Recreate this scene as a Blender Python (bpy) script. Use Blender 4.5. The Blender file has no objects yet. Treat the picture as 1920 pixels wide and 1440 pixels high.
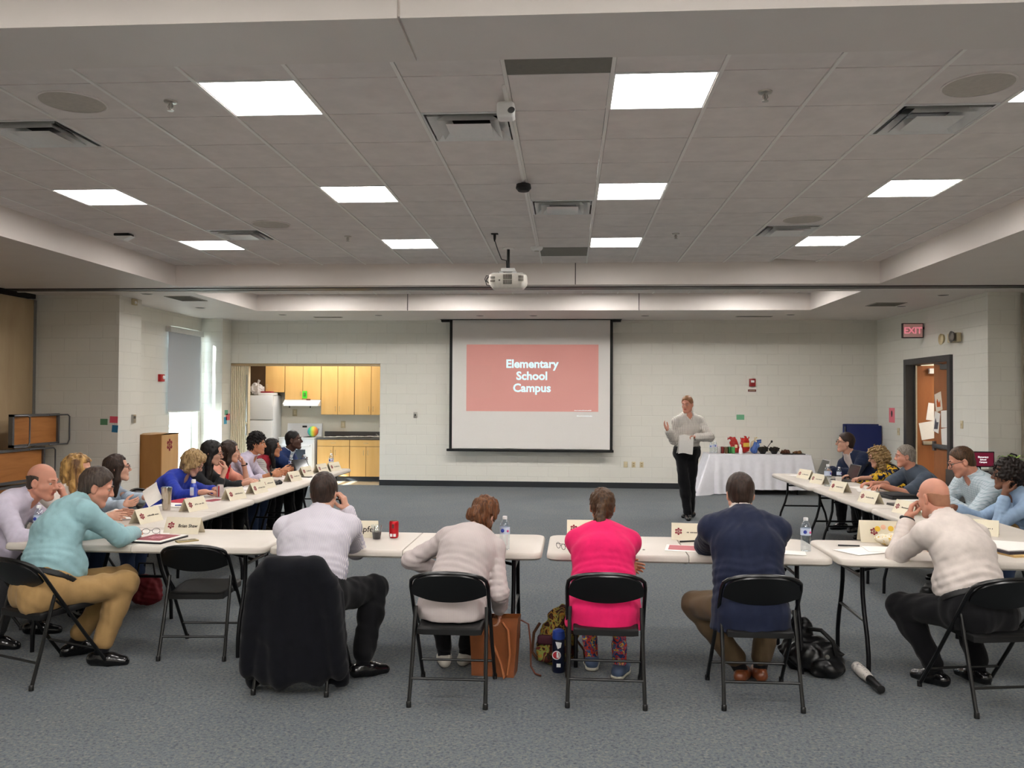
import bpy, bmesh, math, random
import numpy as np
from mathutils import Vector, Matrix
random.seed(7); np.random.seed(7)
scene = bpy.context.scene
COL = scene.collection
PI = math.pi
def R(d): return math.radians(d)
def hexc(h, a=1.0):
    h = h.lstrip('#'); o = []
    for i in (0, 2, 4):
        c = int(h[i:i+2], 16) / 255.0
        o.append(c / 12.92 if c <= .04045 else ((c + .055) / 1.055) ** 2.4)
    return tuple(o) + (a,)

# ------------------------------------------------------------------ materials
def newmat(name):
    m = bpy.data.materials.new(name); m.use_nodes = True
    nt = m.node_tree; b = nt.nodes['Principled BSDF']
    return m, nt, b
def link(nt, a, b): nt.links.new(a, b)
def texco(nt, kind='Object'):
    return nt.nodes.new('ShaderNodeTexCoord').outputs[kind]
def ramp(nt, fac, stops):
    r = nt.nodes.new('ShaderNodeValToRGB'); e = r.color_ramp.elements
    while len(e) < len(stops): e.new(0.5)
    for el, (p, c) in zip(e, stops): el.position = p; el.color = c
    link(nt, fac, r.inputs[0]); return r.outputs[0]
def noise(nt, vec, scale, detail=3, rough=.55, dist=0.0):
    n = nt.nodes.new('ShaderNodeTexNoise'); n.inputs['Scale'].default_value = scale
    n.inputs['Detail'].default_value = detail; n.inputs['Roughness'].default_value = rough
    n.inputs['Distortion'].default_value = dist
    link(nt, vec, n.inputs['Vector']); return n.outputs['Fac']
def bump(nt, b, h, strength=.2, dist=.005):
    n = nt.nodes.new('ShaderNodeBump'); n.inputs['Strength'].default_value = strength
    n.inputs['Distance'].default_value = dist
    link(nt, h, n.inputs['Height']); link(nt, n.outputs[0], b.inputs['Normal'])
def mapping(nt, vec, scale=(1, 1, 1), rot=(0, 0, 0)):
    n = nt.nodes.new('ShaderNodeMapping'); n.inputs['Scale'].default_value = scale
    n.inputs['Rotation'].default_value = rot; link(nt, vec, n.inputs[0]); return n.outputs[0]
def shade(c, f): return (c[0]*f, c[1]*f, c[2]*f, 1)
def M_plain(name, col, rough=.5, metal=0.0, spec=.4, var=.06, vscale=30, bmp=0.0, bscale=200, coat=0.0):
    m, nt, b = newmat(name); c = hexc(col) if isinstance(col, str) else col
    t = texco(nt)
    link(nt, ramp(nt, noise(nt, t, vscale), [(.3, shade(c, 1-var)), (.7, shade(c, 1+var))]), b.inputs['Base Color'])
    b.inputs['Roughness'].default_value = rough; b.inputs['Metallic'].default_value = metal
    b.inputs['Specular IOR Level'].default_value = spec; b.inputs['Coat Weight'].default_value = coat
    if bmp: bump(nt, b, noise(nt, t, bscale, 2), bmp, .002)
    return m
def M_cloth(name, col, rough=.9, weave=900, bmp=.25, var=.08):
    m, nt, b = newmat(name); c = hexc(col) if isinstance(col, str) else col
    t = texco(nt)
    link(nt, ramp(nt, noise(nt, t, 14), [(.3, shade(c, 1-var)), (.7, shade(c, 1+var))]), b.inputs['Base Color'])
    b.inputs['Roughness'].default_value = rough; b.inputs['Specular IOR Level'].default_value = .15
    b.inputs['Sheen Weight'].default_value = .08
    bump(nt, b, noise(nt, t, 30, 3, .5, .8), .16, .006); return m
def M_stripe(name, c0, c1, scale, axis='X', width=.5, rough=.85, soft=.02, dist=.6):
    m, nt, b = newmat(name); t = texco(nt)
    w = nt.nodes.new('ShaderNodeTexWave'); w.bands_direction = axis
    w.inputs['Scale'].default_value = scale; w.inputs['Distortion'].default_value = dist
    w.inputs['Detail'].default_value = 1; w.inputs['Detail Scale'].default_value = .15
    link(nt, t, w.inputs['Vector'])
    link(nt, ramp(nt, w.outputs['Fac'], [(width-soft, hexc(c0)), (width+soft, hexc(c1))]), b.inputs['Base Color'])
    b.inputs['Roughness'].default_value = rough; b.inputs['Specular IOR Level'].default_value = .15
    return m
def M_check(name, base, line, cell, width=.14, rough=.85, rot=(0, 0, 0)):
    m, nt, b = newmat(name); v = mapping(nt, texco(nt), rot=rot)
    s = nt.nodes.new('ShaderNodeSeparateXYZ'); link(nt, v, s.inputs[0])
    outs = []
    for k in range(3):
        a = nt.nodes.new('ShaderNodeMath'); a.operation = 'MULTIPLY'; a.inputs[1].default_value = 1/cell
        link(nt, s.outputs[k], a.inputs[0])
        f = nt.nodes.new('ShaderNodeMath'); f.operation = 'FRACT'; link(nt, a.outputs[0], f.inputs[0])
        l = nt.nodes.new('ShaderNodeMath'); l.operation = 'LESS_THAN'; l.inputs[1].default_value = width
        link(nt, f.outputs[0], l.inputs[0]); outs.append(l.outputs[0])
    a = nt.nodes.new('ShaderNodeMath'); a.operation = 'ADD'; link(nt, outs[0], a.inputs[0]); link(nt, outs[2], a.inputs[1])
    d = nt.nodes.new('ShaderNodeMath'); d.operation = 'MULTIPLY'; d.inputs[1].default_value = .5; link(nt, a.outputs[0], d.inputs[0])
    link(nt, ramp(nt, d.outputs[0], [(0, hexc(base)), (1, hexc(line))]), b.inputs['Base Color'])
    b.inputs['Roughness'].default_value = rough; b.inputs['Specular IOR Level'].default_value = .15
    return m
def M_blotch(name, stops, scale, rough=.8, dist=1.2):
    m, nt, b = newmat(name)
    f = noise(nt, texco(nt), scale, 2, .5, dist)
    c = ramp(nt, f, [(p, hexc(x)) for p, x in stops]); link(nt, c, b.inputs['Base Color'])
    for n in nt.nodes:
        if n.type == 'VALTORGB': n.color_ramp.interpolation = 'CONSTANT'
    b.inputs['Roughness'].default_value = rough; b.inputs['Specular IOR Level'].default_value = .2
    return m
def M_emit(name, col, strength):
    m = bpy.data.materials.new(name); m.use_nodes = True; nt = m.node_tree
    nt.nodes.remove(nt.nodes['Principled BSDF']); e = nt.nodes.new('ShaderNodeEmission')
    e.inputs[0].default_value = col if not isinstance(col, str) else hexc(col); e.inputs[1].default_value = strength
    link(nt, e.outputs[0], nt.nodes['Material Output'].inputs[0]); return m
def M_glass(name, col='#ffffff', rough=.02, tr=.85):
    """thin clear plastic or pane: mostly see-through with a mirror film"""
    m = bpy.data.materials.new(name); m.use_nodes = True; nt = m.node_tree
    nt.nodes.remove(nt.nodes['Principled BSDF'])
    a = nt.nodes.new('ShaderNodeBsdfTransparent'); a.inputs[0].default_value = hexc(col)
    g = nt.nodes.new('ShaderNodeBsdfGlossy'); g.inputs['Roughness'].default_value = rough
    g.inputs['Color'].default_value = (.9, .95, 1, 1)
    f = nt.nodes.new('ShaderNodeLayerWeight'); f.inputs[0].default_value = .35
    mu = nt.nodes.new('ShaderNodeMath'); mu.operation = 'MULTIPLY_ADD'
    mu.inputs[1].default_value = .8*(1-tr)+.25; mu.inputs[2].default_value = (1-tr)*.5
    link(nt, f.outputs['Facing'], mu.inputs[0])
    mx = nt.nodes.new('ShaderNodeMixShader'); link(nt, mu.outputs[0], mx.inputs[0])
    link(nt, a.outputs[0], mx.inputs[1]); link(nt, g.outputs[0], mx.inputs[2])
    link(nt, mx.outputs[0], nt.nodes['Material Output'].inputs[0]); return m
def M_block(name, col, mort, rough=.55):
    """painted concrete block in running bond"""
    m, nt, b = newmat(name); t = texco(nt)
    s = nt.nodes.new('ShaderNodeSeparateXYZ'); link(nt, t, s.inputs[0])
    a = nt.nodes.new('ShaderNodeMath'); a.operation = 'ADD'; link(nt, s.outputs[0], a.inputs[0]); link(nt, s.outputs[1], a.inputs[1])
    c = nt.nodes.new('ShaderNodeCombineXYZ'); link(nt, a.outputs[0], c.inputs[0]); link(nt, s.outputs[2], c.inputs[1])
    k = nt.nodes.new('ShaderNodeTexBrick'); link(nt, c.outputs[0], k.inputs['Vector'])
    k.inputs['Scale'].default_value = 1; k.inputs['Brick Width'].default_value = .406; k.inputs['Row Height'].default_value = .203
    k.inputs['Mortar Size'].default_value = .008; k.inputs['Mortar Smooth'].default_value = .6
    k.inputs['Color1'].default_value = hexc(col); k.inputs['Color2'].default_value = shade(hexc(col), .975)
    k.inputs['Mortar'].default_value = hexc(mort)
    link(nt, k.outputs['Color'], b.inputs['Base Color'])
    mh = nt.nodes.new('ShaderNodeMath'); mh.operation = 'MULTIPLY_ADD'; mh.inputs[1].default_value = -1.0
    n2 = noise(nt, t, 120, 3); n3 = nt.nodes.new('ShaderNodeMath'); n3.operation = 'MULTIPLY'; n3.inputs[1].default_value = .12
    link(nt, n2, n3.inputs[0]); link(nt, k.outputs['Fac'], mh.inputs[0]); link(nt, n3.outputs[0], mh.inputs[2])
    bump(nt, b, mh.outputs[0], .4, .006)
    b.inputs['Roughness'].default_value = rough; b.inputs['Specular IOR Level'].default_value = .3; return m
def M_wood(name, c0, c1, scale=6, axis=(1, 12, 1), rough=.45, knots=False):
    m, nt, b = newmat(name); v = mapping(nt, texco(nt), axis)
    f = noise(nt, v, scale, 4, .6, .6)
    c = ramp(nt, f, [(.3, hexc(c0)), (.7, hexc(c1))])
    if knots:
        vo = nt.nodes.new('ShaderNodeTexVoronoi'); vo.inputs['Scale'].default_value = 3.2; link(nt, texco(nt), vo.inputs['Vector'])
        kf = ramp(nt, vo.outputs['Distance'], [(.06, (0, 0, 0, 1)), (.14, (1, 1, 1, 1))])
        mx = nt.nodes.new('ShaderNodeMix'); mx.data_type = 'RGBA'; link(nt, kf, mx.inputs[0])
        mx.inputs[6].default_value = shade(hexc(c0), .45); link(nt, c, mx.inputs[7]); c = mx.outputs[2]
    link(nt, c, b.inputs['Base Color']); b.inputs['Roughness'].default_value = rough
    b.inputs['Specular IOR Level'].default_value = .35; return m
def M_hair(name, c0, c1, scale=110, axis=(1, 1, .12), rough=.5):
    m, nt, b = newmat(name); v = mapping(nt, texco(nt), axis)
    f = noise(nt, v, scale, 3, .6, .4)
    link(nt, ramp(nt, f, [(.35, hexc(c0)), (.65, hexc(c1))]), b.inputs['Base Color'])
    b.inputs['Roughness'].default_value = rough; b.inputs['Specular IOR Level'].default_value = .3
    bump(nt, b, f, .25, .003); return m
def M_skin(name, c):
    m, nt, b = newmat(name); k = hexc(c); t = texco(nt)
    link(nt, ramp(nt, noise(nt, t, 22, 3), [(.3, shade(k, .92)), (.72, (k[0]*1.06, k[1]*1.02, k[2]*1.0, 1))]), b.inputs['Base Color'])
    b.inputs['Roughness'].default_value = .5; b.inputs['Specular IOR Level'].default_value = .4
    b.inputs['Subsurface Weight'].default_value = .12; b.inputs['Subsurface Radius'].default_value = (.012, .005, .003)
    b.inputs['Subsurface Scale'].default_value = .6
    bump(nt, b, noise(nt, t, 300, 2), .06, .001); return m

# ------------------------------------------------------------------ mesh builder
class MB:
    def __init__(s): s.v = []; s.f = []; s.mi = []; s.sm = []
    def add(s, verts, faces, mi=0, smooth=False, M=None):
        o = len(s.v)
        if M is not None: verts = [M @ Vector(p) for p in verts]
        s.v += [tuple(p) for p in verts]
        for q in faces: s.f.append([o+i for i in q]); s.mi.append(mi); s.sm.append(smooth)
        return s
    def box(s, x0, x1, y0, y1, z0, z1, mi=0, M=None):
        v = [(x, y, z) for z in (z0, z1) for y in (y0, y1) for x in (x0, x1)]
        return s.add(v, [(0, 2, 3, 1), (4, 5, 7, 6), (0, 1, 5, 4), (2, 6, 7, 3), (0, 4, 6, 2), (1, 3, 7, 5)], mi, False, M)
    def rbox(s, x0, x1, y0, y1, z0, z1, r=.01, seg=2, mi=0, M=None, smooth=True):
        bm = bmesh.new(); bmesh.ops.create_cube(bm, size=1)
        for v in bm.verts: v.co = Vector(((x0+x1)/2+v.co.x*(x1-x0), (y0+y1)/2+v.co.y*(y1-y0), (z0+z1)/2+v.co.z*(z1-z0)))
        bmesh.ops.bevel(bm, geom=list(bm.edges), offset=r, segments=seg, affect='EDGES', profile=.5)
        bm.verts.index_update()
        s.add([v.co.copy() for v in bm.verts], [[v.index for v in f.verts] for f in bm.faces], mi, smooth, M); bm.free(); return s
    def tube(s, path, r, n=10, mi=0, caps=True, closed=False, M=None):
        P = [Vector(p) for p in path]; N = len(P)
        rr = r if isinstance(r, (list, tuple)) else [r]*N
        T = []
        for i in range(N):
            a = P[i-1] if (i > 0 or closed) else P[i]; b = P[(i+1) % N] if (i < N-1 or closed) else P[i]
            t = b-a; T.append(t.normalized() if t.length > 1e-9 else Vector((0, 0, 1)))
        up = Vector((0, 0, 1)) if abs(T[0].z) < .9 else Vector((1, 0, 0))
        u = T[0].cross(up).normalized(); V = []
        for i in range(N):
            u = (u-T[i]*u.dot(T[i])).normalized(); w = T[i].cross(u)
            for k in range(n):
                a = 2*PI*k/n; V.append(P[i]+(u*math.cos(a)+w*math.sin(a))*rr[i])
        F = []
        for i in range(N if closed else N-1):
            j = (i+1) % N
            for k in range(n): F.append((i*n+k, i*n+(k+1) % n, j*n+(k+1) % n, j*n+k))
        s.add(V, F, mi, True, M)
        if caps and not closed:
            s.add(V[:n], [tuple(range(n-1, -1, -1))], mi, False, M); s.add(V[-n:], [tuple(range(n))], mi, False, M)
        return s
    def lathe(s, prof, n=24, c=(0, 0, 0), mi=0, M=None, smooth=True, sq=1.0, caps=True):
        V = []; F = []
        for (r, z) in prof:
            for k in range(n):
                a = 2*PI*k/n; V.append((c[0]+r*math.cos(a), c[1]+r*sq*math.sin(a), c[2]+z))
        for i in range(len(prof)-1):
            for k in range(n): F.append((i*n+k, i*n+(k+1) % n, (i+1)*n+(k+1) % n, (i+1)*n+k))
        s.add(V, F, mi, smooth, M)
        if caps and prof[0][0] > 1e-5: s.add(V[:n], [tuple(range(n-1, -1, -1))], mi, False, M)
        if caps and prof[-1][0] > 1e-5: s.add(V[-n:], [tuple(range(n))], mi, False, M)
        return s
    def prism(s, poly, d0, d1, plane='xz', mi=0, M=None, smooth=False):
        def q(a, b, d): return (a, d, b) if plane == 'xz' else ((d, a, b) if plane == 'yz' else (a, b, d))
        n = len(poly); V = [q(a, b, d0) for a, b in poly]+[q(a, b, d1) for a, b in poly]
        s.add(V, [tuple(range(n)), tuple(range(2*n-1, n-1, -1))], mi, False, M)
        s.add(V, [(i, n+i, n+(i+1) % n, (i+1) % n) for i in range(n)], mi, smooth, M); return s
    def sheet(s, grid, t=0.0, mi=0, M=None, smooth=True):
        """grid[i][j] of points; t gives it a second face so that it has thickness"""
        a = len(grid); b = len(grid[0]); V = [Vector(p) for row in grid for p in row]
        F = [(i*b+j, i*b+j+1, (i+1)*b+j+1, (i+1)*b+j) for i in range(a-1) for j in range(b-1)]
        if t:
            nr = [Vector((0, 0, 0)) for _ in V]
            for f in F:
                k = (V[f[1]]-V[f[0]]).cross(V[f[3]]-V[f[0]])
                for i in f: nr[i] += k
            W = [p-n.normalized()*t for p, n in zip(V, nr)]; o = len(V)
            rim = [i*b for i in range(a)]+[(a-1)*b+j for j in range(1, b)]+[i*b+b-1 for i in range(a-2, -1, -1)]+[j for j in range(b-2, 0, -1)]
            F2 = [tuple(o+i for i in reversed(f)) for f in F]
            F3 = [(rim[i], rim[(i+1) % len(rim)], o+rim[(i+1) % len(rim)], o+rim[i]) for i in range(len(rim))]
            s.add(V+W, F+F2, mi, smooth, M); s.add(V+W, F3, mi, False, M)
        else: s.add(V, F, mi, smooth, M)
        return s
    def ball(s, c, r, n=14, mi=0, M=None):
        rx, ry, rz = r if isinstance(r, (tuple, list)) else (r, r, r)
        V = []; m = n//2
        for i in range(m+1):
            t = PI*i/m
            for k in range(n):
                a = 2*PI*k/n; V.append((c[0]+rx*math.sin(t)*math.cos(a), c[1]+ry*math.sin(t)*math.sin(a), c[2]+rz*math.cos(t)))
        F = [(i*n+k, (i+1)*n+k, (i+1)*n+(k+1) % n, i*n+(k+1) % n) for i in range(m) for k in range(n)]
        return s.add(V, F, mi, True, M)
    def text(s, body, size, mi=0, M=None, align='CENTER', depth=.0008, bold=0.0):
        cu = bpy.data.curves.new('t', 'FONT'); cu.body = body; cu.size = size; cu.align_x = align; cu.align_y = 'CENTER'
        cu.extrude = depth; cu.offset = bold; cu.resolution_u = 3
        o = bpy.data.objects.new('t', cu); COL.objects.link(o)
        bpy.context.view_layer.update()
        me = o.evaluated_get(bpy.context.evaluated_depsgraph_get()).to_mesh()
        s.add([v.co.copy() for v in me.vertices], [tuple(p.vertices) for p in me.polygons], mi, False, M)
        bpy.data.objects.remove(o); bpy.data.curves.remove(cu); return s
    def build(s, name, mats, parent=None, loc=None, rotz=None, bevel=0.0, recalc=True):
        me = bpy.data.meshes.new(name); me.from_pydata(s.v, [], s.f)
        if not isinstance(mats, (list, tuple)): mats = [mats]
        for m in mats: me.materials.append(m)
        me.polygons.foreach_set('material_index', s.mi); me.polygons.foreach_set('use_smooth', s.sm)
        if recalc:
            bm = bmesh.new(); bm.from_mesh(me)
            bmesh.ops.remove_doubles(bm, verts=bm.verts, dist=1e-6)
            bmesh.ops.recalc_face_normals(bm, faces=bm.faces); bm.to_mesh(me); bm.free()
        me.set_sharp_from_angle(angle=R(42)); me.update()
        o = bpy.data.objects.new(name, me); COL.objects.link(o)
        if parent is not None: o.parent = parent
        if loc is not None: o.location = loc
        if rotz is not None: o.rotation_euler = (0, 0, rotz)
        if bevel:
            b = o.modifiers.new('bevel', 'BEVEL'); b.width = bevel; b.segments = 2; b.limit_method = 'ANGLE'; b.angle_limit = R(40)
        return o
def tag(o, label, cat, group=None):
    o['label'] = label; o['category'] = cat
    if group: o['group'] = group
    return o
def thing(name, label, cat, loc=(0, 0, 0), rotz=0.0, group=None):
    o = bpy.data.objects.new(name, None); COL.objects.link(o); o.empty_display_size = .1
    o.location = loc; o.rotation_euler = (0, 0, rotz); return tag(o, label, cat, group)
def struct(o): o['kind'] = 'structure'; return o
def dup(root, loc, rotz, label, group=None):
    r = root.copy(); COL.objects.link(r); r.location = loc; r.rotation_euler = (0, 0, rotz); r['label'] = label
    if group: r['group'] = group
    for ch in list(root.children):
        c = ch.copy(); COL.objects.link(c); c.parent = r
        for g in list(ch.children):
            d = g.copy(); COL.objects.link(d); d.parent = c
    return r
def frame_mat(o, x, y, z):
    """matrix with the given origin and axes"""
    x, y, z = Vector(x).normalized(), Vector(y).normalized(), Vector(z).normalized()
    m = Matrix.Identity(4)
    for i in range(3): m[i][0] = x[i]; m[i][1] = y[i]; m[i][2] = z[i]; m[i][3] = o[i]
    return m
# ------------------------------------------------------------------ implicit surfaces, for bodies, clothes, bags
def arr(p): return np.array(p, dtype=np.float64)
def unit(v): v = arr(v); return v/np.linalg.norm(v)
class SDF:
    def __init__(s, lo, hi, h=.01, zones=(), hf=.0055):
        s.ax = []
        for a in range(3):
            iv = sorted([(max(z[0][a], lo[a]), min(z[1][a], hi[a])) for z in zones if z[1][a] > lo[a] and z[0][a] < hi[a]])
            g = [lo[a]]
            while g[-1] < hi[a]:
                p = g[-1]; st = h
                for (u, v) in iv:
                    if u-h*.5 <= p < v: st = hf
                g.append(p+st)
            s.ax.append(np.array(g, dtype=np.float32))
        s.F = np.full([len(g) for g in s.ax], 1.0, dtype=np.float32)
    def sl(s, lo, hi):
        r = []
        for a in range(3):
            i = max(0, int(np.searchsorted(s.ax[a], lo[a]))-1); j = min(len(s.ax[a]), int(np.searchsorted(s.ax[a], hi[a]))+1)
            if j <= i: return None
            r.append(slice(i, j))
        return tuple(r)
    def grid(s, sl):
        return s.ax[0][sl[0]][:, None, None], s.ax[1][sl[1]][None, :, None], s.ax[2][sl[2]][None, None, :]
    def op(s, lo, hi, fn, k=.02, mode='u', mg=.03):
        m = mg+k; sl = s.sl([x-m for x in lo], [x+m for x in hi])
        if sl is None: return s
        d = fn(*s.grid(sl)).astype(np.float32); f = s.F[sl]
        if mode == 'u':
            h = np.maximum(k-np.abs(f-d), 0)/k if k > 0 else 0
            s.F[sl] = np.minimum(f, d)-h*h*k*.25
        elif mode == 's':
            d = -d; h = np.maximum(k-np.abs(f-d), 0)/k if k > 0 else 0
            s.F[sl] = np.maximum(f, d)+h*h*k*.25
        elif mode == 'a': s.F[sl] = f+d
        return s
    def cone(s, a, b, r1, r2, k=.02, mode='u'):
        a = arr(a); b = arr(b); ba = b-a; L = max(ba@ba, 1e-12); m = max(r1, r2)
        def fn(x, y, z):
            t = np.clip(((x-a[0])*ba[0]+(y-a[1])*ba[1]+(z-a[2])*ba[2])/L, 0, 1)
            return np.sqrt((x-a[0]-ba[0]*t)**2+(y-a[1]-ba[1]*t)**2+(z-a[2]-ba[2]*t)**2)-(r1+(r2-r1)*t)
        return s.op(np.minimum(a, b)-m, np.maximum(a, b)+m, fn, k, mode)
    def ball(s, c, r, k=.02, mode='u'): return s.cone(c, c, r, r, k, mode)
    def ell(s, c, rad, Rm=None, k=.02, mode='u'):
        """ellipsoid; rows of Rm are its axes"""
        c = arr(c); rad = arr(rad); Rm = np.eye(3) if Rm is None else Rm; m = max(rad)
        def fn(x, y, z):
            p = [((x-c[0])*Rm[i][0]+(y-c[1])*Rm[i][1]+(z-c[2])*Rm[i][2]) for i in range(3)]
            k0 = np.sqrt(sum((p[i]/rad[i])**2 for i in range(3))); k1 = np.sqrt(sum((p[i]/rad[i]**2)**2 for i in range(3)))
            return k0*(k0-1)/np.maximum(k1, 1e-6)
        return s.op(c-m, c+m, fn, k, mode)
    def ecap(s, a, b, u, r1, r2, k=.03, mode='u'):
        """capsule of elliptic section from a to b; u: wide axis; r = (wide, deep)"""
        a = arr(a); b = arr(b); w = b-a; L = np.linalg.norm(w); w = w/L; u = unit(arr(u)-w*(arr(u)@w)); v = np.cross(w, u)
        m = max(r1+r2)
        def fn(x, y, z):
            px, py, pz = x-a[0], y-a[1], z-a[2]
            h = px*w[0]+py*w[1]+pz*w[2]; t = np.clip(h/L, 0, 1); e = h-t*L
            rx = r1[0]+(r2[0]-r1[0])*t; ry = r1[1]+(r2[1]-r1[1])*t
            pu = px*u[0]+py*u[1]+pz*u[2]; pv = px*v[0]+py*v[1]+pz*v[2]
            k0 = np.sqrt((pu/rx)**2+(pv/ry)**2+(e/ry)**2); k1 = np.sqrt((pu/rx**2)**2+(pv/ry**2)**2+(e/ry**2)**2)
            return k0*(k0-1)/np.maximum(k1, 1e-6)
        return s.op(np.minimum(a, b)-m, np.maximum(a, b)+m, fn, k, mode)
    def rbox(s, c, half, r, Rm=None, k=.01, mode='u'):
        c = arr(c); half = arr(half); Rm = np.eye(3) if Rm is None else Rm; m = np.linalg.norm(half)
        def fn(x, y, z):
            q = [np.abs((x-c[0])*Rm[i][0]+(y-c[1])*Rm[i][1]+(z-c[2])*Rm[i][2])-half[i]+r for i in range(3)]
            return np.sqrt(sum(np.maximum(t, 0)**2 for t in q))+np.minimum(np.maximum(q[0], np.maximum(q[1], q[2])), 0)-r
        return s.op(c-m, c+m, fn, k, mode)
    def clip(s, p, n, k=.004):
        """keep the side that n points away from"""
        p = arr(p); n = unit(n); x, y, z = s.grid((slice(None),)*3)
        d = ((x-p[0])*n[0]+(y-p[1])*n[1]+(z-p[2])*n[2]).astype(np.float32)
        h = np.maximum(k-np.abs(s.F-d), 0)/k; s.F = np.maximum(s.F, d)+h*h*k*.25; return s
    def folds(s, amp, wl=.07, seed=0, aniso=(1, 1, .5)):
        rs = np.random.RandomState(seed); x, y, z = s.grid((slice(None),)*3)
        f = np.zeros_like(s.F)
        for i in range(4):
            d = rs.normal(size=3)*arr(aniso); d = d/np.linalg.norm(d)*2*PI/(wl*(.7+.5*i))
            e = rs.normal(size=3); e = e/np.linalg.norm(e)*2*PI/(wl*2.4)
            ph = rs.rand(2)*6.28
            f += np.sin(d[0]*x+d[1]*y+d[2]*z+ph[0]+1.6*np.sin(e[0]*x+e[1]*y+e[2]*z+ph[1])).astype(np.float32)*(.5+.2*i)
        m = np.abs(s.F) < .08
        s.F[m] += (amp*f[m]); return s
    def mesh(s):
        F = s.F; ins = F < 0
        c = np.zeros([n-1 for n in F.shape], dtype=np.uint8)
        offs = [(i, j, k) for i in (0, 1) for j in (0, 1) for k in (0, 1)]
        nx, ny, nz = F.shape
        for (i, j, k) in offs: c += ins[i:nx-1+i, j:ny-1+j, k:nz-1+k]
        act = np.argwhere((c > 0) & (c < 8)); n = len(act)
        vid = np.full(c.shape, -1, dtype=np.int32); vid[act[:, 0], act[:, 1], act[:, 2]] = np.arange(n)
        val = np.stack([F[act[:, 0]+i, act[:, 1]+j, act[:, 2]+k] for (i, j, k) in offs], 1).astype(np.float64)
        lo = np.stack([s.ax[a][act[:, a]] for a in range(3)], 1).astype(np.float64); hi = np.stack([s.ax[a][act[:, a]+1] for a in range(3)], 1).astype(np.float64)
        acc = np.zeros((n, 3)); cnt = np.zeros(n)
        O = np.array(offs, dtype=np.float64)
        for p in range(8):
            for q in range(p+1, 8):
                if abs(O[p]-O[q]).sum() != 1: continue
                a, b = val[:, p], val[:, q]; cr = (a < 0) != (b < 0)
                t = np.where(cr, a/np.where(cr, a-b, 1), 0)[:, None]
                acc += np.where(cr[:, None], O[p]+(O[q]-O[p])*t, 0); cnt += cr
        V = lo+(hi-lo)*(acc/np.maximum(cnt, 1)[:, None])
        Q = []
        for a in range(3):
            s0 = [slice(1, m-1) for m in F.shape]; s1 = list(s0); s0[a] = slice(0, F.shape[a]-1); s1[a] = slice(1, F.shape[a])
            A = ins[tuple(s0)]; B = ins[tuple(s1)]; e = np.argwhere(A != B)
            if not len(e): continue
            fl = A[e[:, 0], e[:, 1], e[:, 2]]
            e = e+np.array([0 if i == a else 1 for i in range(3)])
            b, d = (a+1) % 3, (a+2) % 3
            def g(db, dd):
                t = e.copy(); t[:, b] -= db; t[:, d] -= dd; return vid[t[:, 0], t[:, 1], t[:, 2]]
            q = np.stack([g(1, 1), g(0, 1), g(0, 0), g(1, 0)], 1); q[~fl] = q[~fl][:, ::-1]; Q.append(q)
        Q = np.concatenate(Q) if Q else np.zeros((0, 4), int)
        Q = Q[(Q >= 0).all(1)]
        return V, Q
    def build(s, name, mats, parent=None, paint=None, loc=None, rotz=None, keep_largest=False, relax=0):
        V, Q = s.mesh()
        if not isinstance(mats, (list, tuple)): mats = [mats]
        me = bpy.data.meshes.new(name)
        me.vertices.add(len(V)); me.vertices.foreach_set('co', V.astype(np.float32).ravel())
        me.loops.add(len(Q)*4); me.loops.foreach_set('vertex_index', Q.astype(np.int32).ravel())
        me.polygons.add(len(Q)); me.polygons.foreach_set('loop_start', np.arange(0, len(Q)*4, 4, dtype=np.int32))
        me.polygons.foreach_set('use_smooth', np.ones(len(Q), dtype=bool))
        for m in mats: me.materials.append(m)
        if paint is not None and len(Q):
            me.polygons.foreach_set('material_index', paint(V[Q].mean(1)).astype(np.int32))
        me.update(calc_edges=True); me.validate()
        o = bpy.data.objects.new(name, me); COL.objects.link(o)
        if parent is not None: o.parent = parent
        if loc is not None: o.location = loc
        if rotz is not None: o.rotation_euler = (0, 0, rotz)
        if relax:
            md = o.modifiers.new('relax', 'SMOOTH'); md.factor = .5; md.iterations = relax
        return o
# ------------------------------------------------------------------ the room (metres; camera stands at the origin looking along +Y)
CE, SO, YW = 3.597, 3.302, 16.635          # tile ceiling, soffit underside, back wall
TX, TY, TP = -4.634, 4.754, .6096          # ceiling grid origin and pitch
LWX, RWX = -7.27, 5.95                     # side walls of the far half
LNX, RNX = -8.25, 6.42                     # side walls of the near half
m_block = M_block('painted block', '#e0ddd3', '#dad7cd')
m_taupe = M_block('taupe painted block', '#b3a898', '#a99e8e')
m_sof = M_plain('soffit paint', '#e2dad4', .45, var=.02, vscale=3)
m_tile = M_plain('ceiling tile', '#e9e2de', .95, var=.05, vscale=6, bmp=.25, bscale=260, spec=.1)
m_bar = M_plain('ceiling bar white', '#f4f1ec', .4, var=.01)
m_bronze = M_plain('dark bronze', '#3a3634', .45, metal=.3)
m_base = M_plain('vinyl base charcoal', '#24272b', .5)
m_black = M_plain('black paint', '#0c0c0d', .5)
m_white = M_plain('white enamel', '#eeeeec', .3, var=.02)
m_steel = M_plain('brushed steel', '#b9b6b0', .3, metal=1)
m_grey = M_plain('grey metal', '#6f7072', .4, metal=.8)
m_beige = M_plain('ivory plastic', '#cdbf9c', .4)
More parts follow.
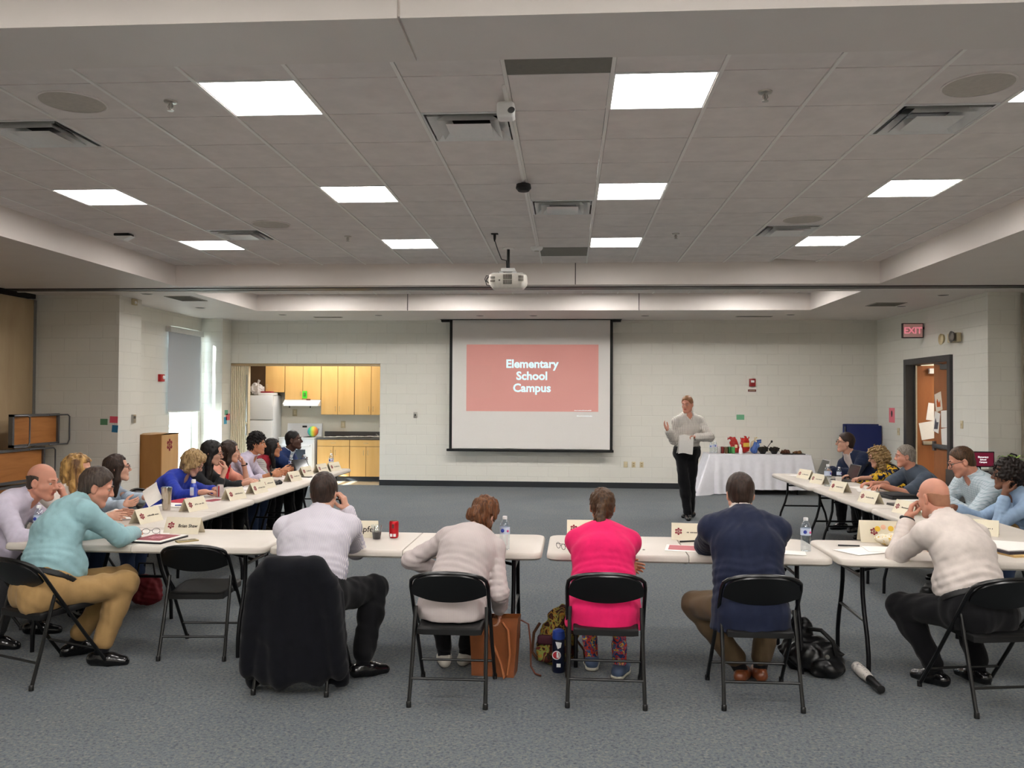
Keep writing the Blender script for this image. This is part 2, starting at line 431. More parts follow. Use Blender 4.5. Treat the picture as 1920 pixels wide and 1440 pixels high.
def carpet():
    m, nt, b = newmat('carpet'); t = texco(nt)
    f1 = noise(nt, t, 55, 4, .75, .5); f2 = noise(nt, t, 1.2, 3)
    c = ramp(nt, f1, [(.36, hexc('#3e4449')), (.5, hexc('#5b6369')), (.6, hexc('#6c6a62')), (.68, hexc('#7d8081'))])
    c2 = ramp(nt, f2, [(.3, (.88, .9, .93, 1)), (.7, (1.06, 1.05, 1.02, 1))])
    mx = nt.nodes.new('ShaderNodeMix'); mx.data_type = 'RGBA'; mx.blend_type = 'MULTIPLY'; mx.inputs[0].default_value = 1
    link(nt, c, mx.inputs[6]); link(nt, c2, mx.inputs[7]); link(nt, mx.outputs[2], b.inputs['Base Color'])
    b.inputs['Roughness'].default_value = .95; b.inputs['Specular IOR Level'].default_value = .1
    b.inputs['Sheen Weight'].default_value = .1
    bump(nt, b, noise(nt, t, 420, 2), .5, .004); return m
m_carpet = carpet()
m_lino = M_plain('kitchen floor', '#b7a78d', .4, var=.08, vscale=8)

YN = -2.2                                                   # wall behind the photographer
mb = MB(); mb.box(LNX-.2, RNX+.2, YN, 16.66, -.1, 0)
struct(mb.build('floor', m_carpet))
mb = MB(); mb.box(-7.4, -3.4, 16.66, 18.3, -.1, 0, 0); mb.box(5.6, 8.7, 12.4, 18.3, -.14, -.004, 0)
struct(mb.build('floor_kitchen', m_lino))
# ---- walls
mb = MB()                                                   # back wall with the kitchen opening
mb.box(-3.768, 6.2, YW, YW+.25, 0, 3.62); mb.box(-6.876, -3.768, YW, YW+.25, 2.44, 3.62); mb.box(-7.5, -6.876, YW, YW+.25, 0, 3.62)
struct(mb.build('wall_back', m_block))
mb = MB()                                                   # left wall of the far half, with its window opening, and the corner pier
mb.box(LWX-.25, LWX, 13.07, 14.9, 0, 3.62); mb.box(LWX-.25, LWX, 16.07, YW, 0, 3.62)
mb.box(LWX-.25, LWX, 14.9, 16.07, 3.05, 3.62); mb.box(LWX-.25, LWX, 14.9, 16.07, 0, .12)
mb.box(LWX, -6.84, 16.2, YW, 0, 3.302)
struct(mb.build('wall_left', m_block))
mb = MB(); mb.box(LNX-.25, -6.86, 12.4, 13.07, 0, 3.4)
struct(mb.build('wall_left_pier', m_block))
mb = MB(); mb.box(LNX-.25, LNX, YN, 12.4, 0, 3.62)
struct(mb.build('wall_left_near', m_block))
mb = MB()                                                   # right wall of the far half with the doorway, then the jog
mb.box(RWX, RWX+.2, 12.35, 13.5, 0, 3.62); mb.box(RWX, RWX+.2, 15.2, YW, 0, 3.62); mb.box(RWX, RWX+.2, 13.5, 15.2, 2.42, 3.62)
mb.box(RWX+.2, RNX+.25, 12.35, 12.55, 0, 3.62)
struct(mb.build('wall_right', m_block))
mb = MB(); mb.box(RNX, RNX+.25, YN, 12.35, 0, 3.62)
struct(mb.build('wall_right_near', m_block))
mb = MB(); mb.box(LNX-.25, RNX+.25, YN-.2, YN, 0, 3.62)
struct(mb.build('wall_near', m_block))
# kitchen shell and corridor shell
m_kit = M_plain('kitchen wall paint', '#d8d2c2', .6, var=.02, vscale=3)
mb = MB(); mb.box(-7.5, -3.3, 17.92, 18.05, 0, 2.75); mb.box(-7.3, -7.1, YW+.25, 17.92, 0, 2.75); mb.box(-3.5, -3.3, YW+.25, 17.92, 0, 2.75)
mb.box(-7.5, -3.3, YW+.25, 18.05, 2.7, 2.8)
struct(mb.build('wall_kitchen', m_kit))
mb = MB(); mb.box(8.4, 8.5, 12.55, 18, 0, 2.8); mb.box(6.15, 8.5, 17.6, 17.7, 0, 2.8); mb.box(6.15, 8.5, 12.45, 12.56, 0, 2.8); mb.box(6.15, 8.5, 12.45, 17.7, 2.7, 2.8)
struct(mb.build('wall_corridor', m_kit))
# ---- soffits
SX0, SX1, SY1 = -5.51, 4.12, 11.42
BX0, BX1, BY0, BY1 = -5.59, 4.155, 12.2, 14.74
mb = MB()
def sof(x0, x1, y0, y1): mb.box(x0, x1, y0, y1, SO, 3.75)
sof(LNX, SX0, YN, SY1); sof(SX1, RNX, YN, SY1)
sof(LNX, BX0, SY1, 12.4); sof(LWX, BX0, 12.4, YW); sof(BX1, RNX, SY1, 12.35); sof(BX1, RWX, 12.35, YW)
sof(BX0, BX1, SY1, BY0); sof(BX0, BX1, BY1, YW)
struct(mb.build('ceiling_soffit', m_sof))
mb = MB(); mb.box(SX0, -.706, 3.373, 3.815, SO, 3.75); mb.box(-.694, SX1, 3.373, 3.815, SO, 3.75); mb.box(-.706, -.694, 3.385, 3.80, SO+.012, 3.75, 0)
struct(mb.build('ceiling_beam', m_sof))
mb = MB()                                                   # expansion joints in the soffit faces
mb.box(.085, .097, 11.41, 11.4205, SO+.002, CE); mb.box(-2.86, -2.85, 14.73, 14.7405, SO+.002, CE); mb.box(1.22, 1.23, 14.73, 14.7405, SO+.002, CE)
struct(mb.build('trim_1', m_bronze))
mb = MB(); mb.box(LNX, RNX, 11.62, 11.86, SO-.012, SO+.01, 0); mb.box(LNX, RNX, 11.86, 11.9, SO-.02, SO+.01, 1)
struct(mb.build('trim_2', [m_bronze, m_bar]))
# ---- tile ceilings on a lay-in grid
lights = [(c, r) for c in range(4) for r in range(3)]
LIT = {(c*4, r*4) for c, r in lights} | {(c*4, r) for c in range(4) for r in (-6, -9)}
LITF = {(c*4, 14) for c in range(4)}
DIFF = [(6, 1), (7, 5), (1, 1), (11, 1), (1, 7), (11, 7)]
GRL = [(7, -1), (7, 9)]
CROOK = (12, 10)
def cell(i, j): return TX+i*TP, TY+j*TP
def tiles(mb, x0, x1, y0, y1, skip):
    for i in range(math.floor((x0-TX)/TP), math.ceil((x1-TX)/TP)):
        for j in range(math.floor((y0-TY)/TP), math.ceil((y1-TY)/TP)):
            if (i, j) in skip: continue
            x, y = cell(i, j); a, b, c, d = max(x+.014, x0), min(x+TP-.014, x1), max(y+.006, y0), min(y+TP-.006, y1)
            if b-a > .03 and d-c > .02: mb.box(a, b, c, d, CE, CE+.02)
def bars(mb, x0, x1, y0, y1):
    for i in range(math.floor((x0-TX)/TP)+1, math.ceil((x1-TX)/TP)):
        x = TX+i*TP; mb.box(x-.011, x+.011, y0, y1, CE-.007, CE+.012)
    for j in range(math.floor((y0-TY)/TP)+1, math.ceil((y1-TY)/TP)):
        y = TY+j*TP; mb.box(x0, x1, y-.012, y+.012, CE+.017, CE+.022)
skip = LIT | set(DIFF) | set(GRL) | {CROOK}
mb = MB(); tiles(mb, SX0, SX1, 3.815, SY1, skip); struct(mb.build('ceiling', m_tile))
mb = MB(); tiles(mb, SX0, SX1, YN, 3.373, skip); struct(mb.build('ceiling_near', m_tile))
mb = MB(); tiles(mb, BX0, BX1, BY0, BY1, LITF); struct(mb.build('ceiling_far', m_tile))
mb = MB(); bars(mb, SX0, SX1, 3.815, SY1); bars(mb, SX0, SX1, YN, 3.373); bars(mb, BX0, BX1, BY0, BY1); struct(mb.build('trim_3', m_bar))
mb = MB(); mb.box(LNX-.2, RNX+.2, YN-.2, YW+.3, 3.75, 3.8); mb.box(LNX-.2, RNX+.2, YN-.2, YW+.3, CE+.14, CE+.15); struct(mb.build('ceiling_deck', m_bronze))
# ---- skirting
mb = MB(); mb.box(-3.768, 5.95, YW-.012, YW, 0, .11); mb.box(-7.26, -6.83, 16.19, 16.2, 0, .11); mb.box(-6.84, -6.828, 16.2, YW, 0, .11)
struct(mb.build('baseboard_back', m_base))
mb = MB(); mb.box(5.938, 5.95, 15.24, YW, 0, .11); mb.box(5.938, 5.95, 12.34, 13.42, 0, .11); mb.box(5.94, RNX, 12.338, 12.35, 0, .11)
struct(mb.build('baseboard_right', m_base))
mb = MB(); mb.box(LWX, LWX+.012, 13.07, 16.19, 0, .11); mb.box(LNX, -6.85, 12.388, 12.4, 0, .11); mb.box(-6.86, -6.848, 12.39, 13.07, 0, .11)
struct(mb.build('baseboard_left', m_base))
# ---- folding partition stacked along the near left wall
m_vinyl = M_wood('tan partition vinyl', '#b29a78', '#c0a985', 3, (1, 1, .3), .55)
mb = MB()
for k in range(5): mb.box(LNX, LNX+.07, 12.37-1.22*(k+1)+.006, 12.37-1.22*k, .03, 3.22, 0)
mb.box(LNX, LNX+.075, 12.33, 12.395, .0, 3.22, 1); mb.box(LNX, LNX+.12, 6.0, 12.3, 3.235, 3.3, 2)
struct(mb.build('wall_left_partition', [m_vinyl, M_plain('grey seal', '#7b7a76', .6), m_black]))
# ---- window with a roller shade
m_frame = M_plain('window frame white', '#d9dbd8', .4)
m_pane = M_glass('window pane', '#f4fbff', .02, .97)
w = struct(MB().box(LWX-.2, LWX-.12, 14.9, 14.95, .12, 3.05).box(LWX-.2, LWX-.12, 16.02, 16.07, .12, 3.05).box(LWX-.2, LWX-.12, 14.95, 16.02, 3.0, 3.05)
    .box(LWX-.2, LWX-.12, 14.95, 16.02, .12, .17).box(LWX-.2, LWX-.12, 14.95, 16.02, 1.46, 1.5).build('window_1', m_frame))
MB().box(LWX-.165, LWX-.16, 14.95, 16.02, .17, 3.0).build('window_pane', m_pane, w)
m_ground = M_plain('pale paving outside', '#cfcabd', .9)
struct(MB().box(-30, LWX-.3, 4, 32, -.3, -.2).build('ground_outside', m_ground))
def shade_mat():
    m, nt, b = newmat('shade cloth'); b.inputs['Base Color'].default_value = hexc('#b4b9bf'); b.inputs['Roughness'].default_value = .8
    return m
t = thing('roller_shade', 'grey roller shade pulled halfway down the bright left window', 'window shade', (LWX+.03, 15.45, 0))
mb = MB(); g = []
for i in range(2):
    g.append([(.016+.008*math.sin(j*.9)*(1-j/16), (-.72+i*1.335), 2.93-j*(1.46/16)) for j in range(17)])
mb.sheet(g, .004); mb.build('shade_cloth', shade_mat(), t)
MB().box(-.025, .07, -.74, .63, 2.93, 3.03).build('cassette', m_frame, t)
MB().tube([(.018, -.72, 1.47), (.018, .61, 1.47)], .012, 8).build('hem_bar', m_frame, t)
MB().tube([(.05, .56, 2.95), (.05, .56, 1.55), (.05, .575, 1.52), (.05, .59, 1.55), (.05, .59, 2.95)], .0035, 6).build('pull_chain', m_frame, t)
# ---- double door to the corridor
m_dframe = M_plain('bronze door frame', '#3c3a3b', .4)
m_door = M_wood('maple door', '#8d5531', '#a2653b', 5, (1, 1, .12), .4)
d = struct(MB().box(5.90, 6.16, 15.13, 15.24, 0, 2.47).box(5.90, 6.16, 13.44, 13.54, 0, 2.47).box(5.90, 6.16, 13.54, 15.13, 2.37, 2.47).build('door_1', m_dframe))
leaf = MB().box(5.985, 6.03, 13.55, 14.2, .01, 2.36).build('door_leaf', m_door, d)
MB().rbox(5.93, 5.985, 13.58, 14.17, .98, 1.05, .012, 2).box(5.95, 5.985, 14.12, 14.19, .94, 1.09).build('push_bar', m_grey, d)
MB().box(5.93, 5.985, 13.58, 13.85, 2.25, 2.33).tube([(5.94, 13.8, 2.33), (5.93, 14.0, 2.35), (5.96, 14.14, 2.36)], .01, 6).build('door_closer', m_grey, d)
d2 = struct(MB().box(6.06, 6.86, 15.06, 15.105, .01, 2.36).build('door_2', m_door))
MB().rbox(6.14, 6.78, 15.01, 15.06, .98, 1.05, .012, 2).build('push_bar', m_steel, d2)
MB().box(6.25, 6.5, 15.0, 15.06, 2.22, 2.31).build('door_closer', m_white, d2)
struct(MB().box(6.03, 6.055, 15.04, 15.125, 0, 2.36).build('trim_4', m_steel))
# ---- kitchen opening: accordion door
t = thing('accordion_door', 'cream accordion door folded at the left of the kitchen opening', 'folding door', (-6.69, 16.70, 0))
mb = MB()
for k in range(9):
    x = -.19+k*.039; mb.rbox(x, x+.027, -.06, .05, .01, 2.38, .012, 3)
mb.box(-.185, .16, -.01, .0, .01, 2.38, 1)  # brown sheet paints the shade in the gaps between pleats
mb.build('pleats', [M_plain('cream vinyl', '#eee0c4', .55), M_plain('pleat gap shade', '#6e563c', .7)], t)
MB().rbox(.16, .215, -.07, .05, .01, 2.38, .006).build('lead_post', M_plain('cream post', '#d6c8ac', .5), t)
MB().rbox(.175, .2, -.10, -.07, .98, 1.2, .006).box(.176, .199, -.085, -.07, 1.25, 2.2).build('pull_handle', m_steel, t)
MB().box(-.2, 3.0, -.03, .03, 2.385, 2.435).build('head_track', M_plain('tan track', '#b39b78', .5), t)
# ------------------------------------------------------------------ things fixed to ceiling and walls
m_led = M_emit('lit diffuser', (1.0, .955, .92, 1), 26)
m_led2 = M_emit('lit diffuser bright', (1.0, .96, .925, 1), 62)
rows = ['nearest row', 'middle row', 'far row']; cols = ['leftmost', 'second from left', 'third from left', 'rightmost']
def panel_light():
    t = thing('ceiling_light', 'x', 'ceiling light', (0, 0, 0), 0, 'square ceiling lights')
    a = TP/2-.005; b = .285
    mb = MB()
    for (x0, x1, y0, y1) in ((-a, a, -a, -b), (-a, a, b, a), (-a, -b, -b, b), (b, a, -b, b)): mb.box(x0, x1, y0, y1, -.004, .02)
    mb.build('frame', m_white, t)
    MB().box(-b, b, -b, b, .002, .012).build('diffuser', m_led, t); return t
p0 = panel_light(); first = True
for (i, j) in sorted(LIT | LITF):
    x, y = cell(i, j)
    if (i, j) == (0, 0) : continue
    c = i//4
    lab = f'lit square ceiling panel, {cols[c]} in the ' + {-6: 'bay by the near beam', -9: 'bay by the near wall', 14: 'bay before the screen', 0: 'nearest row', 4: 'middle row', 8: 'far row'}[j]
    loc = (x+TP/2, y+TP/2, CE)
    if first: p0.location = loc; p0['label'] = lab; first = False
    else:
        q = dup(p0, loc, 0, lab)
        if j in (14, -6, -9):
            for ch in q.children:
                if ch.name.startswith('diffuser'): ch.data = ch.data.copy(); ch.data.materials[0] = m_led2
# supply diffusers: nested square cones
def diffuser():
    t = thing('air_diffuser', 'x', 'air vent', (0, 0, 0), 0, 'square ceiling air diffusers')
    a = TP/2-.006
    mb = MB(); mb.box(-a, a, -a, a, .14, .15); mb.build('plenum', m_black, t)
    mb = MB()
    for (s0, z0, s1, z1) in ((a, -.002, a-.012, .09),):
        for k in range(4):
            M = Matrix.Rotation(k*PI/2, 4, 'Z'); mb.add([(-s0, -s0, z0), (s0, -s0, z0), (s1, -s1, z1), (-s1, -s1, z1)], [(0, 1, 2, 3)], 0, False, M)
            mb.add([(-s0, -s0, z0), (s0, -s0, z0), (s0-.02, -s0+.02, z0-.001), (-s0+.02, -s0+.02, z0-.001)], [(0, 1, 2, 3)], 0, False, M)
    mb.build('frame', m_white, t)
    for (so, zo, si, zi) in ((.262, -.012, .185, .06), (.205, -.02, .13, .05)):
        mb = MB()
        for k in range(4):
            M = Matrix.Rotation(k*PI/2, 4, 'Z')
            mb.add([(-so, -so, zo), (so, -so, zo), (si, -si, zi), (-si, -si, zi)], [(0, 1, 2, 3)], 0, False, M)
            mb.add([(-so, -so, zo+.004), (so, -so, zo+.004), (si, -si, zi+.004), (-si, -si, zi+.004)], [(3, 2, 1, 0)], 0, False, M)
        mb.build('vane', m_white, t)
    mb = MB(); so, si = .15, .09
    mb.add([(-so, -so, -.025), (so, -so, -.025), (so, so, -.025), (-so, so, -.025), (-si, -si, -.005), (si, -si, -.005), (si, si, -.005), (-si, si, -.005)],
           [(0, 1, 5, 4), (1, 2, 6, 5), (2, 3, 7, 6), (3, 0, 4, 7), (4, 5, 6, 7)]); mb.build('centre_pan', m_white, t)
    return t
dl = ['near middle, between the two big ceiling panels', 'far middle, behind the black sensor', 'near left, beside the round speaker', 'near right, below the round speaker', 'far left, beside a round speaker', 'far right, beside a round speaker']
order = [0, 1, 2, 3, 4, 5]; d0 = diffuser()
for k, (i, j) in enumerate(DIFF):
    x, y = cell(i, j); loc = (x+TP/2, y+TP/2, CE); lab = 'white square ceiling air diffuser, '+dl[k]
    if k == 0: d0.location = loc; d0['label'] = lab
    else: dup(d0, loc, 0, lab)
# flat return grilles
m_mesh = M_plain('perforated grille', '#77746c', .7)
for k, (i, j) in enumerate(GRL):
    x, y = cell(i, j); o = MB().box(-.298, .298, -.3, .3, 0, .015).build('return_grille', m_mesh, None, (x+TP/2, y+TP/2, CE-.002))
    tag(o, ['flat grey return grille in the ceiling beside the nearest beam', 'flat grey return grille in the ceiling by the far edge'][k], 'air vent', 'flat return grilles')
x, y = cell(*CROOK)
mb = MB(); M = Matrix.Translation((x+TP/2, y+TP/2-.05, CE+.02)) @ Matrix.Rotation(R(3.2), 4, 'Y') @ Matrix.Rotation(R(3), 4, 'X')
mb.box(-.29, .29, -.24, .26, -.012, .012); o = mb.build('ceiling_tile', m_tile); o.matrix_world = M
tag(o, 'loose ceiling tile sitting crooked in its grid at far right', 'ceiling tile')
# round speakers
m_spk = M_plain('speaker mesh', '#bdb6ad', .7, bmp=.4, bscale=500)
def speaker():
    t = thing('ceiling_speaker', 'x', 'speaker', (0, 0, 0), 0, 'round ceiling speakers')
    MB().lathe([(.2, .0), (.203, -.008), (.196, -.011), (.19, -.008)], 40, caps=False).build('trim_ring', m_tile, t)
    MB().lathe([(.191, -.006), (.1, -.009), (0, -.01)], 40).build('grille', m_spk, t); return t
s0 = speaker(); sl_ = ['at near left', 'at far left', 'at near right', 'at far right']
for k, (x, y) in enumerate([(-3.114, 5.045), (-3.17, 8.74), (2.385, 5.045), (2.38, 8.72)]):
    lab = 'round grey ceiling speaker '+sl_[k]+' of the tiled ceiling'
    if k == 0: s0.location = (x, y, CE); s0['label'] = lab
    else: dup(s0, (x, y, CE), 0, lab)
def sprinkler():
    t = thing('fire_sprinkler', 'x', 'sprinkler', (0, 0, 0), 0, 'ceiling sprinklers')
    MB().lathe([(.042, 0), (.04, -.008), (.02, -.012)], 20).build('escutcheon', m_steel, t)
    MB().tube([(0, 0, -.01), (0, 0, -.045)], .008, 8).tube([(.01, 0, -.015), (.016, 0, -.035), (0, 0, -.055)], .003, 6).tube([(-.01, 0, -.015), (-.016, 0, -.035), (0, 0, -.055)], .003, 6).build('yoke', m_steel, t)
    MB().lathe([(.004, -.052), (.02, -.056), (.02, -.059), (0, -.06)], 14).build('deflector', m_steel, t); return t
s0 = sprinkler(); nm = ['at near left beside the big left panel', 'at far left', 'at near right beside the big right panel', 'at far right']
for k, (x, y) in enumerate([(-2.492, 5.072), (-2.527, 9.439), (1.173, 5.099), (1.189, 9.432)]):
    lab = 'small chrome ceiling sprinkler '+nm[k]
    if k == 0: s0.location = (x, y, CE); s0['label'] = lab
    else: dup(s0, (x, y, CE), 0, lab)
# raceway with the devices hung along it
o = MB().rbox(-.012, .012, 4.9, 10.18, -.022, -.001, .004).build('cable_raceway', m_bar, None, (-.385, 0, CE)); tag(o, 'white cable raceway running down the middle of the ceiling', 'cable cover')
t = thing('ceiling_sensor', 'white angled box sensor with a round lens hung at near middle ceiling', 'sensor', (-.385, 5.13, CE-.02))
MB().rbox(-.06, .05, -.05, .06, -.11, -.01, .02, 3).tube([(0, 0, 0), (0, 0, -.03)], .02, 10).build('housing', m_white, t)
MB().lathe([(.022, 0), (.02, .008), (0, .012)], 16, M=frame_mat((.03, -.05, -.07), (1, 0, 0), (0, .3, 1), (.4, -1, .1))).build('lens', m_grey, t)
t = thing('ceiling_sensor', 'black ball shaped microphone hung from the middle of the ceiling', 'sensor', (-.385, 7.07, CE-.02))
MB().lathe([(.02, 0), (.03, -.008), (.06, -.015), (.066, -.05), (.045, -.075), (0, -.08)], 20).build('housing', m_black, t)
MB().tube([(0, 0, .0), (0, 0, -.02)], .018, 10).build('stem', m_black, t)
t = thing('ceiling_sensor', 'white dome smoke detector at the far end of the raceway', 'sensor', (-.39, 10.2, CE))
MB().lathe([(.075, 0), (.075, -.02), (.06, -.04), (.03, -.048), (0, -.05)], 24).build('dome', m_white, t); MB().lathe([(.03, -.046), (.028, -.056), (0, -.058)], 18).build('vent_ring', m_spk, t)
t = thing('ceiling_sensor', 'small white wedge occupancy sensor at the far left of the ceiling', 'sensor', (-5.05, 9.2, CE))
MB().rbox(-.09, .09, -.06, .06, -.03, 0, .01).build('base', m_black, t); MB().prism([(-.08, -.03), (.11, -.03), (.02, -.075)], -.05, .05, 'xz').build('cover', m_white, t)
# soffit downlights and slots
m_can = M_plain('recessed can dark', '#4a463f', .5)
def downlight():
    t = thing('recessed_downlight', 'x', 'downlight', (0, 0, 0), 0, 'recessed soffit downlights')
    MB().lathe([(.085, -.001), (.09, -.006), (.075, -.006)], 24, caps=False).build('trim_ring', m_bar, t); MB().lathe([(.077, -.004), (0, -.003)], 24).build('baffle', m_can, t); return t
d0 = downlight()
dls = [(-6.364, 12.27, 'at the left by the pier'), (-6.394, 14.2, 'at the left before the window'), (-5.356, 15.42, 'over the kitchen opening, left one'), (-3.558, 15.54, 'over the kitchen opening, right one'), (-1.66, 15.67, 'over the left half of the screen'), (-.657, 15.68, 'over the right half of the screen'), (1.42, 15.7, 'right of the screen'), (4.03, 15.55, 'toward the right corner'), (5.457, 14.17, 'at the right before the doorway'), (5.49, 12.7, 'at the right by the jog')]
for k, (x, y, w_) in enumerate(dls):
    lab = 'small dark recessed soffit downlight '+w_
    if k == 0: d0.location = (x, y, SO); d0['label'] = lab
    else: dup(d0, (x, y, SO), 0, lab)
def vent(x, y, wx, wy, lab):
    t = thing('soffit_vent', lab, 'air vent', (x, y, SO), 0, 'soffit air vents')
    MB().box(-wx/2, wx/2, -wy/2, wy/2, -.008, 0).build('frame', M_plain('vent frame', '#a39f95', .5), t)
    mb = MB(); n = max(3, int(wy/.05))
    for k in range(n):
        a = -wy/2+.02+(wy-.04)*(k+.5)/n; mb.box(-wx/2+.02, wx/2-.02, a-.01, a+.006, -.012, -.0085)
    mb.build('louvres', m_mesh, t)
vent(-6.02, 12.85, .42, .62, 'square grey soffit vent at the left near the pier'); vent(5.1, 13.87, .48, .5, 'square grey soffit vent at the right near the doorway')
vent(-4.62, 15.88, .55, .1, 'narrow slot vent in the soffit above the kitchen'); vent(3.44, 15.84, .66, .1, 'narrow slot vent in the soffit right of the screen')
# projector
t = thing('projector', 'white projector hung on a pole from the ceiling before the screen', 'projector', (-.74, 10.25, CE))
MB().lathe([(.07, 0), (.07, -.012), (.03, -.02)], 20).build('ceiling_plate', m_bar, t)
MB().tube([(0, 0, -.01), (0, 0, -.27)], .019, 12).build('pole', m_black, t)
mt = MB().rbox(-.085, .085, -.06, .06, -.3, -.255, .01).box(-.11, -.06, -.04, .04, -.325, -.29).box(.05, .1, -.04, .04, -.325, -.29).rbox(-.19, .19, -.14, .14, -.345, -.325, .008).build('mount', m_white, t)
mb = MB()
prof = []
for (z, a) in ((-.335, .9), (-.35, .98), (-.42, 1.0), (-.455, .97), (-.5, .82), (-.512, .7)):
    ring = []
    for k in range(40):
        an = 2*PI*k/40; cx, sy = math.cos(an), math.sin(an); e = .35
        ring.append((.235*a*math.copysign(abs(cx)**e, cx), .17*a*math.copysign(abs(sy)**e, sy), z))
    prof.append(ring)
V = [p for r_ in prof for p in r_]; F = [(i*40+k, i*40+(k+1) % 40, (i+1)*40+(k+1) % 40, (i+1)*40+k) for i in range(5) for k in range(40)]
mb.add(V, F, 0, True); mb.add(prof[0], [tuple(range(40))]); mb.add(prof[-1], [tuple(range(39, -1, -1))]); body = mb.build('body', M_plain('warm white shell', '#e9e4da', .35), t)
for (x0, x1, z0, z1, n) in ((-.205, -.145, -.4, -.375, 6), (-.205, -.145, -.44, -.415, 6), (-.05, .06, -.405, -.35, 9), (-.05, .06, -.465, -.415, 9), (.135, .2, -.39, -.365, 5), (.135, .2, -.43, -.4, 5)):
    mb = MB()
    for k in range(n): mb.box(x0+(x1-x0)*k/n, x0+(x1-x0)*(k+.6)/n, -.1735, -.165, z0, z1)
    mb.box(x0, x1-.01, -.1725, -.165, z0-.001, z0+.002).build('vent_slots', m_mesh, t)
MB().lathe([(.011, 0), (0, .001)], 12, M=frame_mat((-.095, -.172, -.42), (1, 0, 0), (0, 0, 1), (0, -1, 0))).build('receiver_window', m_mesh, t)
MB().lathe([(.05, 0), (.05, .03), (.042, .034), (.03, .02), (0, .018)], 24, M=frame_mat((.12, .165, -.41), (1, 0, 0), (0, 0, -1), (0, 1, 0))).build('lens', m_black, t)
MB().tube([(-.09, -.9, -.003), (-.095, -.88, -.06), (-.08, -.6, -.13), (-.06, -.3, -.19), (-.02, -.03, -.16), (-.02, -.005, -.25), (-.1, 0, -.3), (-.2, .0, -.34), (-.26, 0, -.37), (-.27, -.02, -.41), (-.24, -.03, -.43)], .006, 8).tube([(-.21, -.1, -.365), (-.26, -.12, -.36), (-.275, -.12, -.4), (-.255, -.1, -.47), (-.21, -.1, -.48)], .005, 6).build('cable', m_black, t)
MB().rbox(-.13, -.05, -.93, -.87, -.01, 0, .004).lathe([(.016, -.01), (.014, -.06), (.006, -.09)], 10, (-.09, -.9, 0)).build('ceiling_outlet', m_black, t)
# projection screen
SY = 16.42
def onscreen(x, z, d=0): return (x, SY-d, z)
t = thing('projection_screen', 'large pull-down projection screen showing a pale red title slide', 'projection screen', (0, SY, 0))
def scr_mat():
    m, nt, b = newmat('screen cloth'); b.inputs['Base Color'].default_value = hexc('#dedad5'); b.inputs['Roughness'].default_value = .85; return m
m_scr = scr_mat(); m_sblack = M_plain('screen border black', '#0b0b0b', .6)
xl, xr, zt, zb = -2.335, .865, 3.235, .74
MB().box(xl+.055, xr-.055, 0, .004, zb+.03, zt+.06).build('cloth', m_scr, t)
MB().box(xl, xl+.055, -.001, .005, zb, zt+.06).build('border', m_sblack, t); MB().box(xr-.055, xr, -.001, .005, zb, zt+.06).build('border', m_sblack, t)
MB().rbox(xl-.05, xr+.02, -.018, .018, zb-.03, zb+.02, .01).build('bottom_bar', m_sblack, t)
MB().box(xl-.165, xl, -.06, .08, 3.255, 3.3).box(xr, xr+.15, -.06, .08, 3.255, 3.3).box(xl-.18, xr+.165, -.07, .09, 3.29, 3.2995).build('housing', m_sblack, t)
def slide_mat(name, col, e, var=None, base='#d3cfca'):
    m, nt, b = newmat(name); b.inputs['Base Color'].default_value = hexc(base); b.inputs['Roughness'].default_value = .85
    b.inputs['Emission Color'].default_value = hexc(col); b.inputs['Emission Strength'].default_value = e
    if var:
        f = noise(nt, texco(nt), 1.6, 1); link(nt, ramp(nt, f, [(.35, hexc(col)), (.65, hexc(var))]), b.inputs['Emission Color'])
    return m
sx0, sx1, sz0, sz1 = -2.0, .585, 1.50, 2.81
sl = MB().box(sx0, sx1, -.0025, 0, sz0, sz1).build('slide_image', slide_mat('projected red', '#b84a47', .26, '#c05a55', '#c89a92'), t)
MB().box(-1.55, .05, -.0035, -.0026, 2.56, 2.58).box(-1.93, -1.5, -.0035, -.0026, 1.76, 2.4).build('slide_highlight', slide_mat('projected pink', '#bd5d57', .3, None, '#c39890'), sl)
mb = MB()
for k, s_ in enumerate(('Elementary', 'School', 'Campus')):
    mb.text(s_, .226, 0, frame_mat((-.71, -.004, 2.425-k*.236), (1, 0, 0), (0, 0, 1), (0, -1, 0)), bold=.007)
mb.build('slide_text', M_emit('projected white', (.72, .93, .97, 1), 1.0), sl)
mb = MB(); random.seed(3)
for (z, x0, x1) in ((1.525, .12, .45), (1.415, .17, .45)):
    x = x0
    while x < x1:
        wd = random.uniform(.008, .02); mb.box(x, x+wd, -.003, -.0005, z-.008, z+random.uniform(.004, .012)); x += wd+.006
mb.build('slide_footer', M_emit('projected faint white', (.95, 1, 1, 1), .75), sl)
# ---- small wall things
def plate(name, lab, cat, o, x, n, w, h, mat, group=None, d=.012):
    """flat plate: o its centre on the wall, x its width axis, n the wall's outward normal"""
    M = frame_mat(o, x, Vector(n).cross(Vector(x)), n)
    t = thing(name, lab, cat, (0, 0, 0), 0, group); t.matrix_world = M
    MB().rbox(-w/2, w/2, -h/2, h/2, 0, d, min(.004, d*.4)).build('plate', mat, t); return t
BW, NB = (1, 0, 0), (0, -1, 0)
for k, (x, lab) in enumerate([(1.131, 'left of three beige wall outlets right of the screen'), (1.287, 'middle of three beige wall outlets right of the screen'), (1.443, 'right of three beige wall outlets right of the screen')]):
    t = plate('wall_outlet', lab, 'outlet', (x, YW, .465), BW, NB, .075, .115, m_beige, 'wall outlets beside the screen')
    if k: MB().box(-.016, .016, .008, .035, .012, .015).box(-.016, .016, -.035, -.008, .012, .015).build('sockets', M_plain('socket face', '#a9946b', .4), t)
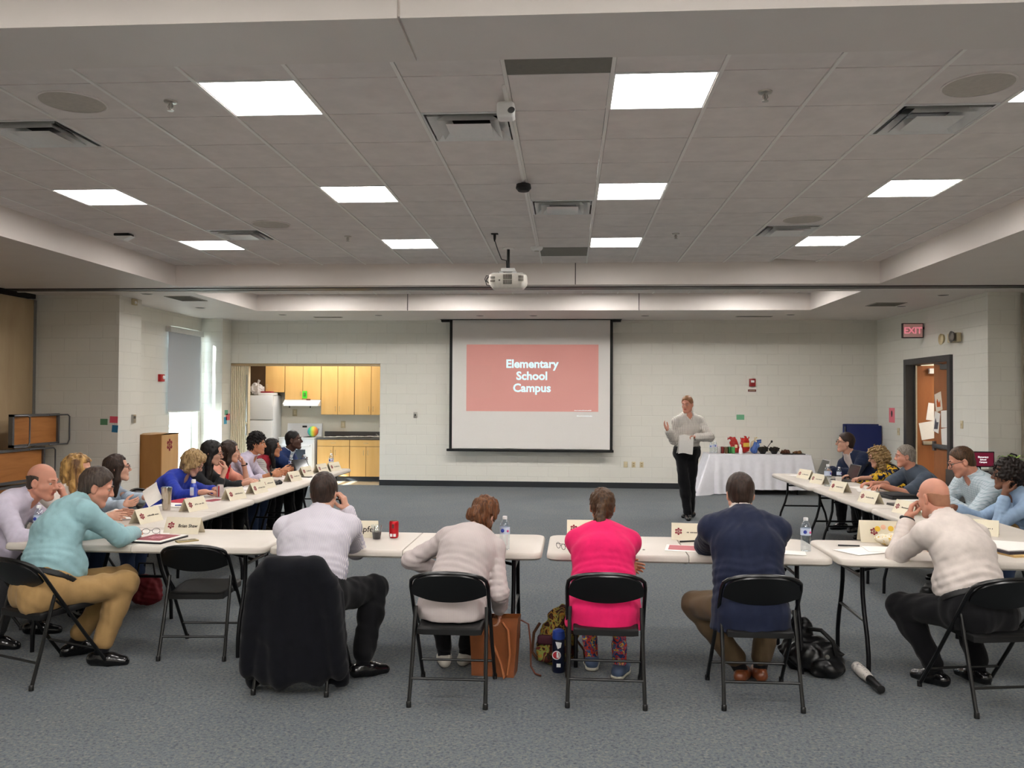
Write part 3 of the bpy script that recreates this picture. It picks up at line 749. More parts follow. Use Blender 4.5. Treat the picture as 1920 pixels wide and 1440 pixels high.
t = plate('wall_switch', 'grey switch plate on the back wall left of the screen', 'switch', (-3.046, YW, 1.412), BW, NB, .075, .12, m_steel)
MB().box(-.01, .01, -.02, .02, .012, .022).build('toggle', m_black, t)
t = plate('fire_alarm_pull', 'red fire alarm box on the back wall above the buffet table', 'fire alarm', (3.573, YW, 2.085), BW, NB, .12, .15, M_plain('alarm red', '#8e1f22', .4), None, .05)
MB().box(-.03, .035, .0, .045, .05, .056).build('strobe_lens', m_white, t)
t = plate('fire_alarm_sign', 'small dark red sign plate under the fire alarm box', 'sign', (3.573, YW, 1.93), BW, NB, .155, .045, M_plain('dark red sign', '#5c1a18', .5), None, .006)
mb = MB(); mb.box(-.06, .06, -.004, .004, .006, .0065); mb.build('sign_lettering', m_beige, t)
def note(lab, o, x, n, w, h, col, tilt=0.0, group='paper notes on the walls', cat='paper note', name='hanging_note'):
    X = Matrix.Rotation(R(tilt), 3, Vector(n)) @ Vector(x); M = frame_mat(o, X, Vector(n).cross(X), n)
    m = col if not isinstance(col, str) else M_plain('paper '+col, col, .8, var=.02)
    ob = MB().box(-w/2, w/2, -h/2, h/2, .0, .003).build(name, m); ob.matrix_world = M; return tag(ob, lab, cat, group)
note('green paper card taped to the back wall above the buffet', (3.35, YW, 1.41), BW, NB, .15, .1, '#6fae86')
PF = (0, -1, 0)
note('green paper card taped to the left pier', (-7.08, 12.4, 1.36), BW, PF, .115, .095, '#5f8c68')
note('red paper card taped to the left pier', (-6.925, 12.4, 1.395), BW, PF, .125, .1, '#e0586a', -2)
note('blue paper card taped to the left pier', (-6.905, 12.4, 1.255), BW, PF, .095, .11, '#2c6f94', -4)
note('green paper scrap taped beside the accordion door', (-6.84, 16.42, 1.44), (0, 1, 0), (1, 0, 0), .16, .1, '#78b093')
note('red paper scrap taped beside the accordion door', (-6.84, 16.5, 1.35), (0, 1, 0), (1, 0, 0), .2, .13, '#e4737a')
note('blue paper scrap taped beside the accordion door', (-6.84, 16.38, 1.28), (0, 1, 0), (1, 0, 0), .14, .14, '#4f9fc0')
RL = ((0, 1, 0), (-1, 0, 0))
nt_ = note('pink paper sheet taped to the right wall beside the doorway', (RWX, 15.9, 1.48), (0, -1, 0), RL[1], .27, .27, '#ee7f8c')
MB().ball((0, .03, .004), (.035, .06, .003), 10).box(-.02, .02, -.03, .0, .003, .005).build('printed_figure', m_black, nt_)
t = plate('wall_switch', 'ivory switch plate on the right wall left of the doorway', 'switch', (RWX, 15.585, 1.19), (0, -1, 0), RL[1], .1, .13, m_beige); MB().box(-.01, .01, -.02, .02, .012, .02).build('toggle', m_beige, t)
t = plate('wall_switch', 'ivory switch plate on the right wall right of the doorway', 'switch', (RWX, 13.14, 1.39), (0, -1, 0), RL[1], .08, .12, m_beige); MB().box(-.008, .008, -.018, .018, .012, .02).build('toggle', m_beige, t)
t = plate('thermostat', 'small silver thermostat on the left pier end', 'thermostat', (-6.86, 12.84, 1.4), (0, 1, 0), (1, 0, 0), .1, .13, m_steel, None, .03); MB().box(-.03, .03, .0, .04, .03, .033).build('dial_window', m_grey, t)
t = plate('fire_alarm_pull', 'red and white fire alarm on the left wall beside the window', 'fire alarm', (LWX, 14.53, 2.085), (0, 1, 0), (1, 0, 0), .16, .13, M_plain('alarm red bright', '#b01c24', .4), None, .05)
MB().ball((.03, .01, .05), (.035, .035, .03), 12).build('strobe_lens', m_white, t)
t = thing('motion_detector', 'white motion detector high on the left pier end', 'sensor', (-6.86, 12.8, 3.24)); MB().rbox(0, .05, -.06, .06, -.05, .05, .012).build('housing', m_beige, t); MB().ball((.05, -.02, -.01), .025, 12).ball((.05, .05, -.02), .014, 10).build('lens', m_white, t)
t = thing('exit_sign', 'red exit sign on a bracket above the doorway', 'exit sign', (RWX, 14.5, 2.925))
MB().box(-.14, 0, -.02, .025, .02, .06, 0).build('bracket', m_black, t)
MB().rbox(-.36, -.02, -.03, .03, -.125, .125, .006).build('housing', M_plain('sign housing', '#3a3434', .5), t)
MB().box(-.345, -.035, -.033, -.0301, -.11, .11).build('face', slide_mat('sign red face', '#a32c35', .25), t)
MB().text('EXIT', .145, 0, frame_mat((-.19, -.034, -.004), (1, 0, 0), (0, 0, 1), (0, -1, 0)), bold=.004).build('lettering', M_emit('lit red letters', (1, .3, .35, 1), .6), t)
t = thing('emergency_light', 'twin headed emergency light on the right wall', 'emergency light', (RWX, 13.3, 2.72))
MB().rbox(-.08, 0, -.16, .16, -.07, .07, .015).build('housing', m_beige, t)
for s_ in (-.26, .06):
    h = MB().lathe([(.02, -.03), (.07, 0), (.09, .05), (.085, .055), (.06, .02), (0, .012)], 20, M=frame_mat((-.1, s_ if s_ > 0 else .24, .0), (0, 1, 0), (0, 0, 1), (-1, -.4, -.2))).build('lamp_head', m_beige, t) if s_ < 0 else \
        MB().lathe([(.02, -.03), (.07, 0), (.09, .05), (.085, .055), (.06, .02), (0, .012)], 20, M=frame_mat((-.1, -.1, .01), (0, 1, 0), (0, 0, 1), (-1, -.6, -.1))).build('lamp_head', m_steel, t)
# papers pinned to the door leaves
m_pap = M_plain('white paper', '#eeeae4', .85, var=.02)
m_art = M_plain('sheet with orange', '#e9dccb', .85)
def dp(lab, o, x, n, w, h, mat, tilt): return note(lab, o, x, n, w, h, mat, tilt, 'papers taped to the doors', 'paper', 'paper_sheet')
L1 = ((0, -1, 0), (-1, 0, 0)); F1 = (5.985,)
p_ = dp('sheet with an orange drawing taped on the nearer door leaf', (5.985, 14.03, 1.73), *L1, .24, .3, m_art, 12)
MB().prism([(-.07, -.07), (.06, -.09), (.07, .02), (.02, -.02), (-.03, .06), (-.06, .02)], .003, .005, 'xy').build('drawing', M_plain('orange print', '#c75c24', .7), p_)
p_ = dp('sheet with a dark grey shape taped on the nearer door leaf', (5.985, 14.1, 1.4), *L1, .2, .33, m_pap, -12)
MB().prism([(-.07, -.13), (.06, -.1), (.07, .02), (.0, .0), (-.05, .06)], .003, .005, 'xy').build('drawing', M_plain('slate print', '#57545f', .7), p_)
dp('white sheet taped at the upper middle of the nearer door leaf', (5.985, 13.82, 1.46), *L1, .23, .27, m_pap, 2)
dp('white sheet taped low on the nearer door leaf', (5.985, 13.8, 1.17), *L1, .25, .29, m_pap, 7)
dp('narrow white sheet taped high at the hinge edge of the door leaf', (5.985, 13.6, 1.58), *L1, .09, .28, m_pap, 1)
dp('narrow white sheet taped low at the hinge edge of the door leaf', (5.985, 13.59, 1.27), *L1, .08, .3, m_pap, -2)
dp('upper white sheet taped on the open brighter door leaf', (6.36, 15.06, 1.55), (1, 0, 0), (0, -1, 0), .26, .3, m_pap, -8)
dp('lower white sheet taped on the open brighter door leaf', (6.28, 15.06, 1.24), (1, 0, 0), (0, -1, 0), .34, .3, m_pap, 10)
# ------------------------------------------------------------------ folding tables
m_ttop = M_plain('blow moulded plastic', '#cbc3b9', .45, var=.02, vscale=6, bmp=.08, bscale=350)
m_tleg = M_plain('table leg steel', '#17171a', .3, metal=.5)
def rrect(hx, hy, r, n=6):
    P = []
    for cx, cy, a0 in ((hx-r, hy-r, 0), (-hx+r, hy-r, 90), (-hx+r, -hy+r, 180), (hx-r, -hy+r, 270)):
        for k in range(n+1):
            a = R(a0+90*k/n); P.append((cx+r*math.cos(a), cy+r*math.sin(a)))
    return P
def table_top_mb(hx, hy, z0, z1, seam=True):
    mb = MB(); halves = ((-hx, -.002), (.002, hx)) if seam else ((-hx, hx),)
    for (a, b) in halves:
        rings = []
        for (z, ins) in ((z0, .012), (z0+.012, 0.0), (z1-.02, 0.0), (z1-.006, .004), (z1, .012)):
            P = rrect(hx-ins, hy-ins, .07)
            Q = []
            for (x, y) in P: Q.append((min(max(x, a+ins*.2), b-ins*.2), y, z))
            rings.append(Q)
        n = len(rings[0]); V = [p for r_ in rings for p in r_]
        mb.add(V, [(i*n+k, i*n+(k+1) % n, (i+1)*n+(k+1) % n, (i+1)*n+k) for i in range(4) for k in range(n)], 0, False)
        mb.add(rings[-1], [tuple(range(n))]); mb.add(rings[0], [tuple(range(n-1, -1, -1))])
    return mb
def make_table():
    t = thing('folding_table', 'x', 'table', (0, 0, 0), 0, 'folding tables set in a U')
    table_top_mb(.912, .378, .695, .745).build('table_top', m_ttop, t)
    for sx in (-1, 1):
        x = sx*.72
        for sy in (-1, 1):
            P = [(x, sy*.2, .70), (x, sy*.2, .62), (x, sy*.205, .5), (x, sy*.235, .38), (x, sy*.29, .24), (x, sy*.315, .13), (x, sy*.318, .0)]
            MB().tube(P, .0145, 10).build('leg', m_tleg, t)
        MB().tube([(x, -.255, .33), (x, .255, .33)], .011, 8).tube([(x, -.2, .6), (x, .2, .6)], .011, 8).build('crossbar', m_tleg, t)
        MB().tube([(x-sx*.02, 0, .595), (x-sx*.3, 0, .665), (x-sx*.42, 0, .69)], .011, 8).build('brace', m_tleg, t)
    MB().lathe([(.03, -.0), (.035, .025), (.02, .028)], 12, M=frame_mat((-.0, -.2, .69), (0, 0, 1), (1, 0, 0), (0, 1, 0))).lathe([(.03, -.0), (.035, .025), (.02, .028)], 12, M=frame_mat((-.0, .2, .69), (0, 0, 1), (1, 0, 0), (0, 1, 0))).build('fold_hinge', m_black, t)
    return t
t0 = make_table(); TY0 = 5.85
tabs = [(-2.925, TY0, 0, 'white folding table at the front left corner, beside the empty chair'), (-1.078, TY0-.005, R(-.4), 'white folding table carrying the red soda can and the dark drink cup'),
        (.778, TY0-.02, R(-.4), 'white folding table in front of the pink top and the navy suit'), (2.63, TY0-.05, R(-.6), 'white folding table at the front right corner, before the bald man'),
        (-3.43, 7.17, PI/2, 'white folding table nearest the front in the left row, steel tumbler on it'), (-3.435, 9.01, PI/2, 'white folding table in the middle of the left row'), (-3.44, 10.85, PI/2, 'white folding table at the far end of the left row, tablet on it'),
        (3.18, 7.13, PI/2, 'white folding table nearest the front in the right row'), (3.175, 8.97, PI/2, 'white folding table in the middle of the right row, black binder on it'), (3.15, 10.81, PI/2, 'white folding table at the far end of the right row, laptops on it')]
for k, (x, y, a, lab) in enumerate(tabs):
    if k == 0: t0.location = (x, y, 0); t0.rotation_euler = (0, 0, a); t0['label'] = lab
    else: dup(t0, (x, y, 0), a, lab)
# ------------------------------------------------------------------ folding chairs
m_chair = M_plain('black chair steel', '#070708', .33, spec=.5, var=.02)
m_seat = M_plain('black vinyl seat', '#0b0b0c', .5, spec=.4, bmp=.1, bscale=300)
def make_chair():
    t = thing('folding_chair', 'x', 'chair', (0, 0, 0), 0, 'black folding chairs')
    def fy(z): return .25-.52*z/.76
    # back panel, slightly dished, arched along its top
    n = 22; g0 = []
    for i in range(n+1):
        x = -.212+.424*i/n; e = abs(x)/.212
        top = .672+.088*(1-e**2.6)**.5 if e < 1 else .672; bot = .585+.045*e**2.2
        col = []
        for j in range(7):
            z = bot+(top-bot)*j/6; col.append((x, fy(z)-.012-.028*(1-e*e), z))
        g0.append(col)
    MB().sheet(g0, .016).build('backrest', m_chair, t)
    P = []
    for s in (1,):
        P += [(.222, fy(.52), .52), (.222, fy(.62), .62)]
    for k in range(13):
        a = PI*k/12; x = .222*math.cos(a); z = .668+.096*abs(math.sin(a))**.62; P.append((x, fy(z)-.03*(1-(x/.222)**2), z))
    P += [(-.222, fy(.62), .62), (-.222, fy(.52), .52)]
    MB().tube(P, .0115, 8).build('back_frame', m_chair, t)
    for s in (-1, 1):
        MB().tube([(s*.222, fy(.52), .52), (s*.224, fy(.25), .25), (s*.226, .25, .015)], .0115, 8).lathe([(.015, 0), (.015, .03), (.012, .034)], 10, (s*.226, .25, 0)).build('leg', m_chair, t)
        MB().tube([(s*.208, fy(.535)-.005, .535), (s*.212, -.2, .25), (s*.218, -.27, .015)], .0115, 8).lathe([(.015, 0), (.015, .03), (.012, .034)], 10, (s*.218, -.27, 0)).build('leg', m_chair, t)
        MB().tube([(s*.208, -.115, .5), (s*.205, -.02, .41)], .007, 6).build('seat_link', m_chair, t)
    MB().tube([(-.224, fy(.14), .14), (.224, fy(.14), .14)], .008, 8).build('stretcher', m_chair, t)
    MB().tube([(-.215, -.232, .15), (.215, -.232, .15)], .008, 8).build('stretcher', m_chair, t)
    mb = MB()
    P = [(-.185, -.2), (-.15, -.215), (.15, -.215), (.185, -.2), (.2, .12), (.185, .175), (.13, .2), (-.13, .2), (-.185, .175), (-.2, .12)]
    rings = []
    for (z, s_) in ((.395, .95), (.398, 1.0), (.428, 1.0), (.436, .965), (.438, .9), (.434, .8)): rings.append([(x*s_, y*s_, z+(.012 if y > 0 else -.004)) for x, y in P])
    nn = len(P); V = [p for r_ in rings for p in r_]
    mb.add(V, [(i*nn+k, i*nn+(k+1) % nn, (i+1)*nn+(k+1) % nn, (i+1)*nn+k) for i in range(5) for k in range(nn)], 0, True)
    mb.add(rings[-1], [tuple(range(nn))]); mb.add(rings[0], [tuple(range(nn-1, -1, -1))]); mb.build('seat', m_seat, t)
    for (x, z) in ((-.12, .70), (.12, .70), (-.16, .635), (.16, .635), (0, .61)):
        e = abs(x)/.212; y = fy(z)-.012-.028*(1-e*e)
        MB().ball((x, y+.0, z), (.005, .004, .005), 8).build('rivet', m_steel, t)
    return t
c0 = make_chair()
chairs = [(-3.27, 5.14, -22, 'black folding chair under the man in the teal shirt'), (-2.50, 5.70, 4, 'empty black folding chair tucked at the front left table'),
          (-1.62, 5.12, 0, 'black folding chair hidden under a dark suit jacket'), (-.675, 5.0, 0, 'black folding chair under the woman reaching into the tan tote'),
          (.225, 5.06, -1, 'black folding chair under the woman in the pink top'), (1.10, 5.09, 0, 'black folding chair under the man in the navy suit'),
          (2.42, 5.12, 10, 'black folding chair under the bald man in the white shirt'),
          (-4.30, 5.80, -84, 'black folding chair under the balding man in lavender at the left table end'), (-4.30, 6.50, -88, 'black folding chair under the blonde woman in white, left row'),
          (-4.40, 7.42, -92, 'black folding chair under the woman in the pale denim shirt, left row'), (-4.29, 8.66, -86, 'black folding chair under the woman in royal blue'),
          (-4.30, 9.12, -92, 'black folding chair under the long dark haired woman with glasses'), (-4.32, 9.62, -88, 'black folding chair under the woman in the red scarf'),
          (-4.32, 10.2, -90, 'black folding chair under the young man with curly black hair'), (-4.32, 10.82, -90, 'black folding chair under the woman in striped sleeves'),
          (-4.28, 11.42, -88, 'black folding chair under the man in the blue blazer, far left end'),
          (4.24, 11.8, 92, 'black folding chair under the man in the navy blazer, far right end'), (4.26, 10.88, 90, 'black folding chair under the woman in the yellow flowered top'),
          (4.28, 9.98, 90, 'black folding chair under the grey haired man in a t-shirt'), (4.24, 8.42, 92, 'black folding chair under the man in the checked shirt'),
          (4.22, 7.52, 90, 'black folding chair under the woman in pale blue')]
for k, (x, y, a, lab) in enumerate(chairs):
    if k == 0: c0.location = (x, y, 0); c0.rotation_euler = (0, 0, R(a)); c0['label'] = lab
    else: dup(c0, (x, y, 0), R(a), lab)
# ------------------------------------------------------------------ kitchen
m_maple = M_wood('maple cabinet', '#d9ab67', '#e2b876', 4, (1, 1, .15), .4)
m_gap = M_plain('cabinet carcass shadow gap', '#6a4a28', .6)
m_pull = M_plain('satin pull', '#c8b894', .3, metal=.7)
def arc(x, z, y, vert=True, h=.09):
    d = [(-h/2, 0), (-h/2, -.02), (-h*.3, -.03), (h*.3, -.03), (h/2, -.02), (h/2, 0)]
    return [(x, y+b, z+a) if vert else (x+a, y+b, z) for a, b in d]
def cabinet(name, lab, x0, x1, yf, yb, z0, z1, doors, drawer=0.0, pull_low=True):
    t = thing(name, lab, 'cabinet', ((x0+x1)/2, yf, z0), 0, 'maple kitchen cabinets'); w = x1-x0; h = z1-z0
    MB().box(-w/2+.001, w/2-.001, .021, yb-yf, 0, h).build('carcass', m_gap, t)
    zt = h-drawer
    if drawer:
        d = MB().rbox(-w/2+.004, w/2-.004, 0, .019, zt+.004, h-.004, .002, 1).build('drawer', m_maple, t)
        MB().tube(arc(0, zt+drawer/2, 0, False), .005, 6).build('handle', m_pull, d)
    n = doors; dw = w/n
    for k in range(n):
        a = -w/2+k*dw; d = MB().rbox(a+.0045, a+dw-.0045, 0, .019, .004, zt-.004, .002, 1).build('door', m_maple, t)
        hx = (a+dw-.045) if (k % 2 == 0 and n > 1) else a+.045
        MB().tube(arc(hx, (.13 if pull_low else zt-.13), 0, True), .005, 6).build('handle', m_pull, d)
    return t
KY = 17.915
cabinet('wall_cabinet', 'small maple wall cabinet above the refrigerator', -6.48, -6.055, 17.6, KY, 1.855, 2.46, 1)
cabinet('wall_cabinet', 'two-door maple wall cabinet above the range hood', -6.05, -5.265, 17.6, KY, 1.70, 2.46, 2)
cabinet('wall_cabinet', 'tall two-door maple wall cabinet right of the range hood', -5.26, -4.54, 17.6, KY, 1.385, 2.46, 2)
cabinet('wall_cabinet', 'two-door maple wall cabinet cut off by the opening edge', -4.535, -3.82, 17.6, KY, 1.385, 2.46, 2)
cabinet('base_cabinet', 'maple base cabinet beside the stove', -5.255, -4.565, 17.33, KY, .1, .87, 2, .14, False)
cabinet('base_cabinet', 'maple base cabinet under the sink at the right', -4.56, -3.87, 17.33, KY, .1, .87, 2, .14, False)
o = MB().box(-5.255, -3.5, 17.37, KY, 0, .1).build('trim_5', m_base); struct(o)
t = thing('worktop', 'dark grey laminate worktop with a backsplash and sink', 'worktop', (-4.38, 17.6, .87))
m_lam = M_plain('dark laminate', '#4c4743', .45, var=.1, vscale=80)
MB().rbox(-.88, .87, -.29, .312, 0, .04, .008).build('slab', m_lam, t); MB().box(-.88, .87, .295, .312, .04, .15).build('backsplash', m_lam, t)
MB().rbox(.25, .75, -.18, .2, .036, .043, .003).build('sink_rim', m_steel, t)
t = thing('kitchen_tap', 'tall chrome gooseneck kitchen tap by the sink', 'tap', (-3.98, 17.85, .9105))
MB().tube([(0, 0, 0), (0, 0, .2), (-.01, -.02, .25), (-.02, -.07, .275), (-.03, -.12, .25), (-.032, -.13, .21)], .011, 10).build('spout', m_steel, t); MB().tube([(.09, 0, 0), (.09, 0, .04), (.13, -.02, .06)], .01, 8).tube([(-.1, 0, 0), (-.1, 0, .04), (-.14, -.02, .06)], .01, 8).build('handles', m_steel, t)
random.seed(11)
for k in range(5):
    x = -5.0+.22*k; o = MB().sheet([[(-.14+.28*i/4, -.1+.2*j/4, .004*k*0+.012*abs(math.sin(i*1.3+j*.8+k))) for j in range(5)] for i in range(5)], .002).build('paper_sheet', m_pap, None, (x, 17.5+.05*(k % 3), .912+.004*k), R(random.uniform(-40, 40)))
    tag(o, ['loose white paper on the dark worktop, nearest the stove', 'second white paper from the stove on the worktop', 'middle white paper in the spread on the worktop', 'fourth white paper from the stove on the worktop', 'white paper on the worktop nearest the sink'][k], 'paper', 'papers on the worktop')
for (x, z, lab) in ((-4.86, 1.17, 'beige outlet over the worktop left of the tap'), (-3.9, 1.17, 'beige outlet over the worktop right of the tap'), (-5.93, 1.42, 'beige outlet on the wall behind the stove')):
    t = plate('wall_outlet', lab, 'outlet', (x, KY, z), BW, NB, .1, .15, M_plain('almond plate', '#b9ac8b', .4), 'kitchen outlets'); MB().box(-.02, .02, -.04, .04, .012, .015).build('sockets', m_beige, t)
m_app = M_plain('white appliance', '#e8e9ea', .25, var=.01, coat=.3)
t = thing('refrigerator', 'white two-door refrigerator left of the stove', 'refrigerator', (-6.58, 17.6, 0))
MB().rbox(-.36, .36, -.2, .3, .02, 1.79, .012).build('body', m_app, t); MB().rbox(-.36, .36, -.265, -.205, 1.28, 1.79, .015).build('freezer_door', m_app, t); MB().rbox(-.36, .36, -.265, -.205, .06, 1.262, .015).build('fridge_door', m_app, t)
MB().tube([(-.31, -.27, 1.3), (-.31, -.31, 1.33), (-.31, -.31, 1.55), (-.31, -.27, 1.58)], .012, 8).tube([(-.31, -.27, .8), (-.31, -.31, .83), (-.31, -.31, 1.2), (-.31, -.27, 1.24)], .012, 8).build('handles', m_app, t)
s = SDF((-.2, -.15, -.02), (.2, .15, .34), .012); s.ell((0, 0, .12), (.14, .1, .13), None, .02); s.cone((-.03, 0, .2), (.03, 0, .29), .06, .03); s.folds(.012, .06, 3); s.clip((0, 0, 0), (0, 0, -1))
o = s.build('plastic_bag', M_plain('crumpled film', '#c9c3c0', .2), None, None, (-6.62, 17.5, 1.795)); tag(o, 'crumpled clear plastic bag on top of the refrigerator', 'bag')
t = thing('snack_box', 'low red and white box on top of the refrigerator', 'box', (-6.38, 17.5, 1.793)); MB().rbox(-.17, .17, -.12, .12, 0, .05, .004).build('carton', m_white, t); MB().rbox(-.13, .1, -.1, .1, .05, .085, .01).build('packet', M_plain('dark red packet', '#8c2530', .4), t)
o = MB().box(-6.9, -6.47, 17.62, KY, 1.85, 2.46).build('recess_shade_panel', M_plain('recess shade brown', '#4a3420', .5)); tag(o, 'dark brown panel beside the small cabinet above the refrigerator', 'panel')  # no real panel: brown sheet stands in for the shadow in the recess
t = thing('stove', 'white electric stove with a back console', 'stove', (-5.69, 17.58, 0))
MB().rbox(-.38, .38, -.27, .33, .02, .88, .01).build('body', m_app, t); MB().rbox(-.385, .385, -.285, .335, .88, .91, .008).build('cooktop', m_app, t)
MB().prism([(.25, .91), (.34, .91), (.34, 1.19), (.29, 1.19)], -.38, .38, 'yz').build('console', m_app, t); MB().rbox(-.35, .35, -.3, -.272, .2, .78, .008).build('oven_door', m_app, t)
MB().box(-.2, .2, -.304, -.3, .38, .66).build('oven_window', M_plain('oven glass', '#3c4652', .15), t); MB().tube([(-.3, -.3, .74), (-.3, -.335, .74), (.3, -.335, .74), (.3, -.3, .74)], .011, 8).build('handle', m_app, t)
mb = MB()
for x in (-.3, -.2, .2, .3): mb.lathe([(.022, 0), (.018, .02), (0, .022)], 12, M=frame_mat((x, .275, 1.08), (1, 0, 0), (0, .2, 1), (0, -1, .2)))
MB().box(-.05, .05, .275, .285, 1.1, 1.14).build('clock', m_black, t)
for (x, y) in ((-.19, -.12), (.19, -.12), (-.19, .12), (.19, .12)): MB().lathe([(.09, .912), (.09, .918), (.06, .918), (.06, .914)], 20, (x, y, 0)).build('burner', m_black, t)
for x in (-.3, .3): MB().lathe([(.022, 0), (.018, .02), (0, .022)], 12, M=frame_mat((x, .272, 1.06), (1, 0, 0), (0, .2, 1), (0, -1, .2))).build('knob', m_app, t)
def ball_mat():
    m, nt, b = newmat('rainbow rubber'); s_ = nt.nodes.new('ShaderNodeSeparateXYZ'); link(nt, texco(nt), s_.inputs[0])
    a = nt.nodes.new('ShaderNodeMath'); a.operation = 'MULTIPLY_ADD'; a.inputs[1].default_value = 4.3; a.inputs[2].default_value = .5; link(nt, s_.outputs[0], a.inputs[0])
    link(nt, ramp(nt, a.outputs[0], [(.05, hexc('#1c86b8')), (.35, hexc('#2fae7a')), (.6, hexc('#c9cf3e')), (.8, hexc('#e79a3c')), (.95, hexc('#d96e55'))]), b.inputs['Base Color']); b.inputs['Roughness'].default_value = .45; return m
o = MB().ball((0, 0, 0), .112, 24).build('play_ball', ball_mat(), None, (-5.385, 17.45, 1.033)); tag(o, 'rainbow coloured play ball resting on the stove top', 'ball')
t = thing('range_hood', 'white range hood with a lit strip under the cabinets', 'range hood', (-5.655, 17.6, 1.70))
MB().prism([(-.15, -.13), (-.15, -.09), (-.02, 0), (.3, 0), (.3, -.13)], -.39, .39, 'yz').build('body', m_app, t); MB().box(-.36, .36, -.153, -.15, -.125, -.095).build('light_strip', M_emit('hood lamp', (1, .98, .92, 1), 2.5), t)
for x in (-.25, .2): MB().tube([(x, -.12, -.13), (x, -.12, -.17)], .012, 8).build('control_knob', m_black, t)
t = thing('hanging_tag', 'bright green card hung from a cabinet handle above the stove', 'card', (-5.61, 17.588, 1.83)); MB().rbox(-.05, .05, -.012, 0, -.1, .06, .004).build('card', M_plain('lime green', '#4fe02c', .5), t); MB().box(-.028, .028, -.014, -.012, -.06, .02).build('printed_panel', M_plain('green print', '#2f8f2a', .5), t)
o = MB().rbox(-.04, .05, -.02, .0, -.02, .01, .004).build('wall_hook', M_plain('rust brown', '#7a3b2a', .5), None, (-5.53, 17.58, 1.71)); tag(o, 'small brown clip below the green card on the range hood', 'clip')
# ------------------------------------------------------------------ lectern, riser stack, folded mat
m_lect = M_wood('oak lectern', '#8f5f2c', '#a06f38', 5, (1, 1, .12), .4); m_lect_lit = M_wood('lit oak lectern front', '#b98f5e', '#c59c6c', 5, (1, 1, .12), .35)  # front oak is paler because the light falling on it is painted in
t = thing('lectern', 'tall wooden lectern with a maroon emblem by the left pier', 'lectern', (-6.89, 13.42, 0))
MB().box(-.33, .0, -.32, -.3, .0, 1.1, 0).box(-.33, .0, .3, .32, 0, 1.1, 0).box(-.33, -.31, -.3, .3, 0, .75, 0).build('side_panel', m_lect, t)
MB().prism([(-.3, 0), (.3, 0), (.3, 1.13), (.2, 1.155), (-.2, 1.155), (-.3, 1.13)], 0, .36, 'yz').build('front_panel', m_lect_lit, t)
MB().box(-.35, .37, -.325, -.3001, 0, 1.135).build('end_panel', m_lect, t)
MB().prism([(-.36, 1.06), (.36, 1.13), (.36, 1.15), (-.36, 1.08)], -.33, .33, 'xz').build('reading_top', m_lect, t)
m_maroon = M_plain('maroon ink', '#8c2434', .7)
def emblem(mb, s, M):
    """six pointed shell badge with barred letters"""
    for k in range(6):
        a = R(90+60*k); c, d = math.cos(a), math.sin(a); mb.add([(x*s, y*s, 0) for x, y in ((c*.5-d*.1, d*.5+c*.1), (c*.5+d*.1, d*.5-c*.1), (c*.28+d*.16, d*.28-c*.16), (c*.28-d*.16, d*.28+c*.16))], [(3, 2, 1, 0)], 0, False, M)
        b = R(90+60*k+60); mb.add([(x*s, y*s, 0) for x, y in ((c*.36, d*.36), (math.cos(b)*.36, math.sin(b)*.36), (math.cos(b)*.29, math.sin(b)*.29), (c*.29, d*.29))], [(3, 2, 1, 0)], 0, False, M)
    for (x0, x1, y0, y1) in ((-.14, -.07, -.22, .22), (.07, .14, -.22, .22), (-.07, .07, -.04, .04), (-.02, .02, -.3, .3), (-.2, .2, .15, .19), (-.2, .2, -.19, -.15)):
        mb.add([(x0*s, y0*s, 0), (x1*s, y0*s, 0), (x1*s, y1*s, 0), (x0*s, y1*s, 0)], [(0, 1, 2, 3)], 0, False, M)
    return mb
emblem(MB(), .2, frame_mat((.362, -.02, .96), (0, 1, 0), (0, 0, 1), (1, 0, 0))).build('emblem', m_maroon, t, recalc=False)
m_ply = M_wood('knotty plywood', '#a06430', '#b87a40', 4, (1, .35, 3), .5, True)
def riser(lab, x, y0, y1, z0, z1, tilt):
    t = thing('stage_riser', lab, 'stage riser', (x, (y0+y1)/2, z0), 0, 'folded wooden stage risers'); w = (y1-y0)/2; h = z1-z0
    T = Matrix.Rotation(R(tilt), 4, 'Y')
    MB().box(-.02, 0, -w, w, .03, h-.03, 0, T).build('deck', m_ply, t)
    mb = MB()
    for (a, b, c, d) in ((-w-.02, w+.02, h-.035, h), (-w-.02, w+.02, 0, .035)): mb.box(-.03, .03, a, b, c, d, 0, T)
    for a in (-w-.02, w-.02): mb.box(-.03, .03, a, a+.04, 0, h, 0, T)
    mb.build('frame', m_grey, t)
    for (ya, yb) in ((-w*.98, -w*.55), (w*.55, w+.14)):
        MB().tube([(.03, ya, h-.02), (.10, yb-.03, h-.02), (.11, yb, h-.05), (.11, yb, .06), (.10, yb-.03, .0), (.03, ya, .0)], .011, 8).build('folding_leg', m_grey, t)
    return t
riser('upper folded wooden stage riser stacked by the tan partition', -7.70, 11.16, 12.2, 1.03, 1.49, 0)
riser('middle folded wooden stage riser under the top one', -7.76, 10.4, 11.95, .52, 1.0, 0)
riser('lowest folded wooden stage riser on the floor', -7.78, 10.4, 12.0, .0, .49, 0)
m_blue = M_plain('blue vinyl', '#14225c', .5, var=.05)
t = thing('folded_table_tennis_table', 'dark blue folded panel standing in the right rear corner', 'folded table', (5.6, 16.38, 0))
MB().rbox(-.31, .33, -.03, .0, .12, 1.275, .012).build('panel', m_blue, t); MB().rbox(-.36, .31, .06, .09, .12, 1.3, .012).build('panel', m_blue, t)
MB().tube([(-.3, .03, .02), (.3, .03, .02)], .015, 8).tube([(-.33, .03, .02), (-.33, .03, 1.25)], .012, 8).tube([(.3, .03, .02), (.3, .03, 1.1)], .012, 8).build('support_frame', m_grey, t)
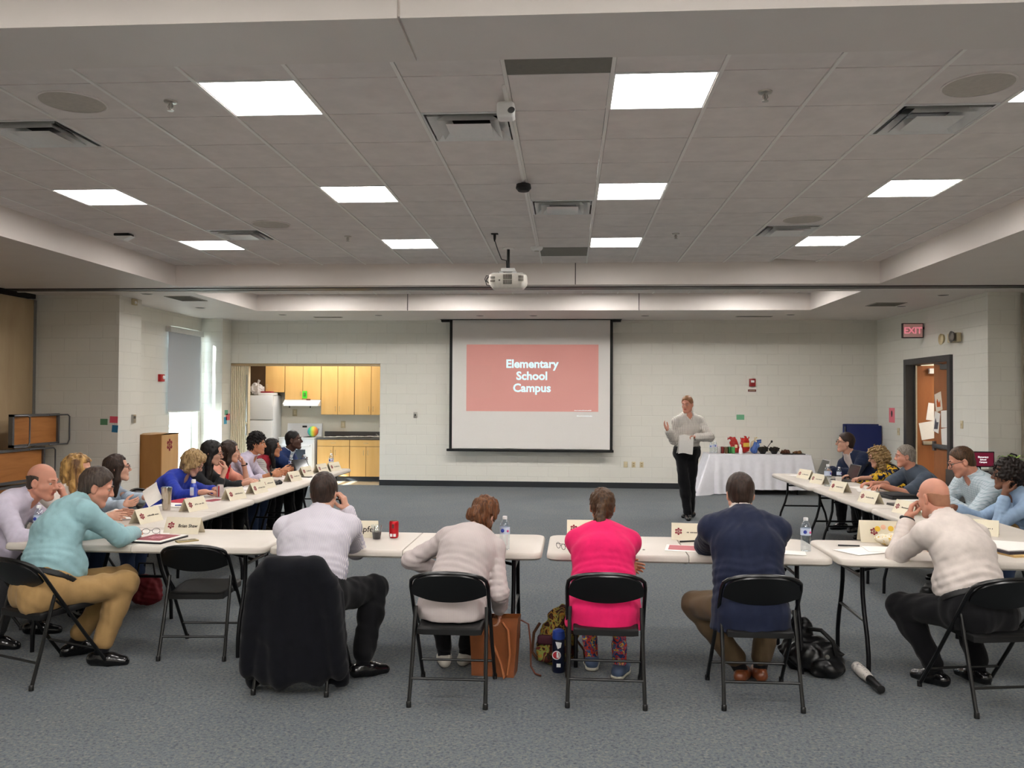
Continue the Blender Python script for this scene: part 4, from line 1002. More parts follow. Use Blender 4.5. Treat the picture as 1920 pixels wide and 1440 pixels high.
# ------------------------------------------------------------------ things behind the right row
t = thing('media_cart', 'dark media cabinet behind the plaid shirt at the right', 'cabinet', (5.72, 11.85, 0))
MB().rbox(-.45, .6, -.3, .3, 0, .8, .01).build('body', M_plain('dark walnut laminate', '#2b211d', .4), t); MB().box(-.44, .07, -.306, -.3, .1, .76).build('door', M_plain('dark walnut door', '#33261f', .4), t); MB().box(.08, .59, -.306, -.3, .1, .76).build('door', M_plain('dark walnut door', '#33261f', .4), t)
t = thing('monitor', 'small monitor mirroring the red title slide on the dark cabinet', 'monitor', (5.52, 11.72, .8))
MB().rbox(-.2, .2, -.015, .02, .06, .27, .006).build('bezel', m_black, t); MB().box(-.185, .185, -.017, -.0155, .075, .255).build('screen', slide_mat('monitor red', '#7a1433', .6, None, '#240810'), t)
MB().box(-.03, .03, 0, .02, .0, .08).box(-.1, .1, -.06, .08, 0, .012).build('stand', m_black, t)
mb = MB()
for k, s_ in enumerate(('Elementary', 'School', 'Campus')): mb.text(s_, .03, 0, frame_mat((.05, -.0185, .195-.034*k), (1, 0, 0), (0, 0, 1), (0, -1, 0)), bold=.001, depth=.0003)
mb.build('slide_text', M_emit('monitor white', (1, .95, .95, 1), 1.0), t)
t = thing('potted_plant', 'leafy green potted plant beside the monitor', 'plant', (5.93, 11.7, .8))
MB().lathe([(.06, 0), (.09, .1), (.095, .11), (.08, .11), (.075, .09)], 18).build('pot', M_plain('dark pot', '#2a2522', .5), t)
random.seed(5); m_leaf = M_plain('leaf green', '#8fb04a', .4, var=.25, vscale=12)
mb = MB()
for k in range(46):
    a = random.uniform(0, 2*PI); L = random.uniform(.08, .17); up = random.uniform(.02, .13); d = Vector((math.cos(a), math.sin(a), 0)); s_ = Vector((-d.y, d.x, 0)); b0 = Vector((0, 0, .1))+d*.02; w_ = random.uniform(.016, .028)
    g = []
    for i in range(6):
        f = i/5; p = b0+d*L*f+Vector((0, 0, up*math.sin(f*2.2))); ww = w_*math.sin(PI*(.08+.88*f)); g.append([p-s_*ww, p+Vector((0, 0, -.004)), p+s_*ww])
    mb.sheet(g)
mb.build('foliage', m_leaf, t)
t = thing('wall_box', 'grey electrical box with a looped conduit on the right jog', 'electrical box', (6.33, 12.35, .86)); MB().rbox(-.09, .06, -.07, 0, -.1, .06, .008).build('box', m_grey, t); MB().tube([(.0, -.04, .06), (-.02, -.04, .13), (-.09, -.04, .15), (-.13, -.04, .1), (-.13, -.04, 0), (-.12, -.03, -.1)], .012, 8).build('conduit', m_black, t)
o = MB().tube([(6.395, 12.3, .95), (6.395, 12.3, 3.28)], .016, 8).build('wall_conduit', M_plain('painted pipe', '#a39a8a', .5)); tag(o, 'painted vertical conduit pipe in the far right corner', 'pipe')
# ------------------------------------------------------------------ things on the tables
TT = .745
m_card = M_plain('cream card', '#e2d9c2', .8, var=.015); m_ink = M_plain('dark ink', '#2b2622', .8)
def name_card(x, y, rot, lab, text=None, size=.03, w=.27, h=.115, dp=.11, seed=0, ink=True, ctr=.03):
    """tent card; its written face looks along local -Y"""
    t = thing('name_card', lab, 'name card', (x, y, TT), R(rot), 'tent name cards')
    MB().sheet([[(-w/2, -dp/2, .001), (w/2, -dp/2, .001)], [(-w/2, 0, h), (w/2, 0, h)], [(-w/2, dp/2, .001), (w/2, dp/2, .001)]], .0015, smooth=False).build('folded_card', m_card, t)
    n = Vector((0, -h, dp/2)).normalized(); up = Vector((0, dp/2, h)).normalized()
    def at(u, v): return Vector((u, -dp/2, 0))+up*(v*math.hypot(h, dp/2))+n*.0022
    emblem(MB(), .052, frame_mat(at(-.085, .5), (1, 0, 0), up, n)).build('emblem', m_maroon, t, recalc=False)
    if text: MB().text(text, size, 0, frame_mat(at(ctr, .48), (1, 0, 0), up, n), depth=.0003, bold=.0006).build('lettering', m_ink, t)
    elif ink:
        rs = random.Random(seed); mb = MB(); M = frame_mat(at(.035, .48), (1, 0, 0), up, n); u = -.062
        while u < .062:
            ww = rs.uniform(.006, .011); hh = rs.choice([.008, .008, .013]); mb.add([(u, -.007, 0), (u+ww*.75, -.007, 0), (u+ww*.75, -.007+hh, 0), (u, -.007+hh, 0)], [(0, 1, 2, 3)], 0, False, M); u += ww+(.008 if rs.random() < .12 else .001)
        mb.build('lettering', m_ink, t, recalc=False)
    return t
name_card(-2.82, 6.03, -3, 'name card with a legible two-word name by the gold smartphone', 'Brian Shaw', .033, ctr=.045)
name_card(-1.50, 6.0, 1, 'name card with big letters half hidden behind the striped shirt', 'Apfel', .062, ctr=.055)
name_card(.13, 6.2, 0, 'name card hidden behind the woman in pink', None, seed=3)
name_card(.88, 6.11, -8, 'name card at the left elbow of the navy suit', None, seed=4)
nc = name_card(2.25, 6.14, -4, 'large name card partly covered by a flowered bag before the bald man', None, w=.36, h=.15, seed=5, ink=False)
for (x, y, rot, lab, sd) in [(-3.36, 6.52, 78, 'name card nearest the front in the left row', 6), (-3.30, 7.24, 78, 'name card beside the steel tumbler', 7), (-3.27, 8.06, 76, 'name card beside the white and red can, left row', 8),
        (-3.25, 8.62, 80, 'name card before the royal blue top', 9), (-3.33, 9.1, 80, 'name card just beyond the one before the royal blue top', 10), (-3.3, 9.92, 80, 'name card before the curly haired young man', 11),
        (-3.38, 10.65, 80, 'name card near the dark tablet, its nearer side', 12), (-3.31, 11.1, 78, 'name card leaning by the dark tablet, left row', 13), (-3.22, 11.38, 74, 'name card at the far end of the left row', 14),
        (3.04, 11.0, -72, 'name card at the far end of the right row', 15), (3.02, 10.35, -74, 'name card behind the water bottles, right row', 16), (2.98, 9.45, -74, 'name card before the grey t-shirt man', 17),
        (2.96, 8.46, -74, 'name card before the black binder, right row', 18), (3.0, 7.68, -74, 'name card half hidden by the bald head', 19)]:
    name_card(x, y, rot, lab, None, seed=sd)
name_card(3.08, 6.55, -30, 'name card right of the bald man', None, seed=20)
# bottles
m_pet = M_glass('clear bottle plastic', '#f4f8fa', .05, .85); m_cap = M_plain('white cap', '#f1f1f1', .4); m_lab1 = M_plain('blue and white label', '#c9d3e6', .4); m_lab2 = M_plain('blue label spot', '#2b3f9c', .4); m_pk = M_plain('pink label spot', '#e0629a', .4)
m_water = M_glass('water', '#e8f2f4', .03, .8)
def bottle():
    t = thing('water_bottle', 'x', 'water bottle', (0, 0, 0), 0, 'clear water bottles')
    prof = [(.02, .004), (.031, .0), (.033, .006), (.032, .03), (.0335, .04), (.0315, .05), (.0335, .06), (.0315, .07), (.0335, .08), (.0335, .15), (.032, .16), (.026, .18), (.017, .195), (.0135, .2), (.0135, .212)]
    MB().lathe(prof, 20).build('bottle_body', m_pet, t)
    MB().lathe([(.015, .2), (.0155, .202), (.0155, .218), (.013, .22), (0, .22)], 16).build('cap', m_cap, t)
    l = MB().lathe([(.0342, .105), (.0342, .15)], 24, caps=False).build('label_band', m_lab1, t)
    MB().ball((-.012, -.032, .128), (.013, .006, .013), 10).build('label_mark', m_lab2, l); MB().ball((.021, -.0275, .125), (.008, .006, .008), 10).build('label_mark', m_pk, l); return t
b0 = bottle()
bs = [(-3.76, 5.76, TT, 10, 1.0, 'clear water bottle at the front left end, before the lavender shirt'), (-.415, 5.56, TT, 0, 1.0, 'clear water bottle right of the grey shirted woman'), (1.575, 5.70, TT, 0, 1.0, 'clear water bottle right of the navy suit'),
      (3.02, 10.02, TT, 60, 1.15, 'taller water bottle in the right row'), (3.3, 10.5, TT, 60, .85, 'small blue labelled bottle before the navy blazer'), (-3.30, 11.55, TT, 0, 1.0, 'water bottle at the far end of the left row'),
      (-3.72, 11.1, TT, 0, 1.0, 'water bottle before the woman in striped sleeves'), (-3.60, 11.3, TT, 0, 1.0, 'water bottle before the man in the blue blazer'),
      (2.68, 15.98, TT, 0, 1.0, 'left water bottle on the buffet table'), (2.76, 16.02, TT, 20, 1.05, 'right water bottle on the buffet table')]
for k, (x, y, z, a, s_, lab) in enumerate(bs):
    if k == 0: r_ = b0; r_.location = (x, y, z+.004); r_.rotation_euler = (0, 0, R(a)); r_['label'] = lab
    else: r_ = dup(b0, (x, y, z+.004), R(a), lab)
    r_.scale = (s_,)*3
t = thing('vitamin_drink_bottle', 'blue drink bottle with a white cap before the royal blue top', 'bottle', (-3.62, 7.93, TT))
MB().lathe([(.03, 0), (.033, .01), (.033, .13), (.03, .15), (.018, .165), (.018, .17)], 20).build('bottle_body', M_plain('blue drink', '#2f48b8', .15, coat=.5), t); MB().lathe([(.02, .168), (.021, .17), (.021, .2), (.018, .203), (0, .203)], 16).build('cap', m_cap, t)
MB().rbox(-.018, .018, -.037, -.03, .05, .13, .006).build('label_panel', m_lab1, t)
t = thing('tumbler', 'tall stainless steel tumbler on the left row', 'tumbler', (-3.54, 7.22, TT)); MB().lathe([(.033, 0), (.034, .004), (.046, .19), (.047, .2), (.044, .2), (.042, .19), (.033, .02), (0, .018)], 28).build('cup', M_plain('polished steel', '#c6bcb0', .16, metal=1), t); MB().lathe([(.0445, .196), (.04, .205), (0, .205)], 24).build('lid', M_glass('smoke lid', '#c8c8c8', .1, .6), t)
def can(name, lab, x, y, z, col, sc_=1.0, mark=None, group=None, slim=1.0):
    t = thing(name, lab, 'drink can', (x, y, z), 0, group); t.scale = (sc_*slim, sc_*slim, sc_)
    MB().lathe([(.026, 0), (.029, .004), (.033, .012), (.033, .108), (.028, .119)], 24).build('can_body', M_plain('can '+col, col, .28, metal=.35), t)
    MB().lathe([(.028, .119), (.0285, .122), (.0265, .122), (.0255, .117), (0, .117)], 24).build('can_top', m_steel, t)
    if mark: MB().box(-.022, -.004, -.0338, -.028, .012, .032).box(.002, .02, -.0338, -.028, .012, .032).build('white_marks', m_white, t); MB().box(-.008, .008, -.0345, -.03, .07, .1).build('dark_mark', M_plain('dark print', '#5c2a2a', .4), t)
    return t
can('soda_can', 'red soda can on the front table', -1.243, 5.97, TT, '#b3121f', 1.02, True)
can('soda_can', 'slim white and red can in the left row', -3.49, 8.25, TT, '#c9bdbd', 1.0)
c_ = MB().box(-.006, .006, -.0345, -.03, .005, .11).build('stripe', M_plain('can red stripe', '#a3242c', .3), bpy.data.objects['soda_can.001'])
t = thing('plastic_cup', 'clear plastic cup of dark cola beside the red can', 'cup', (-1.352, 5.90, TT))
MB().lathe([(.026, .002), (.028, 0), (.039, .098), (.0405, .1), (.038, .098)], 24, caps=False).build('cup', m_pet, t); MB().lathe([(.0262, .004), (.0325, .052), (0, .052)], 24).build('cola', M_plain('cola', '#160a06', .1), t)
# papers, folders, gadgets
def sheet_(name, lab, cat, x, y, rot, w, h, mat, z=TT, t=.0015, group=None, curl=0.0):
    g = [[(-w/2+w*i/6, -h/2+h*j/6, .001+curl*(abs(i-3)/3)**3) for j in range(7)] for i in range(7)]
    o = MB().sheet(g, t).build(name, mat, None, (x, y, z+t+.001), R(rot)); return tag(o, lab, cat, group)
PG = 'loose papers on the tables'
m_fold = M_plain('maroon cover', '#8e2b3c', .4)
t = thing('folder', 'maroon fronted white folder at the elbow of the teal shirt', 'folder', (-2.86, 5.72, TT), R(-8)); MB().rbox(-.12, .13, -.16, .16, 0, .012, .002).build('binder', M_plain('black board', '#1c1c20', .4), t); MB().box(-.118, .122, -.155, .158, .012, .016).build('pages', m_pap, t)
c_ = MB().box(-.11, .09, -.12, .13, .0162, .0172).build('cover_panel', m_fold, t); emblem(MB(), .11, frame_mat((-.01, .0, .0176), (1, 0, 0), (0, 1, 0), (0, 0, 1))).build('emblem', M_plain('pale print', '#d79aa4', .6), c_, recalc=False)
sheet_('paper_sheet', 'white papers under the eyeglasses by the teal sleeve', 'paper', -3.02, 5.95, 12, .24, .3, m_pap, TT, .002, PG)
m_glas = M_plain('eyeglass frame black', '#1b1412', .3)
def table_glasses(lab, x, y, rot, z=TT):
    t = thing('eyeglasses', lab, 'eyeglasses', (x, y, z), R(rot)); mb = MB()
    for s_ in (-1, 1):
        P = [(s_*.034+.026*math.cos(2*PI*k/16), 0, .022+.019*math.sin(2*PI*k/16)) for k in range(16)]; mb.tube(P, .0018, 6, closed=True)
    mb.tube([(-.008, 0, .026), (.008, 0, .026)], .0018, 6); mb.build('rims', m_glas, t)
    for s_ in (-1, 1): MB().tube([(s_*.06, 0, .028), (s_*.062, .1, .016), (s_*.06, .135, .003)], .0016, 6).build('temple', m_glas, t)
table_glasses('black eyeglasses lying on white papers by the maroon folder', -3.02, 5.93, 205, TT+.004)
table_glasses('black eyeglasses folded on the table left of the pink top', -.045, 5.62, -60)
t = thing('smartphone', 'gold smartphone on the front left table', 'phone', (-2.635, 5.68, TT), R(-48)); MB().rbox(-.036, .036, -.072, .072, 0, .009, .004).build('case', M_plain('gold phone', '#9c8a5e', .35, metal=.5), t); MB().box(-.03, .03, -.06, .06, .009, .0096).build('screen', M_plain('phone screen', '#6f654a', .12), t)
t = thing('folder', 'red and white leaflet left of the navy suit', 'leaflet', (.78, 5.73, TT), R(-10)); MB().box(-.12, .16, -.12, .12, 0, .003).build('sheet', m_pap, t); MB().box(-.1, .14, -.08, .1, .003, .0036).build('cover_panel', M_plain('washed red', '#b55a62', .5), t)
o = MB().tube([(-.07, 0, .008), (.06, 0, .008)], .006, 8).build('pen', m_black, None, (.85, 5.98, TT), R(20)); tag(o, 'black pen by the name card left of the navy suit', 'pen')
o = MB().prism([(-.008, -.02), (.008, -.02), (.0, .02)], 0, .006, 'xy').build('metal_clip', m_steel, None, (.505, 5.66, TT)); tag(o, 'tiny metal clip on the table right of the pink top', 'clip')
sheet_('paper_sheet', 'white papers before the navy suit', 'paper', 1.1, 5.85, 5, .3, .22, m_pap, TT, .0015, PG)
sheet_('paper_sheet', 'paper sheet at the far edge before the navy suit bottle', 'paper', 1.45, 5.62, -12, .2, .15, m_pap, TT, .0015, PG)
sheet_('paper_sheet', 'lower spread of white papers before the bald man', 'paper', 1.95, 5.73, 28, .3, .22, m_pap, TT, .0015, PG)
sheet_('paper_sheet', 'upper spread of white papers before the bald man', 'paper', 2.13, 5.79, -6, .28, .21, m_pap, TT+.002, .0015, PG)
o = MB().tube([(-.075, 0, .0065), (.065, 0, .0065)], .005, 8).build('pen', m_black, None, (1.93, 5.92, TT), R(-6)); tag(o, 'black pen above the papers before the bald man', 'pen')
s = SDF((-.2, -.1, -.02), (.2, .1, .14), .008); s.ell((0, 0, .04), (.15, .06, .04), None, .02); s.ell((.1, 0, .05), (.07, .05, .045)); s.folds(.004, .05, 5); s.clip((0, 0, 0), (0, 0, -1))
o = s.build('wrapped_snack', M_blotch('flowered wrap', [(0, '#e8dfc9'), (.55, '#d8b04a'), (.66, '#e8dfc9'), (.74, '#c58a92')], 30), None, None, (2.28, 5.98, TT), R(-5)); tag(o, 'flowered cream wrapped bundle before the bald man', 'bag')
t = thing('flower_sticker', 'yellow and pink flowers printed on the large card before the bald man', 'decal', (2.25, 6.14, TT), R(-4)); mb = MB()
for (u, v, r_, mi) in ((-.06, .62, .02, 0), (-.02, .7, .018, 1), (.03, .64, .02, 0), (.07, .7, .016, 1)):
    p = Vector((u, -.055, 0))+Vector((0, .055, .15)).normalized()*v*.16+Vector((0, -.15, .055)).normalized()*.003; mb.lathe([(r_, 0), (0, .001)], 10, mi=mi, M=frame_mat(p, (1, 0, 0), (0, .055, .15), (0, -.15, .055)))
fl = mb.build('flower_print', [M_plain('yellow print', '#e2b93f', .6), M_plain('peach print', '#e8b79a', .6)], nc, (0, 0, 0)); bpy.data.objects.remove(t)
t = thing('document_stack', 'stack of dark and manila folders at the far right front', 'folders', (2.98, 5.75, TT), R(14)); MB().box(-.16, .16, -.12, .12, 0, .014).build('folder', M_plain('manila', '#cdab72', .7), t)
MB().box(-.17, .15, -.09, .15, .014, .03).build('folder', M_plain('dark cover', '#2f2a33', .5), t); MB().box(-.15, .14, -.06, .17, .03, .036).build('pages', m_pap, t)
sheet_('paper_sheet', 'broad white papers right of the bald man', 'paper', 3.0, 6.12, -20, .42, .3, m_pap, TT, .0015, PG)
for (x, y, rot, w, h, lab) in [(-3.62, 6.72, 20, .3, .22, 'white paper lying before the lavender shirt'), (-3.62, 7.55, -14, .3, .24, 'white paper behind the steel tumbler'), (-3.45, 9.0, 8, .24, .3, 'notepad paper before the long haired woman'), (-3.45, 8.62, -10, .2, .26, 'white paper under the slim can, left row'),
        (-3.5, 10.15, 10, .3, .24, 'white paper before the young man'), (3.05, 11.35, 24, .2, .3, 'white papers at the far end of the right row'), (3.35, 9.85, 10, .22, .3, 'white paper under the flowered woman\'s hands'), (3.3, 9.55, -15, .2, .28, 'white sheet by the t-shirt man\'s hands'), (3.42, 8.75, 0, .22, .3, 'white sheet under the plaid man\'s hands')]:
    sheet_('paper_sheet', lab, 'paper', x, y, rot, w, h, m_pap, TT, .0015, PG)
t = thing('leaflet', 'maroon leaflet with white marks before the royal blue top', 'leaflet', (-3.42, 7.95, TT), R(76)); MB().box(-.15, .15, -.08, .08, 0, .003).build('sheet', m_pap, t); MB().box(-.12, .1, -.06, .06, .003, .004).build('cover_panel', m_fold, t)
t = thing('folder', 'bright red folder under the blue drink bottle', 'folder', (-3.7, 7.9, TT), R(80)); MB().rbox(-.16, .16, -.11, .11, 0, .0035, .001, 1).build('cover', M_plain('bright red', '#c03440', .5), t)
o = MB().tube([(-.07, 0, .006), (.07, 0, .006)], .005, 8).build('pen', M_plain('blue pen', '#27409c', .3), None, (-3.52, 7.5, TT+.004), R(20)); tag(o, 'blue pen on the paper behind the steel tumbler', 'pen')
def laptop(lab, x, y, rot, col, tilt, w=.32, d=.22, name='laptop', cat='laptop'):
    t = thing(name, lab, cat, (x, y, TT), R(rot)); m_ = M_plain('shell '+col, col, .35, metal=.4)
    MB().rbox(-w/2, w/2, -d/2, d/2, 0, .014, .004).build('base', m_, t); M = Matrix.Translation((0, d/2, .014)) @ Matrix.Rotation(R(-tilt), 4, 'X')
    s_ = MB().rbox(-w/2, w/2, -.008, 0, 0, d, .003, 2, 0, M).build('lid', m_, t); MB().box(-w/2+.01, w/2-.01, -.0095, -.0082, .012, d-.012, 0, M).build('screen', M_plain('laptop glass', '#15181c', .1), s_); MB().box(-w/2+.02, w/2-.02, -.06, .09, .014, .0155).build('keyboard', m_black, t)
    return t
laptop('silver laptop with its lid up at the far right end', 3.22, 11.35, -90, '#a9a6a8', 22)
laptop('dark grey laptop opened before the navy blazer', 3.42, 10.72, -84, '#4a4a46', 20, .3, .2)
t = thing('tablet', 'black tablet propped on its case before the blue blazer', 'tablet', (-3.5, 10.95, TT), R(64)); M = Matrix.Rotation(R(-28), 4, 'X'); MB().rbox(-.14, .14, -.012, 0, 0, .2, .006, 2, 0, M).build('cover', m_black, t); MB().box(-.12, .12, -.014, -.012, .015, .185, 0, M).build('screen', M_plain('tablet glass', '#101216', .1), t); MB().box(-.13, .13, .0, .11, .0, .006).build('stand', m_black, t)
t = thing('binder', 'black zip binder on the right row', 'binder', (3.38, 8.95, TT), R(-80)); MB().rbox(-.2, .2, -.15, .15, 0, .035, .01).build('cover', m_black, t); MB().rbox(-.19, .19, -.135, .145, .035, .042, .004).build('flap', M_plain('black nylon', '#151517', .7), t)
t = thing('notebook', 'dark grey closed laptop on the right row behind a name card', 'laptop', (3.2, 8.2, TT), R(-80)); MB().rbox(-.16, .16, -.11, .11, 0, .012, .004).build('base', M_plain('graphite', '#4a4744', .4), t); MB().rbox(-.158, .158, -.108, .108, .013, .02, .003).build('lid', M_plain('graphite lid', '#565250', .4), t)
t = thing('notebook', 'grey keyboard tablet before the young man', 'tablet', (-3.55, 9.72, TT), R(82)); MB().rbox(-.13, .13, -.09, .09, 0, .012, .004).build('base', M_plain('graphite', '#5a5450', .4), t); MB().box(-.115, .115, -.07, .03, .012, .0135).build('keyboard', m_black, t)
t = thing('glasses_case', 'black soft case beside the name card, left row', 'case', (-3.33, 9.45, TT), R(80)); s = SDF((-.12, -.05, -.01), (.12, .05, .06), .006); s.ell((-.04, 0, .02), (.06, .03, .022)); s.ell((.05, 0, .022), (.05, .03, .026)); s.folds(.003, .03, 2); s.clip((0, 0, 0), (0, 0, -1)); s.build('pouch', m_black, t); MB().tube([(-.1, 0, .01), (.1, .0, .03)], .003, 6).build('zip', m_grey, t)
t = thing('phone_puck', 'small dark phone by the middle of the left row', 'phone', (-3.28, 10.38, TT), R(70)); MB().rbox(-.035, .035, -.07, .07, 0, .01, .004).build('case', m_black, t); MB().box(-.03, .03, -.062, .062, .01, .0106).build('screen', M_plain('phone glass', '#2a2523', .1), t)
t = thing('paper_cup', 'pale paper cup before the t-shirt man', 'cup', (3.2, 10.2, TT)); MB().lathe([(.027, 0), (.037, .095), (.039, .097), (.036, .095), (.027, .004), (0, .003)], 20).build('cup', m_pap, t); MB().lathe([(.033, .06), (0, .06)], 20).build('drink', M_plain('coffee', '#3a2416', .2), t)
# ------------------------------------------------------------------ buffet
t = thing('buffet_table', 'long folding table hidden under the white buffet cloth', 'table', (3.53, 16.1, 0)); table_top_mb(.9, .33, .69, .735, False).build('table_top', m_ttop, t)
for sx in (-1, 1):
    for sy in (-1, 1): MB().tube([(sx*.7, sy*.25, .7), (sx*.7, sy*.27, 0)], .014, 8).build('leg', m_tleg, t)
m_linen = M_cloth('white linen', '#dedde2', .85, 500, .15, .03)
P = rrect(.915, .345, .03, 5); mb = MB(); per = len(P)
def foldw(k): return math.sin(k*1.9)*.5+math.sin(k*.83+1)*.5
rings = []
NN = 160; Ls = [0]
for k in range(per): Ls.append(Ls[-1]+math.dist(P[k], P[(k+1) % per]))
def along(u):
    d = u*Ls[-1]
    for k in range(per):
        if Ls[k+1] >= d-1e-9:
            f = (d-Ls[k])/max(Ls[k+1]-Ls[k], 1e-9); a, b = P[k], P[(k+1) % per]; return (a[0]+(b[0]-a[0])*f, a[1]+(b[1]-a[1])*f)
    return P[0]
for j in range(11):
    f = j/10; rg = []
    for k in range(NN):
        x, y = along(k/NN); cx, cy = x/max(abs(x), 1e-6) if abs(x) > .86 else 0, y/max(abs(y), 1e-6) if abs(y) > .3 else 0
        corner = 1 if (cx and cy) else 0; left = 1 if x < -.86 else 0
        out = .012+f*(.02+.045*(foldw(k*.55)+.6)*(1+1.5*left)+.12*corner*(1 if x < 0 else .35)+.06*left)
        nx_, ny_ = (cx, cy) if corner else ((cx, 0) if cx else (0, cy)); zb_ = .10-(.085 if (x < -.55 and y < 0) else 0)-(.05 if left else 0)
        yy = y+ny_*out if y < .3 else y+ny_*min(out, .02)
        rg.append((x+nx_*out, yy, .738-(.738-zb_)*f))
    rings.append(rg)
V = [p for r_ in rings for p in r_]; mb.add(V, [(i*NN+k, i*NN+(k+1) % NN, (i+1)*NN+(k+1) % NN, (i+1)*NN+k) for i in range(10) for k in range(NN)], 0, True)
mb.add([(x, y, .739) for (x, y, z) in rings[0]], [tuple(range(NN))], 0, False); mb.add([(x, y, .739) for (x, y, z) in rings[0]]+rings[0], [(k, (k+1) % NN, NN+(k+1) % NN, NN+k) for k in range(NN)], 0, True)
o = mb.build('tablecloth', m_linen, None, (3.53, 16.1, 0)); tag(o, 'white tablecloth draped to the floor over the buffet table', 'tablecloth')
BT = .742
for k, (x, c_, lab) in enumerate([(2.83, '#b9b2b0', 'silver soda can, left end of the buffet cans'), (2.895, '#7c2f2a', 'dark red soda can on the buffet'), (2.96, '#5d4a32', 'brown soda can in the middle of the buffet cans'), (3.025, '#2f6b3c', 'dark green soda can on the buffet'), (3.09, '#4f9a57', 'bright green soda can, right end of the buffet cans')]):
    can('soda_can', lab, x, 16.0+.03*(k % 2), BT, c_, 1.05, None, 'soda cans on the buffet')
t = thing('spray_bottle', 'white squeeze bottle at the front of the buffet', 'bottle', (3.2, 15.86, BT)); MB().lathe([(.035, 0), (.036, .01), (.032, .08), (.022, .12), (.012, .13), (.012, .145)], 18).build('bottle_body', m_cap, t); MB().lathe([(.014, .145), (.012, .16), (.004, .185), (0, .186)], 14).build('nozzle', m_cap, t)
def chip_bag(lab, x, y, rot, col, sx_, h, seed, tilt=0):
    t = thing('chip_bag', lab, 'snack bag', (x, y, BT), R(rot), 'chip bags on the buffet'); s = SDF((-.25, -.15, -.03), (.25, .15, h+.1), .011)
    T = Matrix.Rotation(R(tilt), 3, 'Y'); a = T @ Vector((0, 0, .07)); b = T @ Vector((0, 0, h-.08)); s.ecap(a, b, (1, 0, 0), (sx_, .065), (sx_, .05), .03); c_ = T @ Vector((0, 0, h)); s.rbox(c_, (sx_*1.05, .006, .03), .005, None, .03); s.folds(.0035, .06, seed); s.clip((0, 0, .0), (0, 0, -1))
    return t, s
t, s = chip_bag('tall red chip bag on the buffet', 3.33, 16.12, 10, '', .085, .30, 1); s.build('pouch', M_blotch('red bag', [(0, '#9c1f1c'), (.5, '#b52c22'), (.62, '#d9c9a0')], 7, .3), t); MB().rbox(-.06, .06, -.075, -.06, .12, .2, .01).build('printed_panel', M_plain('bag yellow', '#d8b24a', .4), t)
t, s = chip_bag('open red chip bag leaning left on the buffet', 3.21, 16.18, -15, '', .07, .30, 2, -22); s.build('pouch', M_plain('bag crimson', '#a3241f', .3), t); MB().rbox(-.05, .0, -.075, -.06, .1, .16, .01).build('printed_panel', M_plain('bag cream', '#d6c39a', .4), t)
t, s = chip_bag('cream chip bag between the red and blue bags', 3.5, 16.2, 5, '', .07, .27, 3, 8); s.build('pouch', M_blotch('cream bag', [(0, '#d9cdb0'), (.55, '#c9a658'), (.7, '#e4dccb')], 8, .3), t)
t, s = chip_bag('blue chip bag tipped sideways beside the black bowls', 3.45, 16.0, 15, '', .065, .25, 4, 24); s.build('pouch', M_blotch('blue bag', [(0, '#3b5690'), (.55, '#5f7db8'), (.66, '#c9cfdc')], 8, .3), t)
for k, (x, lab) in enumerate([(3.63, 'left black salad bowl on the buffet'), (3.84, 'right black salad bowl on the buffet')]):
    t = thing('salad_bowl', lab, 'bowl', (x, 15.98, BT), 0, 'black salad bowls'); t.scale = (.82, .82, .95); MB().lathe([(.05, 0), (.055, .005), (.105, .085), (.125, .11), (.12, .11), (.1, .08), (.05, .015), (0, .012)], 28).build('bowl', m_black, t)
    s = SDF((-.13, -.13, .04), (.13, .13, .16), .009); s.ell((0, 0, .09), (.105, .105, .035)); s.folds(.012, .03, 8+k); s.build('salad', M_blotch('dark greens', [(0, '#1f1a14'), (.5, '#2f2a1c'), (.62, '#3f2a20')], 40), t)
o = MB().tube([(0, 0, 0), (.09, .02, .12)], .007, 8).tube([(.02, -.03, .01), (-.06, -.04, .06)], .006, 8).ball((.1, .022, .13), (.02, .008, .025), 10).build('serving_tongs', m_black, None, (3.70, 15.98, BT+.1)); tag(o, 'black serving tongs sticking out between the salad bowls', 'tongs')
for k, (x, w_, c_, lab) in enumerate([(4.06, .1, '#4a2f28', 'dark tray heaped with brown food right of the bowls'), (4.28, .1, '#7d5c3a', 'low tray of tan food at the right buffet end')]):
    t = thing('food_tray', lab, 'tray', (x, 15.95, BT), 0, 'food trays on the buffet')
    MB().rbox(-w_, w_, -.1, .1, 0, .015, .006).build('tray', m_black, t)
    s = SDF((-.2, -.14, -.01), (.2, .14, .14), .01); s.ell((-.02, 0, .02), (w_*.75, .08, .06 if not k else .04)); s.folds(.009, .04, 20+k); s.clip((0, 0, .012), (0, 0, -1))
    s.build('food', M_blotch('food '+c_, [(0, c_), (.5, '#5c3d28'), (.6, '#3a221c')], 30), t)
# ------------------------------------------------------------------ people: one continuous body each; hair, clothes, shoes, glasses are its children
SKIN = {'fair': M_skin('fair skin', '#cb9c86'), 'pink': M_skin('ruddy skin', '#c48b75'), 'tan': M_skin('tan skin', '#b98060'), 'brown': M_skin('brown skin', '#6e4835'), 'dark': M_skin('deep brown skin', '#4a2f24')}
LIPS = {k: M_plain('lips '+k, c, .45) for k, c in (('fair', '#b3675c'), ('pink', '#b0655a'), ('tan', '#9b5a4c'), ('brown', '#6a3a34'), ('dark', '#46282a'))}
m_eye = M_plain('eye white', '#b9aca0', .3); m_iris = M_plain('dark iris', '#2a1c14', .15)
m_shoe = M_plain('black shoe leather', '#0d0d0f', .22, coat=.3); m_shoeb = M_plain('brown shoe leather', '#6b3a22', .3, coat=.2)
def rotz2(v, a): c, s = math.cos(a), math.sin(a); return arr([v[0]*c-v[1]*s, v[0]*s+v[1]*c, v[2]])
